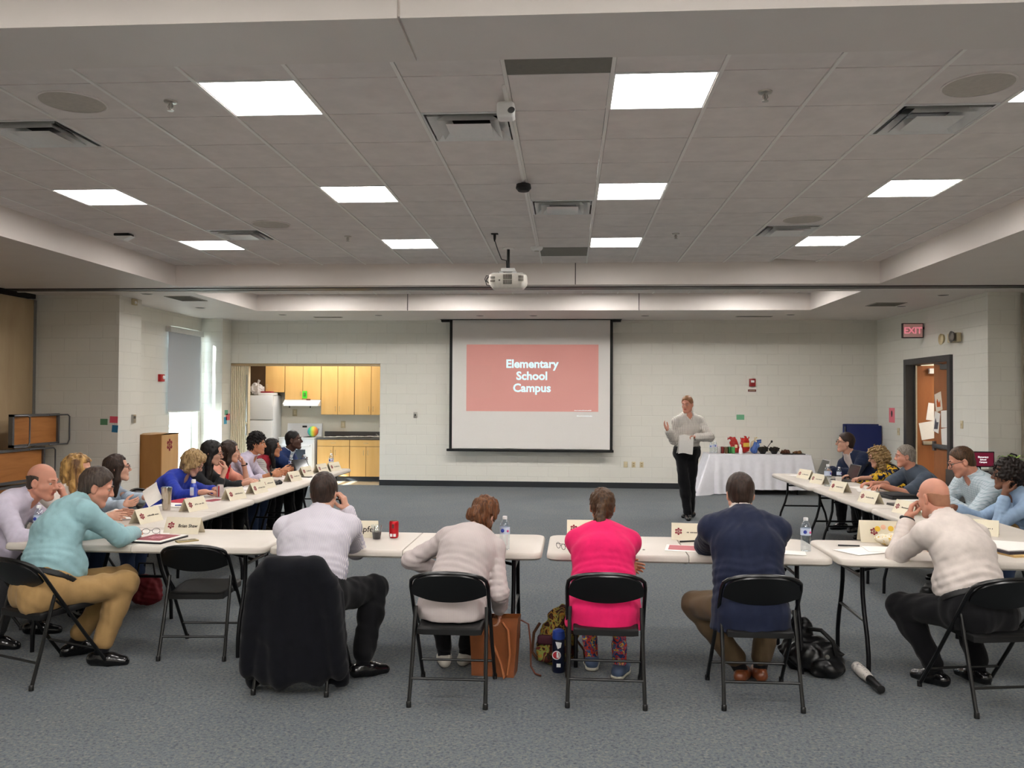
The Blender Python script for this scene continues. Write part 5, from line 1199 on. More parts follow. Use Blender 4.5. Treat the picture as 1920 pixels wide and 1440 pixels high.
def rotm(yaw, pitch, roll):
    """columns: right, front, up of a head turned by yaw (left +), pitched up, rolled to its right"""
    return np.array(Matrix.Rotation(yaw, 3, 'Z') @ Matrix.Rotation(pitch, 3, 'X') @ Matrix.Rotation(roll, 3, 'Y'))
def ik(S, W, a, b, pole):
    d = W-S; L = np.linalg.norm(d); n = d/L
    if L > (a+b)*.995: W = S+n*(a+b)*.995; L = (a+b)*.995
    x = (a*a-b*b+L*L)/(2*L); h = math.sqrt(max(a*a-x*x, 1e-6)); p = pole-n*(pole@n); p = p/max(np.linalg.norm(p), 1e-6)
    return S+n*x+p*h, W
class Person:
    def __init__(s, label, x, y, head, hd, sk='fair', sc=1.0, wd=1.0, belly=0.0, fem=False, hyaw=None, hpitch=0, hroll=0, twist=0, tilt=0, bulge=.03, neck=.105, back=.05, side=0.0,
                 hands=None, knees=None, ankles=None, stand=False, pz=.53, near=True, hs=None, name='person', pelvis_yaw=None, toe=None):
        s.o = thing(name, label, 'person', (x, y, 0), R(hd)); s.h = R(hd); s.x, s.y = x, y
        s.sk, s.sc, s.wd, s.belly, s.fem, s.near = sk, sc, wd, belly, fem, near
        L = lambda p: rotz2(arr(p)-arr([x, y, 0]), -s.h); s.L = L
        s.LV = lambda v: rotz2(arr(v), -s.h)
        s.hs = hs or (.97 if not fem else .92)*(.5+.5*sc)
        s.Hc = L(head); yaw = R(hyaw if hyaw is not None else hd)-s.h
        s.HR = rotm(yaw, R(hpitch), R(hroll))
        s.P = arr([0, 0, pz]); nb = s.Hc+s.HR @ (arr([0, -.028, -.075])*s.hs)
        # neck base lies under and behind the head
        d = unit(nb-(s.P+arr([0, 0, .1]))); s.nb = nb
        s.N = nb-unit(d*.5+arr([0, 0, .6])+s.HR[:, 2]*.25)*neck*sc*.75-arr([0, back*.5, 0])
        w = unit(s.N-s.P); s.w = w; tw = R(twist); u = arr([math.cos(tw), math.sin(tw), math.sin(R(tilt))]); s.u = unit(u-w*(u@w)); s.v = np.cross(w, s.u)
        if s.v[1] < 0: s.v = -s.v
        s.Ln = np.linalg.norm(s.N-s.P)
        s.C = s.P+(s.N-s.P)*.62-s.v*bulge; s.U = s.P+(s.N-s.P)*.84-s.v*bulge*.7; s.W = s.P+(s.N-s.P)*.3-s.v*bulge*.5
        sw = (.155 if fem else .176)*wd**.5*sc
        s.S = {-1: s.U-s.u*sw-w*.012+s.v*.02, 1: s.U+s.u*sw-w*.012+s.v*.02}
        s.hand = {}
        for sd in (-1, 1):
            hsp = (hands or {}).get('L' if sd < 0 else 'R') or {}
            W = L(hsp['w']) if 'w' in hsp else s.S[sd]+arr([sd*.03, .28, -.2])
            pole = s.LV(hsp['pole']) if 'pole' in hsp else arr([sd*.7, -.2, -.8])
            E, W = ik(s.S[sd], W, .295*sc, .255*sc, pole)
            f = unit(s.LV(hsp['f'])) if 'f' in hsp else unit(W-E); n = s.LV(hsp['n']) if 'n' in hsp else arr([0, 0, -1.0]); n = unit(n-f*(n@f))
            s.hand[sd] = dict(E=E, W=W, f=f, n=n, curl=hsp.get('curl', .45), thumb=hsp.get('thumb', .5), spread=hsp.get('spread', .06), r=hsp.get('reach', 1))
        s.hip = {sd: s.P+arr([sd*.092*wd, .0, -.015]) for sd in (-1, 1)}
        kn = knees or {}; an = ankles or {}
        s.K = {}; s.A = {}
        for sd, c in ((-1, 'L'), (1, 'R')):
            if stand: s.K[sd] = L(kn[c]); s.A[sd] = L(an[c])
            else:
                s.K[sd] = L(kn[c]) if c in kn else arr([sd*.14, .42*sc, .51]); s.A[sd] = L(an[c]) if c in an else arr([sd*.12, .40*sc, .095])
        s.toe = {sd: unit(s.LV((toe or {}).get('L' if sd < 0 else 'R', (rotz2([sd*.2, 1, 0], s.h))))) for sd in (-1, 1)}
        s.children = {}
    def bounds(s, pts, m): P = np.array(pts); return P.min(0)-m, P.max(0)+m
    def allpts(s): return [s.P, s.N, s.C, s.Hc]+[p for d in (s.S, s.K, s.A, s.hip) for p in d.values()]+[h[k] for h in s.hand.values() for k in ('E', 'W')]
    def hp(s, p): return s.Hc+s.HR @ (arr(p)*s.hs)
    # -- masses
    def torso(s, F, g=0.0, k=.05, breast=True):
        wd, b, fm = s.wd, s.belly, s.fem; q = s.sc
        F.ell(s.P+arr([0, -.012, -.005]), ((.168+g)*wd, .125*q+g, .115*q+g), None, .02)
        for sd in (-1, 1): F.ball(s.P+arr([sd*.082*wd, -.05, -.025]), .092*q+g, k)
        F.ecap(s.P+s.w*.04, s.W, s.u, (.152*wd+g+b*.4, .112*q+g+b*.5), ((.146 if fm else .156)*wd+g+b*.35, .108*q+g+b*.6), k)
        F.ecap(s.W, s.C, s.u, ((.143 if fm else .156)*wd+g+b*.3, .106*q+g+b*.5), ((.15 if fm else .17)*wd+g, .112*q+g), k)
        F.ecap(s.C, s.U+s.w*.01, s.u, ((.15 if fm else .17)*wd+g, .112*q+g), ((.125 if fm else .14)*wd+g, .085*q+g), k)
        if b > 0: F.ell(s.P+(s.N-s.P)*.3+s.v*(.06+b*.7), (.13*wd+g, .09+b*.5+g, .13+g), None, .06)
        if fm and breast:
            for sd in (-1, 1): F.ball(s.C+s.u*sd*.068+s.v*.075-s.w*.01, .062+g, .04)
        for sd in (-1, 1):
            F.cone(s.U+s.u*sd*.03, s.S[sd], .07*q+g, .053*q+g, k); F.cone(s.N-s.w*.005+s.u*sd*.015, s.S[sd]+s.w*.004-s.u*sd*.03, .047*q+g*.7, .05*q+g*.7, .04)
            F.ball(s.S[sd], .056*q*(.9 if fm else 1)+g, .03)
        F.ecap(s.U, s.N, s.u, (.1*wd+g, .075*q+g), (.062+g*.5, .058+g*.5), .04); return F
    def arms(s, F, g=0.0, to=1.0, loose=0.0, sides=(-1, 1), k=.03):
        q = s.sc*(.88 if s.fem else 1)*s.wd**.35
        for sd in sides:
            h = s.hand[sd]; F.cone(s.S[sd], h['E'], .051*q+g, .042*q+g+loose*.5, k)
            if to > 0: F.cone(h['E'], h['E']+(h['W']-h['E'])*to, .0435*q+g+loose*.5, (.0435+(.029-.0435)*to)*q+g+loose, .02)
        return F
    def legs(s, F, g=0.0, to=1.0, k=.04, loose=0.0):
        q = s.sc
        for sd in (-1, 1):
            F.cone(s.hip[sd], s.K[sd], .088*q*s.wd**.5+g, .06*q+g+loose, k)
            A = s.K[sd]+(s.A[sd]-s.K[sd])*to; m = s.K[sd]+(A-s.K[sd])*.4+arr([0, -.012, 0])
            F.cone(s.K[sd], m, .058*q+g+loose, .054*q+g+loose, .03); F.cone(m, A, .054*q+g+loose, .038*q+g+loose*1.3, .03)
        return F
    def headmass(s, F):
        z = s.hs; e = lambda c, r, k=.012, m='u': F.ell(s.hp(c), arr(r)*z, s.HR.T, k, m)
        c = lambda a, b, r1, r2, k=.012: F.cone(s.hp(a), s.hp(b), r1*z, r2*z, k)
        jw = .9 if s.fem else 1.0
        F.cone(s.N-s.w*.03, s.nb, (.055 if s.fem else .062)*s.sc*s.wd**.3, (.048 if s.fem else .056)*s.sc*s.wd**.3, .03)
        e((0, -.012, .035), (.075, .096, .09), .02); e((0, .028, -.03), (.061*jw, .064, .085), .02)
        for sd in (-1, 1):
            c((sd*.053*jw, .0, -.055), (sd*.02, .064, -.1), .022, .02, .02); c((sd*.036, .062, -.022), (sd*.05, .03, -.03), .02, .02, .02)
            c((sd*.042, .076, .026), (sd*.008, .088, .021), .011, .011, .014)
        c((-.012, .068, -.1), (.012, .068, -.1), .02*jw, .02*jw, .02)
        for sd in (-1, 1): F.ball(s.hp((sd*.032, .104, .005)), .0155*z, .012, 's')
        c((0, .088, .012), (0, .108, -.024), .0095, .013, .01); 
        for sd in (-1, 1): c((sd*.010, .1, -.03), (sd*.011, .094, -.03), .009, .009, .006)
        c((-.02, .082, -.058), (.02, .082, -.058), .0075, .0075, .006); c((-.017, .081, -.07), (.017, .081, -.07), .008, .008, .006)
        F.cone(s.hp((-.024, .096, -.0642)), s.hp((.024, .096, -.0642)), .0035*z, .0035*z, .003, 's')
        for sd in (-1, 1):
            er = s.HR @ np.array(Matrix.Rotation(R(sd*22), 3, 'Z')); F.ell(s.hp((sd*.079, -.008, -.006)), arr((.009, .021, .033))*z, er.T, .006)
            F.ell(s.hp((sd*.088, -.006, -.004)), arr((.006, .011, .018))*z, er.T, .006, 's'); F.ball(s.hp((sd*.074, -.002, -.03)), .009*z, .006)
    def handmass(s, F, sd):
        h = s.hand[sd]; q = s.sc*(.9 if s.fem else 1.0); f, n, W = h['f'], h['n'], h['W']; t = np.cross(f, n)*(1 if sd > 0 else -1)
        F.cone(h['W']-unit(h['W']-h['E'])*.03, W+f*.02*q, .027*q, .026*q, .015)
        F.ecap(W+f*.03*q, W+f*.078*q, t, (.034*q, .0155*q), (.040*q, .0145*q), .012)
        cu = h['curl']; sp = h['spread']
        for i, (o_, L, r) in enumerate(((.031, .072, .0092), (.0105, .08, .0096), (-.0105, .075, .0092), (-.03, .06, .0082))):
            b = W+f*(.088-.0035*abs(i-1)*abs(i-1)*.5-(.006 if i == 3 else 0))*q+t*o_*q; d = unit(f+t*sp*(1.5-i)); a = 0
            cc = cu*(1+.12*(i-1)) if i else cu*.85
            for fr, an, r2 in ((.45, .75, .95), (.31, 1.25, .88), (.24, .8, .78)):
                a += an*cc; dd = d*math.cos(a)+n*math.sin(a); e = b+dd*L*fr*q; F.cone(b, e, r*q, r*r2*q, .0035); b = e; r *= r2
        th = h['thumb']; b = W+f*.022*q+t*.026*q+n*.006*q; d = unit(f*.62+t*(.75-.35*th)+n*(.25+.55*th))
        e = b+d*.044*q; F.cone(b, e, .0145*q, .0115*q, .012); d = unit(d*.7+f*.6-t*.25*th+n*.2*th); e2 = e+d*.032*q; F.cone(e, e2, .0112*q, .0098*q, .004); F.cone(e2, e2+d*.02*q, .0098*q, .0085*q, .004)
    # -- pieces
    def body(s):
        lo, hi = s.bounds(s.allpts()+[s.A[sd]+s.toe[sd]*.2-arr([0, 0, .09]) for sd in (-1, 1)], .17); lo[2] = max(lo[2], -.01)
        z = [(s.Hc-.135, s.Hc+.135)]
        for sd in (-1, 1): c = s.hand[sd]['W']+s.hand[sd]['f']*.08; z.append((c-.105, c+.105))
        F = SDF(lo, hi, .0125 if s.near else .015, z, .0055 if s.near else .0065)
        s.torso(F, -.012); s.arms(F, -.002); s.legs(F, -.014)
        for sd in (-1, 1): F.cone(s.A[sd]+arr([0, 0, -.04]), s.A[sd]+arr([0, 0, -.07])+s.toe[sd]*.12, .03, .017, .02)
        s.headmass(F)
        for sd in (-1, 1): s.handmass(F, sd)
        HR, Hc, z_ = s.HR, s.Hc, s.hs
        def paint(c):
            q = (c-Hc) @ HR/z_; lip = ((q[:, 0]/.0225)**2+((q[:, 2]+.064)/.0105)**2 < 1) & (q[:, 1] > .074) & (q[:, 1] < .0925); return np.where(lip, 1, 0)
        F.build('body', [SKIN[s.sk], LIPS[s.sk]], s.o, paint)
        mb = MB()
        for sd in (-1, 1):
            mb.ball(tuple(s.hp((sd*.032, .0735, .004))), .0118*s.hs, 12, 0); c = s.hp((sd*.032, .0806, .003)); mb.ball(tuple(c), .0062*s.hs, 8, 1)
        mb.build('eyes', [m_eye, m_iris], s.o); return s
    def brows(s, mat, thick=.0045):
        for sd in (-1, 1):
            mb = MB(); P = [s.hp((sd*(.014+.036*t), .0965-.020*t*t-.002*t, .029+.005*math.sin(t*PI))) for t in (0, .25, .5, .75, 1)]; mb.tube([tuple(p) for p in P], [thick*s.hs*a for a in (.8, 1, 1, .8, .4)], 6)
            mb.build('eyebrow', mat, s.o)
        return s
    def hair(s, style, mat, t=.012, seed=1, amp=.004, wl=.03, **kw):
        z = s.hs; HR, Hc = s.HR, s.Hc
        def q(x, y, z_): X, Y, Z = x-Hc[0], y-Hc[1], z_-Hc[2]; return [(X*HR[0, i]+Y*HR[1, i]+Z*HR[2, i])/z for i in range(3)]
        drop = kw.get('drop', 0); lo, hi = Hc-.2-kw.get('pad', 0), Hc+.2+kw.get('pad', 0); lo = lo-arr([0, 0, drop])
        F = SDF(lo, hi, .0065 if s.near else .0075)
        e = lambda c, r, k=.02, m='u': F.ell(s.hp(c), arr(r)*z, HR.T, k, m)
        c = lambda a, b, r1, r2, k=.02: F.cone(s.hp(a), s.hp(b), r1*z, r2*z, k)
        if style in ('short', 'band', 'crop'):
            top = kw.get('top', t*1.5)
            e((0, -.012, .035), (.075+t, .096+t, .09+(top if style != 'band' else t))); e((0, -.048, -.03), (.058+t*.5, .052+t*.5, .055), .02)
            zf, zb = kw.get('front', .088), kw.get('nape', -.08); sl = (zf-zb)/(.15)
            def cut(x, y, zz):
                a, b, d = q(x, y, zz); line = zb+sl*(b+.062)-kw.get('temple', .25)*np.maximum(np.abs(a)-.03, 0)*(b > .03); return (line-d)/math.sqrt(1+sl*sl)*z
            F.F = np.maximum(F.F, cut(*F.grid((slice(None),)*3)).astype(np.float32))
            if style == 'band':
                lim = kw.get('lim', .055)
                def cut2(x, y, zz): a, b, d = q(x, y, zz); return np.maximum(d-lim-.35*np.minimum(b+.05, 0), b-.012)*z
                F.F = np.maximum(F.F, cut2(*F.grid((slice(None),)*3)).astype(np.float32))
            for sd in (-1, 1): F.ell(s.hp((sd*.082, .004, -.012)), arr((.03, .02, .03))*z, HR.T, .004, 's')
        elif style in ('long', 'bob', 'tied', 'curly', 'afro'):
            e((0, -.016, .038), (.08+t, .1+t, .092+t)); e((0, -.05, -.02), (.066+t*.6, .058+t*.6, .08), .03)
            if style == 'long':
                L = kw.get('L', .22)
                for sd in (-1, 1):
                    fx = kw.get('fx', .058); c((sd*.074, .01, .02), (sd*.078, -.01, -.1), .026, .03); c((sd*.078, -.01, -.1), (sd*fx, kw.get('fy', .02), -.1-L), .032, .022)
                c((0, -.07, -.02), (0, -.06, -.1-L*.8), .06, .045)
            if style == 'bob':
                for sd in (-1, 1): c((sd*.08, .03, .02), (sd*.088, -.0, -.07), .03, .036); c((sd*.06, .06, .06), (sd*.083, .05, .0), .026, .024)
                c((0, -.07, -.0), (0, -.06, -.08), .07, .05); c((-.03, .06, .105), (.05, .07, .09), .03, .028)
            if style == 'tied':
                b = arr(kw.get('bun', (0, -.11, .01))); 
                if kw.get('tail'): c(b, b+arr((0, -.02, -.02)), .022, .026, .01); c(b+arr((0, -.025, -.03)), b+arr(kw['tail'])*.55, .03, .036, .02); c(b+arr(kw['tail'])*.55, b+arr(kw['tail']), .036, .016, .02)
                for p, r in kw.get('lobes', ()): F.ball(s.hp(p), r*z, .02)
            if style == 'curly':
                for sd in (-1, 1): c((sd*.085, .02, .02), (sd*.1, -.01, -.12), .036, .042); c((sd*.06, .05, .09), (sd*.09, .03, .02), .03, .03)
                c((0, -.08, 0), (0, -.07, -.13), .075, .06)
            hl = kw.get('hl', .088)
            def face(x, y, zz): a, b, d = q(x, y, zz); w_ = kw.get('fw', .057); return np.maximum(np.maximum(np.abs(a)-w_-.25*np.maximum(b-.1, 0), d-hl+.6*np.abs(a)**1.2), .02-b+.3*np.maximum(-.02-d, 0)*0)*z
            g = face(*F.grid((slice(None),)*3)).astype(np.float32); kk = .012; d_ = -g; h_ = np.maximum(kk-np.abs(F.F-d_), 0)/kk; F.F = np.maximum(F.F, d_)+h_*h_*kk*.25
        F.folds(amp, wl, seed, kw.get('an', (1, 1, .25)))
        s.hairobj = F.build(kw.get('name', 'hair'), mat, s.o); return s
    def creases(s, F, seed, a, sleeve, sides):
        rs = np.random.RandomState(seed+100); x, y, z = F.grid((slice(None),)*3); m = np.abs(F.F) < .07
        D = np.zeros_like(F.F)
        if sleeve >= 1:
            for sd in sides:
                h = s.hand[sd]; S, E, W = s.S[sd], h['E'], h['W']; ax = unit(W-S)
                for (c, r, d, wl) in ((E, .10, ax, .036), (S+(E-S)*.35, .10, unit(E-S), .05), (E+(W-E)*.6, .09, unit(W-E), .034)):
                    X, Y, Z = x-c[0], y-c[1], z-c[2]; t = X*d[0]+Y*d[1]+Z*d[2]; k = rs.normal(size=3)*14
                    D += (np.exp(-(X*X+Y*Y+Z*Z)/(r*r))*np.sin(t*2*PI/wl+1.5*np.sin(X*k[0]+Y*k[1]+Z*k[2])+rs.rand()*6)).astype(np.float32)*(1.0 if c is E else .55)
        for c, d, r, wl, g in [(s.P+s.w*.11, s.w, .13, .05, .8)]+[(s.U-s.w*.12+s.u*sd*.13, unit(s.w*.7+s.u*sd*.7), .11, .045, .7) for sd in (-1, 1)]:
            X, Y, Z = x-c[0], y-c[1], z-c[2]; t = X*d[0]+Y*d[1]+Z*d[2]; k = rs.normal(size=3)*9; e = t/r if d is s.w else np.sqrt(X*X+Y*Y+Z*Z)/r
            D += (np.exp(-e*e)*np.sin(t*2*PI/wl+2.2*np.sin(X*k[0]+Y*k[1]+Z*k[2])+rs.rand()*6)).astype(np.float32)*g
        F.F[m] += a*D[m]
    def top(s, mat, g=.012, sleeve=1.0, hem=.05, name='shirt', amp=.0013, seed=1, loose=.006, collar=True, cmat=None, vneck=0, cut=None, wl=.065, sides=(-1, 1), lift=0.0, below=0.0, crease=.0046):
        pts = [s.P, s.N, s.C, s.W]+list(s.S.values())+[s.hand[a][k] for a in (-1, 1) for k in ('E', 'W')]
        lo, hi = s.bounds(pts, .2); F = SDF(lo, hi, .010 if s.near else .012); s.tucked = hem > 0
        s.torso(F, g)
        if below:
            F.ecap(s.P+s.w*.05, s.P-arr([0, .01, below]), (1, 0, 0), (.165*s.wd+g, .125+g), (.185*s.wd+g+.01, .14+g), .03)
        # cut the hem, then add the sleeves, so that a low arm keeps its sleeve
        F.clip(s.P+s.w*hem*(1 if hem > 0 else 0)+arr([0, 0, min(hem, 0)]), -s.w if hem > 0 else arr([0, 0, -1]))
        if sleeve >= 1: s.arms(F, g-.002, sleeve-1, loose, sides)
        elif sleeve > 0:
            q = s.sc*(.88 if s.fem else 1)*s.wd**.35
            for sd in sides: h = s.hand[sd]; F.cone(s.S[sd], s.S[sd]+(h['E']-s.S[sd])*sleeve, .054*q+g, .047*q+g+loose, .03)
        if collar:
            a = unit(s.nb-s.N); b = s.N+a*.02
            def ring(x, y, z):
                X, Y, Z = x-b[0], y-b[1], z-b[2]; t = X*a[0]+Y*a[1]+Z*a[2]; r = np.sqrt(np.maximum(X*X+Y*Y+Z*Z-t*t, 0)); return np.maximum(np.abs(r-(.064*s.sc*s.wd**.3+.0+.1*np.maximum(-t, 0)))-.0055, np.abs(t-.012)-.026)
            F.op(b-.1, b+.1, ring, .008)
        F.folds(amp, wl, seed); s.creases(F, seed, crease, sleeve, sides)
        if vneck:
            c = s.N+s.v*.075+s.w*.0; F.ecap(c+s.v*.02, c+s.v*.06-s.w*vneck, s.u, (.055, .06), (.012, .05), .008, 's')
        if cut: cut(s, F)
        return F.build(name, mat, s.o)
    def trousers(s, mat, g=.006, to=.9, loose=.008, name='trousers', seed=3, amp=.003, hem=.085, belt=None):
        lo, hi = s.bounds([s.P, s.P+s.w*.12]+[p for d in (s.K, s.A, s.hip) for p in d.values()], .26); lo[2] = max(lo[2], .0)
        F = SDF(lo, hi, .011 if s.near else .014); s.torso(F, max(g, .026) if s.tucked else g, breast=False); F.clip(s.P+s.w*hem, s.w); s.legs(F, g, to, .03, loose); F.folds(amp, .09, seed)
        F.build(name, mat, s.o)
        if belt:
            B = SDF(s.P-.3, s.P+.3, .008); s.torso(B, .034, breast=False); B.clip(s.P+s.w*(hem-.002), s.w); B.clip(s.P+s.w*(hem-.04), -s.w); B.build('belt', belt, s.o)
        return s
    def shoes(s, mat, sole=None, socks=None, name='shoe'):
        socks = socks or c_sock
        for sd in (-1, 1):
            A, t = s.A[sd], s.toe[sd]; z0 = max(A[2]-.095, 0); lo, hi = s.bounds([A, A+t*.22, A-t*.1], .08); lo[2] = z0-.02
            F = SDF(lo, hi, .0075); b = arr([A[0], A[1], z0])
            F.cone(b-t*.045+arr([0, 0, .042]), b+t*.06+arr([0, 0, .036]), .041, .044, .02); F.cone(b+t*.06+arr([0, 0, .034]), b+t*.15+arr([0, 0, .022]), .044, .034, .03); F.cone(b+arr([0, 0, .05]), A+arr([0, 0, -.015]), .04, .04, .02)
            F.clip(b, (0, 0, -1)); F.clip(A+arr([0, 0, -.012]), (0, 0, 1)); o = F.build(name, mat, s.o)
            if sole is not None:
                G = SDF(lo, hi, .008); G.cone(b-t*.045+arr([0, 0, .02]), b+t*.06+arr([0, 0, .02]), .045, .048, .02); G.cone(b+t*.06+arr([0, 0, .02]), b+t*.155+arr([0, 0, .02]), .048, .036, .03); G.clip(b, (0, 0, -1)); G.clip(b+arr([0, 0, .022]), (0, 0, 1)); G.build('sole', sole, o)
            if socks is not None:
                G = SDF(lo, hi+.1, .009); K = s.K[sd]; G.cone(A+arr([0, 0, -.03]), A+unit(K-A)*.1, .042, .05, .01); G.build('sock', socks, s.o)
        return s
    def glasses(s, mat=None, w=.031, h=.02):
        mat = mat or m_glas; mb = MB(); z = s.hs
        for sd in (-1, 1):
            P = []
            for k in range(18):
                a = 2*PI*k/18; cx, sy = math.cos(a), math.sin(a); P.append(tuple(s.hp((sd*.034+(w-.003)*math.copysign(abs(cx)**.7, cx), .108-.012*abs(cx)*(1 if cx*sd > 0 else .2), .0+h*math.copysign(abs(sy)**.7, sy)))))
            mb.tube(P, .0024*z, 6, closed=True)
            mb.tube([tuple(s.hp(p)) for p in ((sd*.062, .095, .008), (sd*.076, .06, .01), (sd*.08, .0, .006), (sd*.08, -.02, -.006))], .0022*z, 6)
        mb.tube([tuple(s.hp((-.006, .114, .006))), tuple(s.hp((.006, .114, .006)))], .0022*z, 6); mb.build('eyeglasses', mat, s.o); return s
    def watch(s, sd, mat=None, r=.034):
        h = s.hand[sd]; a = unit(h['W']-h['E']); c = h['W']-a*.008; M = frame_mat(tuple(c), tuple(np.cross(a, h['n'])), tuple(h['n']), tuple(np.cross(np.cross(a, h['n']), h['n'])))
        t = unit(np.cross(a, [.3, .2, .9])); b = np.cross(a, t); mb = MB()
        mb.tube([tuple(c+(t*math.cos(k*PI/10)+b*math.sin(k*PI/10))*r*s.sc) for k in range(20)], [.006]*20, 6, closed=True)
        f = c-h['n']*r*1.05*s.sc; mb.ball(tuple(f), (.016, .016, .016), 10); mb.build('wristwatch', mat or m_black, s.o); return s
def hold(x, y, z, pole=None, **k):
    d = dict(w=(x, y, z)); d.update(k)
    if pole is not None: d['pole'] = pole
    return d
# ------------------------------------------------------------------ clothes and hair colours
m_br = M_hair('dark brown hair', '#1c1310', '#3a281e'); m_bk = M_hair('black hair', '#0b0909', '#1d1716'); m_mid = M_hair('mid brown hair', '#2e1f14', '#523821'); m_aub = M_hair('auburn hair', '#432817', '#744a2c')
m_bln = M_hair('blonde hair', '#6b5231', '#b4976a'); m_bln2 = M_hair('streaked blonde hair', '#5e4127', '#c79d5c', 30); m_gry = M_hair('grey hair', '#5f574f', '#8f867c'); m_red = M_hair('sandy hair', '#6e4930', '#9c6f4c'); m_stub = M_plain('hair stubble', '#9c6d54', .8); m_gbr = M_hair('greying brown hair', '#2b221d', '#4c3f36')
c_teal = M_cloth('teal shirt', '#8fb3b8', .8); c_khaki = M_cloth('khaki twill', '#9c7d52', .85); c_blk = M_cloth('black wool', '#0e0e11', .85); c_navy = M_cloth('navy suit wool', '#1b2136', .8, var=.12); c_navy2 = M_cloth('navy blazer wool', '#1d2740', .85)
c_blue = M_cloth('blue blazer wool', '#22335e', .85); c_pin = M_stripe('fine striped shirt', '#b2aebd', '#d2cccf', 42, 'X', .5, dist=.3); c_grey = M_stripe('grey striped blouse', '#aea3a1', '#c0b6b3', 60, 'X', .5, dist=.4); c_pink = M_cloth('hot pink knit', '#d8205f', .9)
c_white = M_cloth('white shirt cotton', '#d2c7c0', .8); c_lav = M_cloth('lavender shirt', '#c4bccb', .8); c_lav2 = M_stripe('lavender striped shirt', '#b3aac2', '#d2cad6', 50, 'X', .5, dist=.3); c_royal = M_cloth('royal blue knit', '#2a3b9c', .85); c_char = M_cloth('charcoal knit', '#2c2c2e', .9)
c_coral = M_cloth('peach top', '#e2a08c', .85); c_scarf = M_cloth('red scarf', '#c01f2d', .85); c_denim = M_cloth('pale denim', '#a9b7c6', .85); c_denim2 = M_cloth('light blue chambray', '#8fa6c0', .85); c_jean = M_cloth('blue jeans', '#33415c', .9); c_tee = M_cloth('slate t-shirt', '#47505c', .9)
c_olive = M_cloth('olive brown trousers', '#5b4b38', .85); c_sock = M_cloth('black sock', '#121216', .95); c_band = M_stripe('black and cream stripes', '#1a1a1e', '#e5e0d8', 22, 'Z', .45, dist=.8); c_dkred = M_cloth('dark red yoke', '#8c1f2c', .9)
c_plaid = M_check('pale blue check', '#c3ced4', '#8fa6b0', .024, .22, rot=(.3, .2, .4)); c_ging = M_check('small grey check', '#d6d0c8', '#6f6b68', .022, .2); c_flor = M_blotch('yellow flowers on navy', [(0, '#1a2340'), (.47, '#d9a928'), (.56, '#f0cf4a'), (.66, '#1a2340')], 14); c_legg = M_blotch('patterned leggings', [(0, '#23345e'), (.42, '#b53a2a'), (.52, '#2f5a8a'), (.6, '#d1a13a'), (.68, '#1f2a4a')], 26); c_cream = M_cloth('cream blouse', '#e6dcd2', .85)
def pen(p, sd, mat):
    h = p.hand[sd]; c = h['W']+h['f']*.09+h['n']*.03; d = unit(h['n']*.5-h['f']*.3+arr([0, 0, .9])); return c, d
# ---- A: man in the teal shirt, front left
p = Person('man in a teal shirt and khaki trousers leaning on the front left table', -3.29, 5.10, (-3.17, 5.47, 1.135), -42, 'pink', 1.03, 1.12, .03, hyaw=-62, hpitch=-18, twist=4, bulge=.06, neck=.05, back=.09, hs=1.02,
    hands={'R': hold(-3.02, 5.70, .79, (.7, -.5, -.7), f=(-.5, .8, 0), curl=.5), 'L': hold(-3.2, 5.86, .79, (-.7, .2, -.6), f=(.8, .4, 0), curl=.6)},
    knees={'R': (-2.93, 5.42, .5), 'L': (-3.05, 5.62, .5)}, ankles={'R': (-3.03, 5.30, .095), 'L': (-3.32, 5.48, .095)}, toe={'R': (.9, .15, 0), 'L': (.5, .8, 0)})
p.body().brows(m_br).hair('short', m_gbr, .011, 3, .0012, .02, front=.098, nape=-.09); p.top(c_teal, .016, 1.9, .055, seed=2); p.trousers(c_khaki, .008, .86, .012, belt=m_black); p.shoes(m_shoe, socks=c_sock)
# ---- B: man in the fine striped shirt
p = Person('man in a fine striped shirt sitting before his dark suit jacket', -1.585, 5.09, (-1.605, 5.46, 1.115), 0, 'fair', 1.05, 1.2, .03, hyaw=-4, hpitch=-8, bulge=.05, neck=.085,
    hands={'R': hold(-1.485, 5.58, .99, (.25, .0, -1), f=(-.25, -.05, 1), n=(-1, .1, .0), curl=.75), 'L': hold(-1.66, 5.76, .79, (-.8, -.1, -.75), f=(.9, .2, 0), curl=.4)},
    knees={'R': (-1.27, 5.50, .49), 'L': (-1.80, 5.48, .5)}, ankles={'R': (-1.28, 5.22, .095), 'L': (-1.72, 5.42, .095)}, toe={'R': (.75, .55, 0), 'L': (-.2, 1, 0)})
p.body().brows(m_br).hair('short', m_br, .014, 5, .001, .02, front=.09, nape=-.098); p.top(c_pin, .018, 1.92, .05, seed=5); p.trousers(c_blk, .008, .9, .014); p.shoes(m_shoe, socks=c_sock).watch(1)
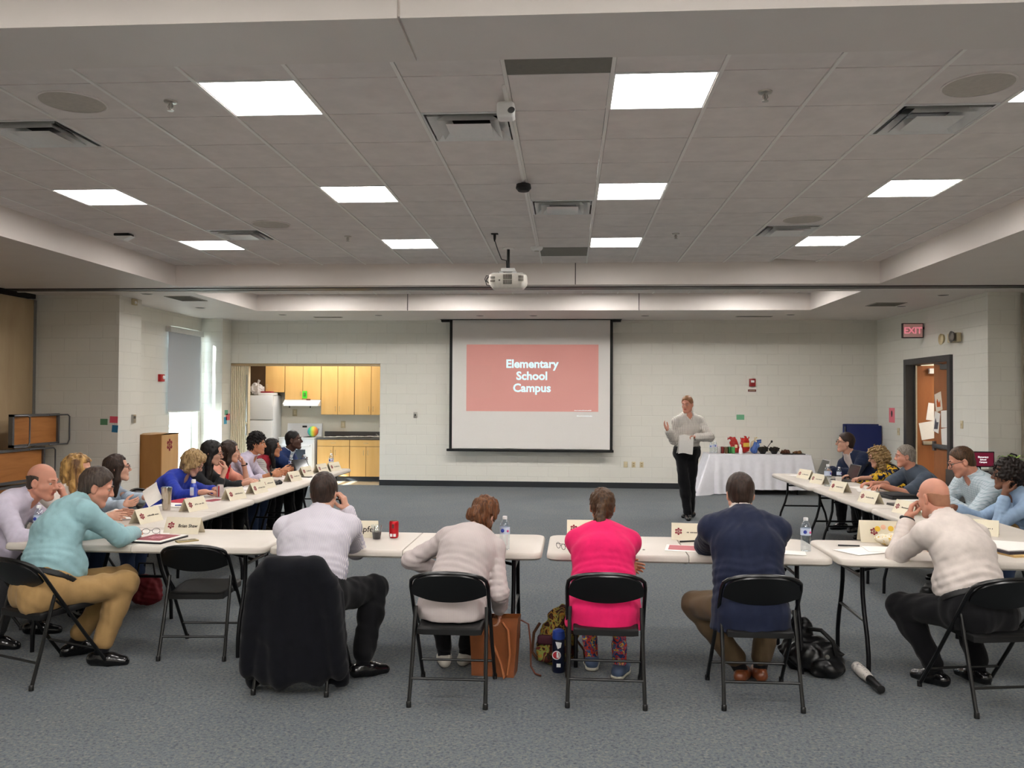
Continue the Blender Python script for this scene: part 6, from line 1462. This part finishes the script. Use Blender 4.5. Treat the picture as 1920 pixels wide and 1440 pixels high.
# ---- C: woman in the grey striped blouse
p = Person('woman in a grey striped blouse bending right and reaching down into the tan tote', -.69, 5.03, (-.545, 5.47, .985), 0, 'fair', .96, 1.0, .0, True, hyaw=-24, hpitch=-30, hroll=10, tilt=-7, bulge=.075,
    hands={'R': hold(-.425, 5.31, .415, (.15, -1, 0), f=(-.05, .05, -1), n=(-1, 0, 0), curl=.4), 'L': hold(-.80, 5.42, .62, (-1, -.25, -.1), f=(.5, .8, -.2), curl=.5)},
    knees={'R': (-.58, 5.46, .49), 'L': (-.85, 5.45, .49)}, ankles={'R': (-.67, 5.52, .09), 'L': (-.80, 5.48, .09)})
p.body().hair('tied', m_aub, .014, 7, .004, .03, bun=(0, -.1, -.02), lobes=(((0, -.105, -.03), .045), ((.04, -.09, -.05), .04), ((-.045, -.085, -.045), .042), ((.075, -.02, -.06), .035), ((.08, .02, -.1), .026)), drop=.1, an=(1, 1, .6)); p.top(c_grey, .018, 1.86, -.09, seed=8, below=.06, name='blouse'); p.trousers(c_blk, .006, .9); p.shoes(M_plain('white sneaker', '#c8c2b8', .5))
# ---- D: woman in hot pink
p = Person('woman in a hot pink top with a brown ponytail', .215, 5.06, (.222, 5.43, 1.055), 0, 'tan', .98, 1.1, .01, True, hyaw=0, hpitch=-6, bulge=.06,
    hands={'R': hold(.16, 5.62, .80, (.5, .0, -1), f=(-1, .15, 0), curl=.35), 'L': hold(.36, 5.37, .70, (-.4, .3, -1), f=(.9, -.25, -.15), n=(0, -1, 0), curl=.35)},
    knees={'R': (.33, 5.48, .49), 'L': (.10, 5.48, .49)}, ankles={'R': (.33, 5.36, .095), 'L': (.16, 5.52, .095)}, toe={'R': (.3, .9, 0), 'L': (0, 1, 0)})
p.body().hair('tied', m_mid, .008, 9, .0025, .02, bun=(-.012, -.118, .015), tail=(-.02, -.085, -.185), drop=.15); p.top(c_pink, .02, 1.8, -.14, seed=11, below=.11, collar=False, name='top', wl=.1); p.trousers(c_legg, .0, .9, 0, 'leggings'); p.shoes(M_plain('blue knit sneaker', '#46556f', .6), M_plain('pale sole', '#b9b6a8', .5), c_legg)
# ---- E: man in the navy suit
p = Person('man in a navy suit jacket seated with both elbows on the front table', 1.075, 5.05, (1.085, 5.40, 1.15), 0, 'fair', 1.04, 1.1, .02, hyaw=2, hpitch=-6, bulge=.055, neck=.065,
    hands={'R': hold(1.20, 5.76, .80, (.8, -.1, -.8), f=(-.9, .3, 0), curl=.5), 'L': hold(1.0, 5.78, .80, (-.6, -.1, -.8), f=(.9, .3, 0), curl=.5)},
    knees={'L': (.80, 5.38, .46), 'R': (1.30, 5.46, .49)}, ankles={'L': (1.08, 5.33, .095), 'R': (1.20, 5.36, .095)}, toe={'L': (.35, .95, 0), 'R': (.05, 1, 0)})
p.body().brows(m_br).hair('short', m_br, .013, 13, .001, .02, front=.09, nape=-.09); p.top(c_white, .006, 0, .05, seed=5); p.top(c_navy, .024, 1.95, -.13, 'suit_jacket', .0018, 13, .012, False, below=.12); p.trousers(c_olive, .008, .88, .012); p.shoes(m_shoeb, socks=c_sock)
# ---- F: bald man in white
p = Person('bald man in a white shirt resting his chin on his hand at the front right', 2.40, 5.12, (2.30, 5.47, 1.135), 20, 'pink', 1.03, 1.12, .02, hyaw=26, hpitch=-12, twist=6, bulge=.05, neck=.085,
    hands={'L': hold(2.19, 5.58, .99, (-.5, .0, -1), f=(.25, -.02, 1), n=(1, -.3, .2), curl=.95), 'R': hold(2.50, 5.78, .79, (.8, -.1, -.8), f=(-.8, .4, 0), curl=.5)},
    knees={'L': (2.10, 5.47, .45), 'R': (2.50, 5.6, .49)}, ankles={'L': (2.27, 5.36, .095), 'R': (2.53, 5.38, .11)}, toe={'L': (-.5, .85, 0), 'R': (-.35, .9, 0)})
p.body().brows(m_stub).hair('band', m_stub, .0018, 3, .0002, .02, lim=.03, nape=-.075, front=.06); p.top(c_white, .016, 1.80, .05, seed=17); p.trousers(c_blk, .008, .9, .012, belt=m_black); p.shoes(m_shoe, socks=c_sock).watch(-1, m_black)
# ---- left side: one man at the end of the front table, then the left row, front to back (all face the far right)
D = -90
p = Person('balding man in a lavender shirt, chin on hand, at the left table end', -4.24, 5.80, (-3.86, 5.95, 1.115), -84, 'pink', 1.08, 1.14, .02, hyaw=-88, hpitch=-10, bulge=.06, neck=.05, back=.1, hs=1.05,
    hands={'L': hold(-3.735, 6.03, .975, (.1, .4, -1), f=(-.2, -.1, 1), n=(-.8, -.3, .2), curl=.85), 'R': hold(-3.60, 5.78, .80, (.1, -.7, -.7), f=(.9, .3, 0), curl=.5)}, knees={'L': (-3.85, 5.95, .5), 'R': (-3.85, 5.62, .5)}, ankles={'L': (-3.9, 5.95, .095), 'R': (-3.95, 5.6, .095)})
p.body().brows(m_stub).hair('band', m_gbr, .006, 3, .001, .02, lim=.045, front=.03); p.top(c_lav, .016, 1.6, .05, seed=21, vneck=.07); p.trousers(c_char); p.shoes(m_shoe).watch(-1, m_steel)
p = Person('woman with streaked blonde hair and a white top, half hidden in the left row', -4.24, 6.52, (-3.95, 6.55, 1.145), D, 'fair', .98, 1.0, 0, True, hyaw=-76, hpitch=-4, hs=1.0,
    hands={'L': hold(-3.64, 6.62, .80, (.1, .35, -1), f=(.9, .2, 0), n=(0, -1, -.3), curl=.4), 'R': hold(-3.62, 6.42, .80, (.1, -.35, -1), f=(.9, .2, 0), n=(0, 1, -.3), curl=.4)})
p.body().hair('long', m_bln2, .014, 23, .003, .03, drop=.25, L=.14); p.top(c_cream, .014, 1.85, -.08, seed=22, below=.05, collar=False, name='top'); p.trousers(c_jean); p.shoes(m_shoe)
p = Person('woman in a pale denim shirt and glasses holding up a sheet in the left row', -4.34, 7.42, (-4.13, 7.47, 1.085), -86, 'fair', .97, 1.0, 0, True, hyaw=-64, hpitch=6, hs=.98,
    hands={'L': hold(-3.74, 7.26, .84, (.1, .35, -1), f=(.8, -.3, .25), n=(0, -.8, .5), curl=.5), 'R': hold(-3.80, 6.98, .82, (.1, -.4, -1), f=(.8, .3, .15), n=(0, .8, .3), curl=.5)})
p.body().brows(m_br).hair('long', m_br, .012, 25, .002, .03, drop=.25, L=.14, fy=-.04).glasses(); p.top(c_denim, .016, 1.9, -.08, seed=24, vneck=.06, below=.05); p.trousers(c_jean); p.shoes(M_plain('tan sandal', '#8a5434', .5))
g = [[(-.1+.2*i/5, 0-.0+.03*math.sin(j*.5), -.13+.27*j/5+.01*i*j*.02) for j in range(6)] for i in range(6)]
o = MB().sheet(g, .0012).build('paper_sheet', m_pap); o.matrix_world = frame_mat((-3.60, 7.10, .89), (.45, .85, .1), (-.8, .4, .45), (-.45, -.3, 1)) @ Matrix.Diagonal((.75, .75, .62, 1)); tag(o, 'white sheet held up by the woman in the denim shirt', 'paper', 'loose papers on the tables')
p = Person('woman in a royal blue top writing with her head bowed, left row', -4.22, 8.48, (-3.91, 8.55, 1.055), -98, 'fair', 1.02, 1.18, .03, True, hyaw=-84, hpitch=-30, bulge=.05, hs=1.0,
    hands={'L': hold(-3.60, 8.42, .80, (.1, .8, -.8), f=(.6, -.6, 0), curl=.6), 'R': hold(-3.62, 8.18, .80, (.1, -.8, -.8), f=(.8, .5, 0), curl=.6)})
p.body().brows(m_mid).hair('bob', m_bln, .02, 27, .003, .03, fw=.05).glasses(); p.top(c_royal, .016, 1.62, -.1, seed=26, below=.06, collar=False, vneck=.1, name='top'); p.trousers(c_blk); p.shoes(m_shoe)
p = Person('woman with long black hair and glasses, chin on fist, in charcoal', -4.22, 9.0, (-3.90, 9.0, 1.13), D, 'fair', 1.02, 1.0, 0, True, hyaw=-78, hpitch=-10, hs=1.04,
    hands={'R': hold(-3.765, 9.04, .955, (.1, .1, -1), f=(-.25, -.02, 1), n=(-.8, -.2, .2), curl=1.0), 'L': hold(-3.54, 9.2, .80, (.1, .5, -.9), f=(.9, -.1, 0), curl=.5)})
p.body().brows(m_bk).hair('long', m_bk, .014, 29, .0015, .04, drop=.34, L=.26, fy=.02).glasses(); p.top(c_char, .015, 1.45, -.08, seed=28, below=.05, collar=False, name='sweater'); p.trousers(c_blk); p.shoes(m_shoe)
p = Person('woman with a red scarf raising a hand to her mouth in the left row', -4.24, 9.5, (-3.92, 9.53, 1.11), -98, 'fair', 1.0, 1.04, 0, True, hyaw=-68, hpitch=-2, hs=1.0,
    hands={'L': hold(-3.78, 9.60, .965, (.2, .3, -1), f=(-.3, -.12, 1), n=(-.8, -.3, .2), curl=.85), 'R': hold(-3.66, 9.42, .80, (.1, -.4, -1), f=(.9, .3, 0), curl=.4)})
p.body().brows(m_br).hair('long', m_br, .012, 31, .0015, .03, drop=.25, L=.15, fy=-.06); p.top(c_coral, .012, .8, -.08, seed=30, below=.05, collar=False, vneck=.06, name='top')
F = SDF(p.N-.22, p.N+.22, .009)
for sd in (-1, 1): F.cone(p.N+p.u*sd*.06+p.v*.03, p.N+p.u*sd*.012+p.v*.125-p.w*.15, .03, .022, .02); F.cone(p.N+p.u*sd*.06+p.v*.03, p.N-p.v*.05, .028, .03, .02)
F.folds(.003, .03, 3); F.build('scarf', c_scarf, p.o); p.trousers(c_blk); p.shoes(m_shoe).watch(-1, m_black, .027)
p = Person('young man with curly black hair in a lavender striped shirt', -4.24, 10.2, (-3.90, 10.33, 1.155), -94, 'tan', 1.05, 1.02, 0, hyaw=-86, hpitch=-2, hs=1.0,
    hands={'L': hold(-3.62, 10.36, .80, (.1, .4, -1), f=(.9, -.1, 0), n=(0, -1, -.3), curl=.5), 'R': hold(-3.60, 10.04, .81, (.1, -.4, -1), f=(.8, .3, .1), n=(0, 1, -.2), curl=.5)})
p.body().brows(m_bk, .006).hair('short', m_bk, .02, 33, .007, .022, front=.078, nape=-.09, top=.045, an=(1, 1, 1)); p.top(c_lav2, .016, 1.4, .05, seed=32, vneck=.06); p.trousers(c_jean); p.shoes(m_shoe).watch(1)
p = Person('woman in black and cream striped sleeves with clasped hands, left row', -4.24, 10.82, (-3.90, 10.9, 1.075), D, 'tan', .97, 1.0, 0, True, hyaw=-74, hpitch=0, hs=.97,
    hands={'L': hold(-3.68, 10.92, .80, (.1, .5, -.9), f=(.8, -.5, 0), n=(0, -1, -.1), curl=.7), 'R': hold(-3.70, 10.74, .81, (.1, -.5, -.9), f=(.8, .5, 0), n=(0, 1, -.1), curl=.7)})
p.body().brows(m_bk).hair('long', m_bk, .012, 35, .0015, .03, drop=.25, L=.16).glasses()
tp = p.top(c_band, .014, 1.7, -.08, seed=34, below=.05, collar=False, name='sweater')
F = SDF(p.U-.3, p.U+.3, .011); p.torso(F, .019); F.clip(p.C+p.w*.03, -p.w); F.clip(p.U+p.u*.15, p.u); F.clip(p.U-p.u*.15, -p.u); F.build('sweater_yoke', c_dkred, p.o); p.trousers(c_blk); p.shoes(m_shoe)
def openfront(depth, width=.05):
    def f(s, F): c = s.N+s.v*.13; F.ecap(c+s.w*.02, c-s.w*depth+s.v*.03, s.u, (width*1.5, .12), (width*.45, .12), .006, 's')
    return f
p = Person('man in a blue blazer with folded arms at the far end of the left row', -4.20, 11.42, (-3.80, 11.43, 1.155), -100, 'dark', 1.1, 1.2, .03, hyaw=-84, hpitch=4, hs=1.08,
    hands={'L': hold(-3.72, 11.22, .82, (.1, .9, -.4), f=(.3, -.9, .1), n=(-.9, -.2, 0), curl=.35), 'R': hold(-3.68, 11.48, .85, (.1, -.9, -.4), f=(.2, .9, .1), n=(-.9, .2, 0), curl=.35)})
p.body().brows(m_bk).hair('crop', m_bk, .002, 3, .0004, .02, front=.085, nape=-.07); p.top(c_plaid, .008, 0, .05, seed=3); p.top(c_blue, .022, 1.95, -.1, 'blazer', .0012, 36, .01, False, below=.08, cut=openfront(.28)); p.trousers(c_blk); p.shoes(m_shoe)
# ---- right row, far to near (all face left)
D = 90
p = Person('man in a navy blazer and glasses behind the laptops, far end of the right row', 4.16, 11.80, (3.80, 11.82, 1.165), 118, 'fair', 1.1, 1.2, .04, hyaw=84, hpitch=4, hs=1.08,
    hands={'L': hold(3.52, 11.42, .80, (.1, -.5, -.9), f=(-.9, -.1, 0), curl=.45), 'R': hold(3.60, 11.75, .80, (.1, .5, -.9), f=(-.9, -.2, 0), curl=.45)}, near=False)
p.body().brows(m_br).hair('short', m_br, .01, 41, .001, .02, front=.09).glasses(); p.top(c_white, .008, 0, .05, seed=3); p.top(c_navy2, .022, 1.95, -.1, 'blazer', .0012, 40, .01, False, below=.08, cut=openfront(.3, .06)); p.trousers(c_blk); p.shoes(m_shoe)
p = Person('woman with curly blonde hair and a yellow flowered top in the right row', 4.18, 10.86, (3.90, 10.90, 1.03), 104, 'fair', .98, 1.0, 0, True, hyaw=84, hpitch=-12, hs=.98,
    hands={'L': hold(3.56, 10.5, .80, (.1, -.5, -.9), f=(-.8, -.3, 0), curl=.5), 'R': hold(3.56, 10.85, .80, (.1, .5, -.9), f=(-.9, -.1, 0), curl=.5)}, near=False)
p.body().brows(m_mid).hair('curly', m_bln, .018, 43, .01, .028, drop=.1, an=(1, 1, 1), pad=.02).glasses(); p.top(c_flor, .014, 1.3, -.08, seed=42, below=.05, collar=False, name='blouse')
F = SDF(p.P-.4, p.P+.65, .013); p.torso(F, .02, breast=False); p.arms(F, .016, .8, .006, (1,)); F.clip(p.C+p.v*.0, p.v); F.clip(p.P, (0, 0, -1)); F.build('cardigan', c_blk, p.o); p.trousers(c_blk); p.shoes(m_shoe)
p = Person('grey haired man in a slate t-shirt resting his forearms in the right row', 4.20, 9.98, (3.85, 9.90, 1.11), 96, 'pink', 1.06, 1.12, .02, hyaw=78, hpitch=-4, hs=1.0,
    hands={'L': hold(3.50, 9.6, .80, (.1, -.4, -1), f=(-.8, -.4, 0), curl=.55), 'R': hold(3.46, 9.84, .80, (.1, .4, -1), f=(-.9, -.2, .05), curl=.55)}, near=False)
p.body().brows(m_gry).hair('short', m_gry, .009, 45, .001, .02, front=.098); p.top(c_tee, .016, .85, -.09, seed=44, below=.06, collar=False, name='t_shirt'); p.trousers(c_jean); p.shoes(m_shoe)
p = Person('man in a pale checked shirt and glasses looking down in the right row', 4.14, 8.42, (3.78, 8.36, 1.165), 98, 'pink', 1.14, 1.26, .06, hyaw=78, hpitch=-20, hs=1.14, neck=.09,
    hands={'L': hold(3.52, 8.18, .83, (.1, -.4, -1), f=(-.85, .1, .15), n=(0, 1, -.2), curl=.75), 'R': hold(3.50, 8.42, .83, (.1, .5, -.9), f=(-.8, -.2, .1), n=(0, -1, -.2), curl=.75)})
p.body().brows(m_br).hair('short', m_mid, .006, 47, .001, .02, front=.104, nape=-.08, top=.006).glasses(); p.top(c_plaid, .018, 1.9, .04, seed=46, vneck=.05); p.trousers(c_khaki); p.shoes(m_shoe)
p = Person('woman with short dark hair in a pale blue shirt, hand at her cheek', 4.12, 7.52, (3.80, 7.56, 1.105), D, 'brown', 1.04, 1.1, 0, True, hyaw=72, hpitch=2, hs=1.04,
    hands={'L': hold(3.735, 7.47, .955, (-.2, -.1, -1), f=(.12, .05, 1), n=(.8, .2, .2), curl=.8), 'R': hold(3.44, 7.76, .80, (.1, .4, -1), f=(-.9, .1, 0), curl=.45)})
p.body().brows(m_bk).hair('afro', M_hair('soft black hair', '#0e0a09', '#241a16', 90, (1, 1, 1)), .026, 49, .006, .025, an=(1, 1, 1), hl=.085).glasses(); p.top(c_denim2, .016, 1.78, -.08, seed=48, vneck=.06, below=.05); p.trousers(c_jean); p.shoes(m_shoe)
# ---- presenter
p = Person('standing presenter in a checked shirt gesturing with papers in hand', 1.76, 12.56, (1.745, 12.48, 1.675), 196, 'pink', 1.0, 1.0, 0, hyaw=150, hpitch=-6, stand=True, pz=.98, bulge=.0, back=.02, neck=.1,
    hands={'R': hold(1.455, 12.36, 1.29, (-.1, .3, -1), f=(-.55, -.3, .75), n=(.2, -.5, .8), curl=.3, spread=.15, thumb=.1), 'L': hold(1.845, 12.30, 1.205, (.9, .1, -.5), f=(-.95, -.2, .1), n=(.1, -.2, -.9), curl=.6)},
    knees={'R': (1.70, 12.48, .53), 'L': (1.80, 12.56, .52)}, ankles={'R': (1.75, 12.42, .095), 'L': (1.82, 12.62, .1)}, toe={'R': (-.1, -1, 0), 'L': (-.8, -.6, 0)})
p.body().brows(m_red).hair('short', m_red, .009, 51, .001, .02, front=.094, nape=-.085); p.top(c_ging, .018, 1.9, .06, seed=50, vneck=.05, loose=.012); p.trousers(c_blk, .006, .97, .014, belt=m_black); p.shoes(m_shoe)
g = [[(-.105+.21*i/6, .05*(j/6)**2, -.14*j/6*1.9+.012*math.sin(i*.8)) for j in range(7)] for i in range(7)]
t = thing('paper_sheaf', 'white papers hanging curled from the presenter\'s hand', 'papers', (1.70, 12.24, 1.23), R(8))
MB().sheet(g, .002).build('top_page', m_pap, t); MB().sheet([[(x+.012, y+.025+.02*j, z) for j, (x, y, z) in enumerate(r_)] for r_ in g], .002).build('under_page', m_pap, t)
# ------------------------------------------------------------------ jacket over the chair, bags on the floor
F = SDF((-.45, -.3, -.02), (.45, .28, .9), .009)
F.ecap((0, -.0, .71), (0, .02, .14), (1, 0, 0), (.19, .075), (.25, .105), .05); F.cone((-.13, 0, .755), (.13, 0, .755), .058, .058, .05)
for sd in (-1, 1):
    F.cone((sd*.12, -.0, .74), (sd*.2, .01, .66), .062, .066, .05); F.cone((sd*.205, .0, .65), (sd*.26, .03, .16), .064, .062, .022); F.ecap((sd*.19, .05, .6), (sd*.2, .10, .06), (1, 0, 0), (.1, .04), (.115, .055), .03)
x_, y_, z_ = F.grid((slice(None),)*3); dn = np.clip(.78-z_, 0, 1)
F.F = F.F+(dn*(.011*np.sin(x_*31+2*np.sin(z_*3))+.008*np.sin(x_*57+1.3+1.5*np.sin(z_*5)))).astype(np.float32)*(np.abs(F.F) < .1); F.folds(.0025, .09, 4, (1.2, .6, .3))
F.F = np.maximum(F.F, ((.055+.03*np.sin(x_*9+.6)+.02*np.sin(x_*23))-z_-.02*(np.abs(x_) > .24)).astype(np.float32)*.9)
o = F.build('suit_jacket', M_cloth('black jacket wool', '#0b0c12', .9, var=.15), None, None, (-1.605, 4.84, 0)); tag(o, 'dark suit jacket draped over the chair of the man in the striped shirt', 'jacket')
m_lea = M_plain('tan leather', '#8a4e2a', .45, var=.12, vscale=10, bmp=.1); m_lead = M_plain('dark leather lining', '#3a2014', .7)
t = thing('tote_bag', 'tan leather tote bag standing open beside the grey blouse', 'bag', (-.46, 5.36, 0), R(-6))
mb = MB(); rb = [(-.135, -.075), (.135, -.075), (.135, .075), (-.135, .075)]; rt_ = [(-.155, -.06), (.16, -.06), (.16, .06), (-.155, .06)]; rings = []
for j in range(9):
    f = j/8; rings.append([(a[0]+(b[0]-a[0])*f, a[1]+(b[1]-a[1])*f+.008*math.sin(f*5), .005+.35*f+(.015*f if a[0] > 0 else 0)) for a, b in zip(rb, rt_)])
mb2 = [[p for p in r_]+[r_[0]] for r_ in rings]; mb.sheet(mb2, .006, smooth=False); mb.box(-.135, .135, -.075, .075, .0, .008); mb.build('bag_body', m_lea, t)
MB().tube([(.06, -.068, .34), (.10, -.085, .30), (.115, -.1, .15), (.10, -.12, .03), (.085, -.13, .012), (.06, -.115, .1), (.0, -.085, .22), (-.03, -.072, .3), (-.035, -.066, .35)], .008, 8).build('strap', M_plain('tan strap', '#a5633a', .4), t)
MB().tube([(.16, .05, .33), (.21, .04, .31), (.225, .03, .2), (.23, .02, .05), (.26, .0, .012), (.30, -.03, .01)], .006, 8).build('strap', M_plain('brown strap', '#5a2d1c', .4), t)
t = thing('backpack', 'flower patterned backpack lying by the pink top\'s chair', 'bag', (-.06, 5.60, 0))
F = SDF((-.22, -.16, -.02), (.22, .16, .42), .009); F.ecap((-.0, .02, .12), (.03, .03, .27), (1, 0, 0), (.14, .1), (.1, .075), .03); F.ball((-.02, 0, .09), .1, .04); F.ball((.05, .02, .31), .06, .05); F.ecap((-.09, -.07, .06), (-.085, -.06, .15), (1, 0, 0), (.055, .035), (.05, .03), .012); F.folds(.005, .06, 9); F.clip((0, 0, 0), (0, 0, -1))
F.build('pack_body', M_blotch('autumn print', [(0, '#4a2018'), (.42, '#2b211a'), (.5, '#8f6a2c'), (.56, '#77803f'), (.64, '#5c2622')], 16), t); F = SDF((-.16, -.14, .1), (-.02, -.02, .24), .008); F.rbox((-.085, -.09, .175), (.05, .02, .03), .012); F.build('pocket_flap', M_plain('maroon canvas', '#3d1420', .8), t)
MB().tube([(-.12, 0, .26), (-.16, -.02, .2), (-.17, -.04, .08), (-.13, -.05, .03)], .01, 8).tube([(.12, -.02, .16), (.17, -.04, .1), (.18, -.06, .015)], .008, 8).build('strap', M_plain('brown webbing', '#4e2f1c', .8), t)
t = thing('sport_bottle', 'dark blue sports bottle with a red round badge beside the backpack', 'bottle', (-.055, 5.42, 0))
MB().lathe([(.037, 0), (.04, .006), (.04, .2), (.036, .215)], 24).build('bottle_body', M_plain('navy bottle', '#10162e', .35), t); MB().lathe([(.041, .212), (.041, .235), (.037, .262), (.02, .272), (0, .272)], 24).build('lid', M_plain('blue lid', '#1f3a86', .35), t)
b_ = MB().lathe([(.028, 0), (.028, .001), (0, .0012)], 20, M=frame_mat((-.012, -.0395, .115), (1, 0, 0), (0, 0, 1), (-.25, -1, 0))).build('badge_ring', m_white, t); MB().lathe([(.023, .0014), (.023, .002), (0, .0022)], 20, M=frame_mat((-.012, -.0395, .115), (1, 0, 0), (0, 0, 1), (-.25, -1, 0))).build('badge', M_plain('badge red', '#a81f2a', .4), b_)
MB().box(-.012, .0, -.043, -.0415, .1, .135).prism([(.0, .10), (.004, .10), (.01, .132), (.006, .132)], -.043, -.0415, 'xz').build('badge_figure', m_white, b_)
MB().prism([(-.02, .2), (.02, .195), (.015, .165), (-.005, .155), (-.012, .175)], -.042, -.039, 'xz').box(-.012, .014, -.0415, -.039, .04, .062).build('white_print', m_white, t)
t = thing('shoulder_bag', 'slumped black bag on the floor right of the navy suit', 'bag', (1.58, 5.58, 0), R(-20))
F = SDF((-.26, -.22, -.02), (.3, .22, .4), .009); F.ell((0, 0, .1), (.19, .12, .11), None, .02); F.ecap((-.08, .03, .12), (-.06, .04, .27), (1, 0, 0), (.12, .07), (.06, .05), .04); F.ell((.09, -.08, .05), (.11, .08, .06), None, .04); F.folds(.006, .07, 6); F.clip((0, 0, 0), (0, 0, -1)); F.build('bag_body', M_plain('black leather', '#0e0e10', .35, bmp=.1), t)
MB().tube([(-.02, -.02, .27), (.06, -.06, .28), (.13, -.07, .22), (.15, -.06, .13)], .014, 8).build('handle', m_black, t); MB().lathe([(.016, 0), (.012, .006), (0, .007)], 14, M=frame_mat((.1, -.118, .13), (1, 0, 0), (0, 0, 1), (.2, -1, .2))).build('clasp', m_steel, t)
t = thing('folded_umbrella', 'folded black and white umbrella on the floor by the black bag', 'umbrella', (1.855, 5.32, .037), R(-90))
pr = [(.012, -.27), (.034, -.24), (.036, -.1), (.03, -.02), (.024, 0)]; M = frame_mat((0, 0, 0), (0, 1, 0), (0, 0, 1), (1, 0, 0)); MB().lathe(pr, 16, M=M).build('canopy', M_blotch('white and grey nylon', [(0, '#c9c3bb'), (.55, '#8f8a88'), (.6, '#d6d0c9')], 14), t); MB().lathe([(.026, 0), (.027, .02), (.022, .03), (.022, .17), (.024, .185), (0, .19)], 16, M=M).build('grip', m_black, t); MB().tube([(-.17, .038, .0), (-.17, .0, .038), (-.17, -.038, 0), (-.17, 0, -.034)], .004, 6, closed=True).build('strap', m_black, t)
t = thing('handbag', 'dark red bag on the floor under the front left table', 'bag', (-3.5, 6.8, 0)); F = SDF((-.2, -.15, -.02), (.2, .15, .34), .011); F.ecap((0, 0, .1), (0, 0, .2), (1, 0, 0), (.15, .08), (.13, .06), .03); F.folds(.005, .06, 2); F.clip((0, 0, 0), (0, 0, -1)); F.build('bag_body', M_plain('dark red canvas', '#6e1a22', .7), t); MB().tube([(-.08, 0, .24), (-.06, 0, .36), (.06, 0, .36), (.08, 0, .24)], .008, 8).build('handle', m_black, t)
t = thing('handbag', 'black bag on the floor under the right row', 'bag', (3.05, 7.1, 0)); F = SDF((-.25, -.18, -.02), (.25, .18, .34), .011); F.ecap((0, 0, .1), (0, 0, .2), (1, 0, 0), (.2, .1), (.16, .07), .03); F.folds(.006, .06, 2); F.clip((0, 0, 0), (0, 0, -1)); F.build('bag_body', m_black, t); MB().tube([(-.08, 0, .24), (-.06, 0, .36), (.06, 0, .36), (.08, 0, .24)], .008, 8).build('handle', m_black, t)
# ------------------------------------------------------------------ camera, daylight, exposure
cam = bpy.data.cameras.new('camera'); co = bpy.data.objects.new('camera', cam); COL.objects.link(co)
yaw, pit, rol = .0669, .0176, .0053
fw = Vector((-math.sin(yaw)*math.cos(pit), math.cos(yaw)*math.cos(pit), math.sin(pit)))
r0 = Vector((math.cos(yaw), math.sin(yaw), 0)); u0 = r0.cross(fw)
rr_ = r0*math.cos(rol)+u0*math.sin(rol); uu_ = -r0*math.sin(rol)+u0*math.cos(rol)
co.matrix_world = frame_mat((0, 0, 1.7457), rr_, uu_, -fw)
cam.sensor_width = 36; cam.lens = 36*1574.24/1920; cam.clip_start = .05; cam.clip_end = 200
scene.camera = co
wd = bpy.data.worlds.new('sky'); scene.world = wd; wd.use_nodes = True
bg = wd.node_tree.nodes['Background']; bg.inputs[0].default_value = (.80, .92, 1.0, 1); bg.inputs[1].default_value = 22.0
sun = bpy.data.lights.new('sun', 'SUN'); so_ = bpy.data.objects.new('sun', sun); COL.objects.link(so_)
sun.energy = 45; sun.angle = R(1); sun.color = (1, .96, .9)
so_.rotation_euler = Vector((2.4, 1.3, -1.25)).to_track_quat('-Z', 'Y').to_euler()
def area(name, loc, size, power, rot=(0, 0, 0), col=(1, .95, .88)):
    l = bpy.data.lights.new(name, 'AREA'); l.shape = 'RECTANGLE'; l.size, l.size_y = size; l.energy = power; l.color = col
    o = bpy.data.objects.new(name, l); COL.objects.link(o); o.location = loc; o.rotation_euler = rot; return o
area('kitchen_fill_light', (-5.2, 17.15, 2.68), (2.2, .25), 22, col=(1, .97, .93))  # unseen light, added to brighten the kitchen
area('corridor_ceiling_lamp', (7.2, 14.6, 2.68), (.6, 1.2), 60)
sc = scene; sc.view_settings.view_transform = 'Standard'; sc.view_settings.look = 'None'; sc.view_settings.gamma = 1
sc.view_settings.use_curve_mapping = False; sc.view_settings.exposure = 0.12
sc.cycles.use_denoising = True; sc.cycles.max_bounces = 8; sc.cycles.diffuse_bounces = 5; sc.cycles.glossy_bounces = 3
sc.cycles.transparent_max_bounces = 12; sc.cycles.sample_clamp_indirect = 6; sc.cycles.caustics_reflective = False; sc.cycles.caustics_refractive = False
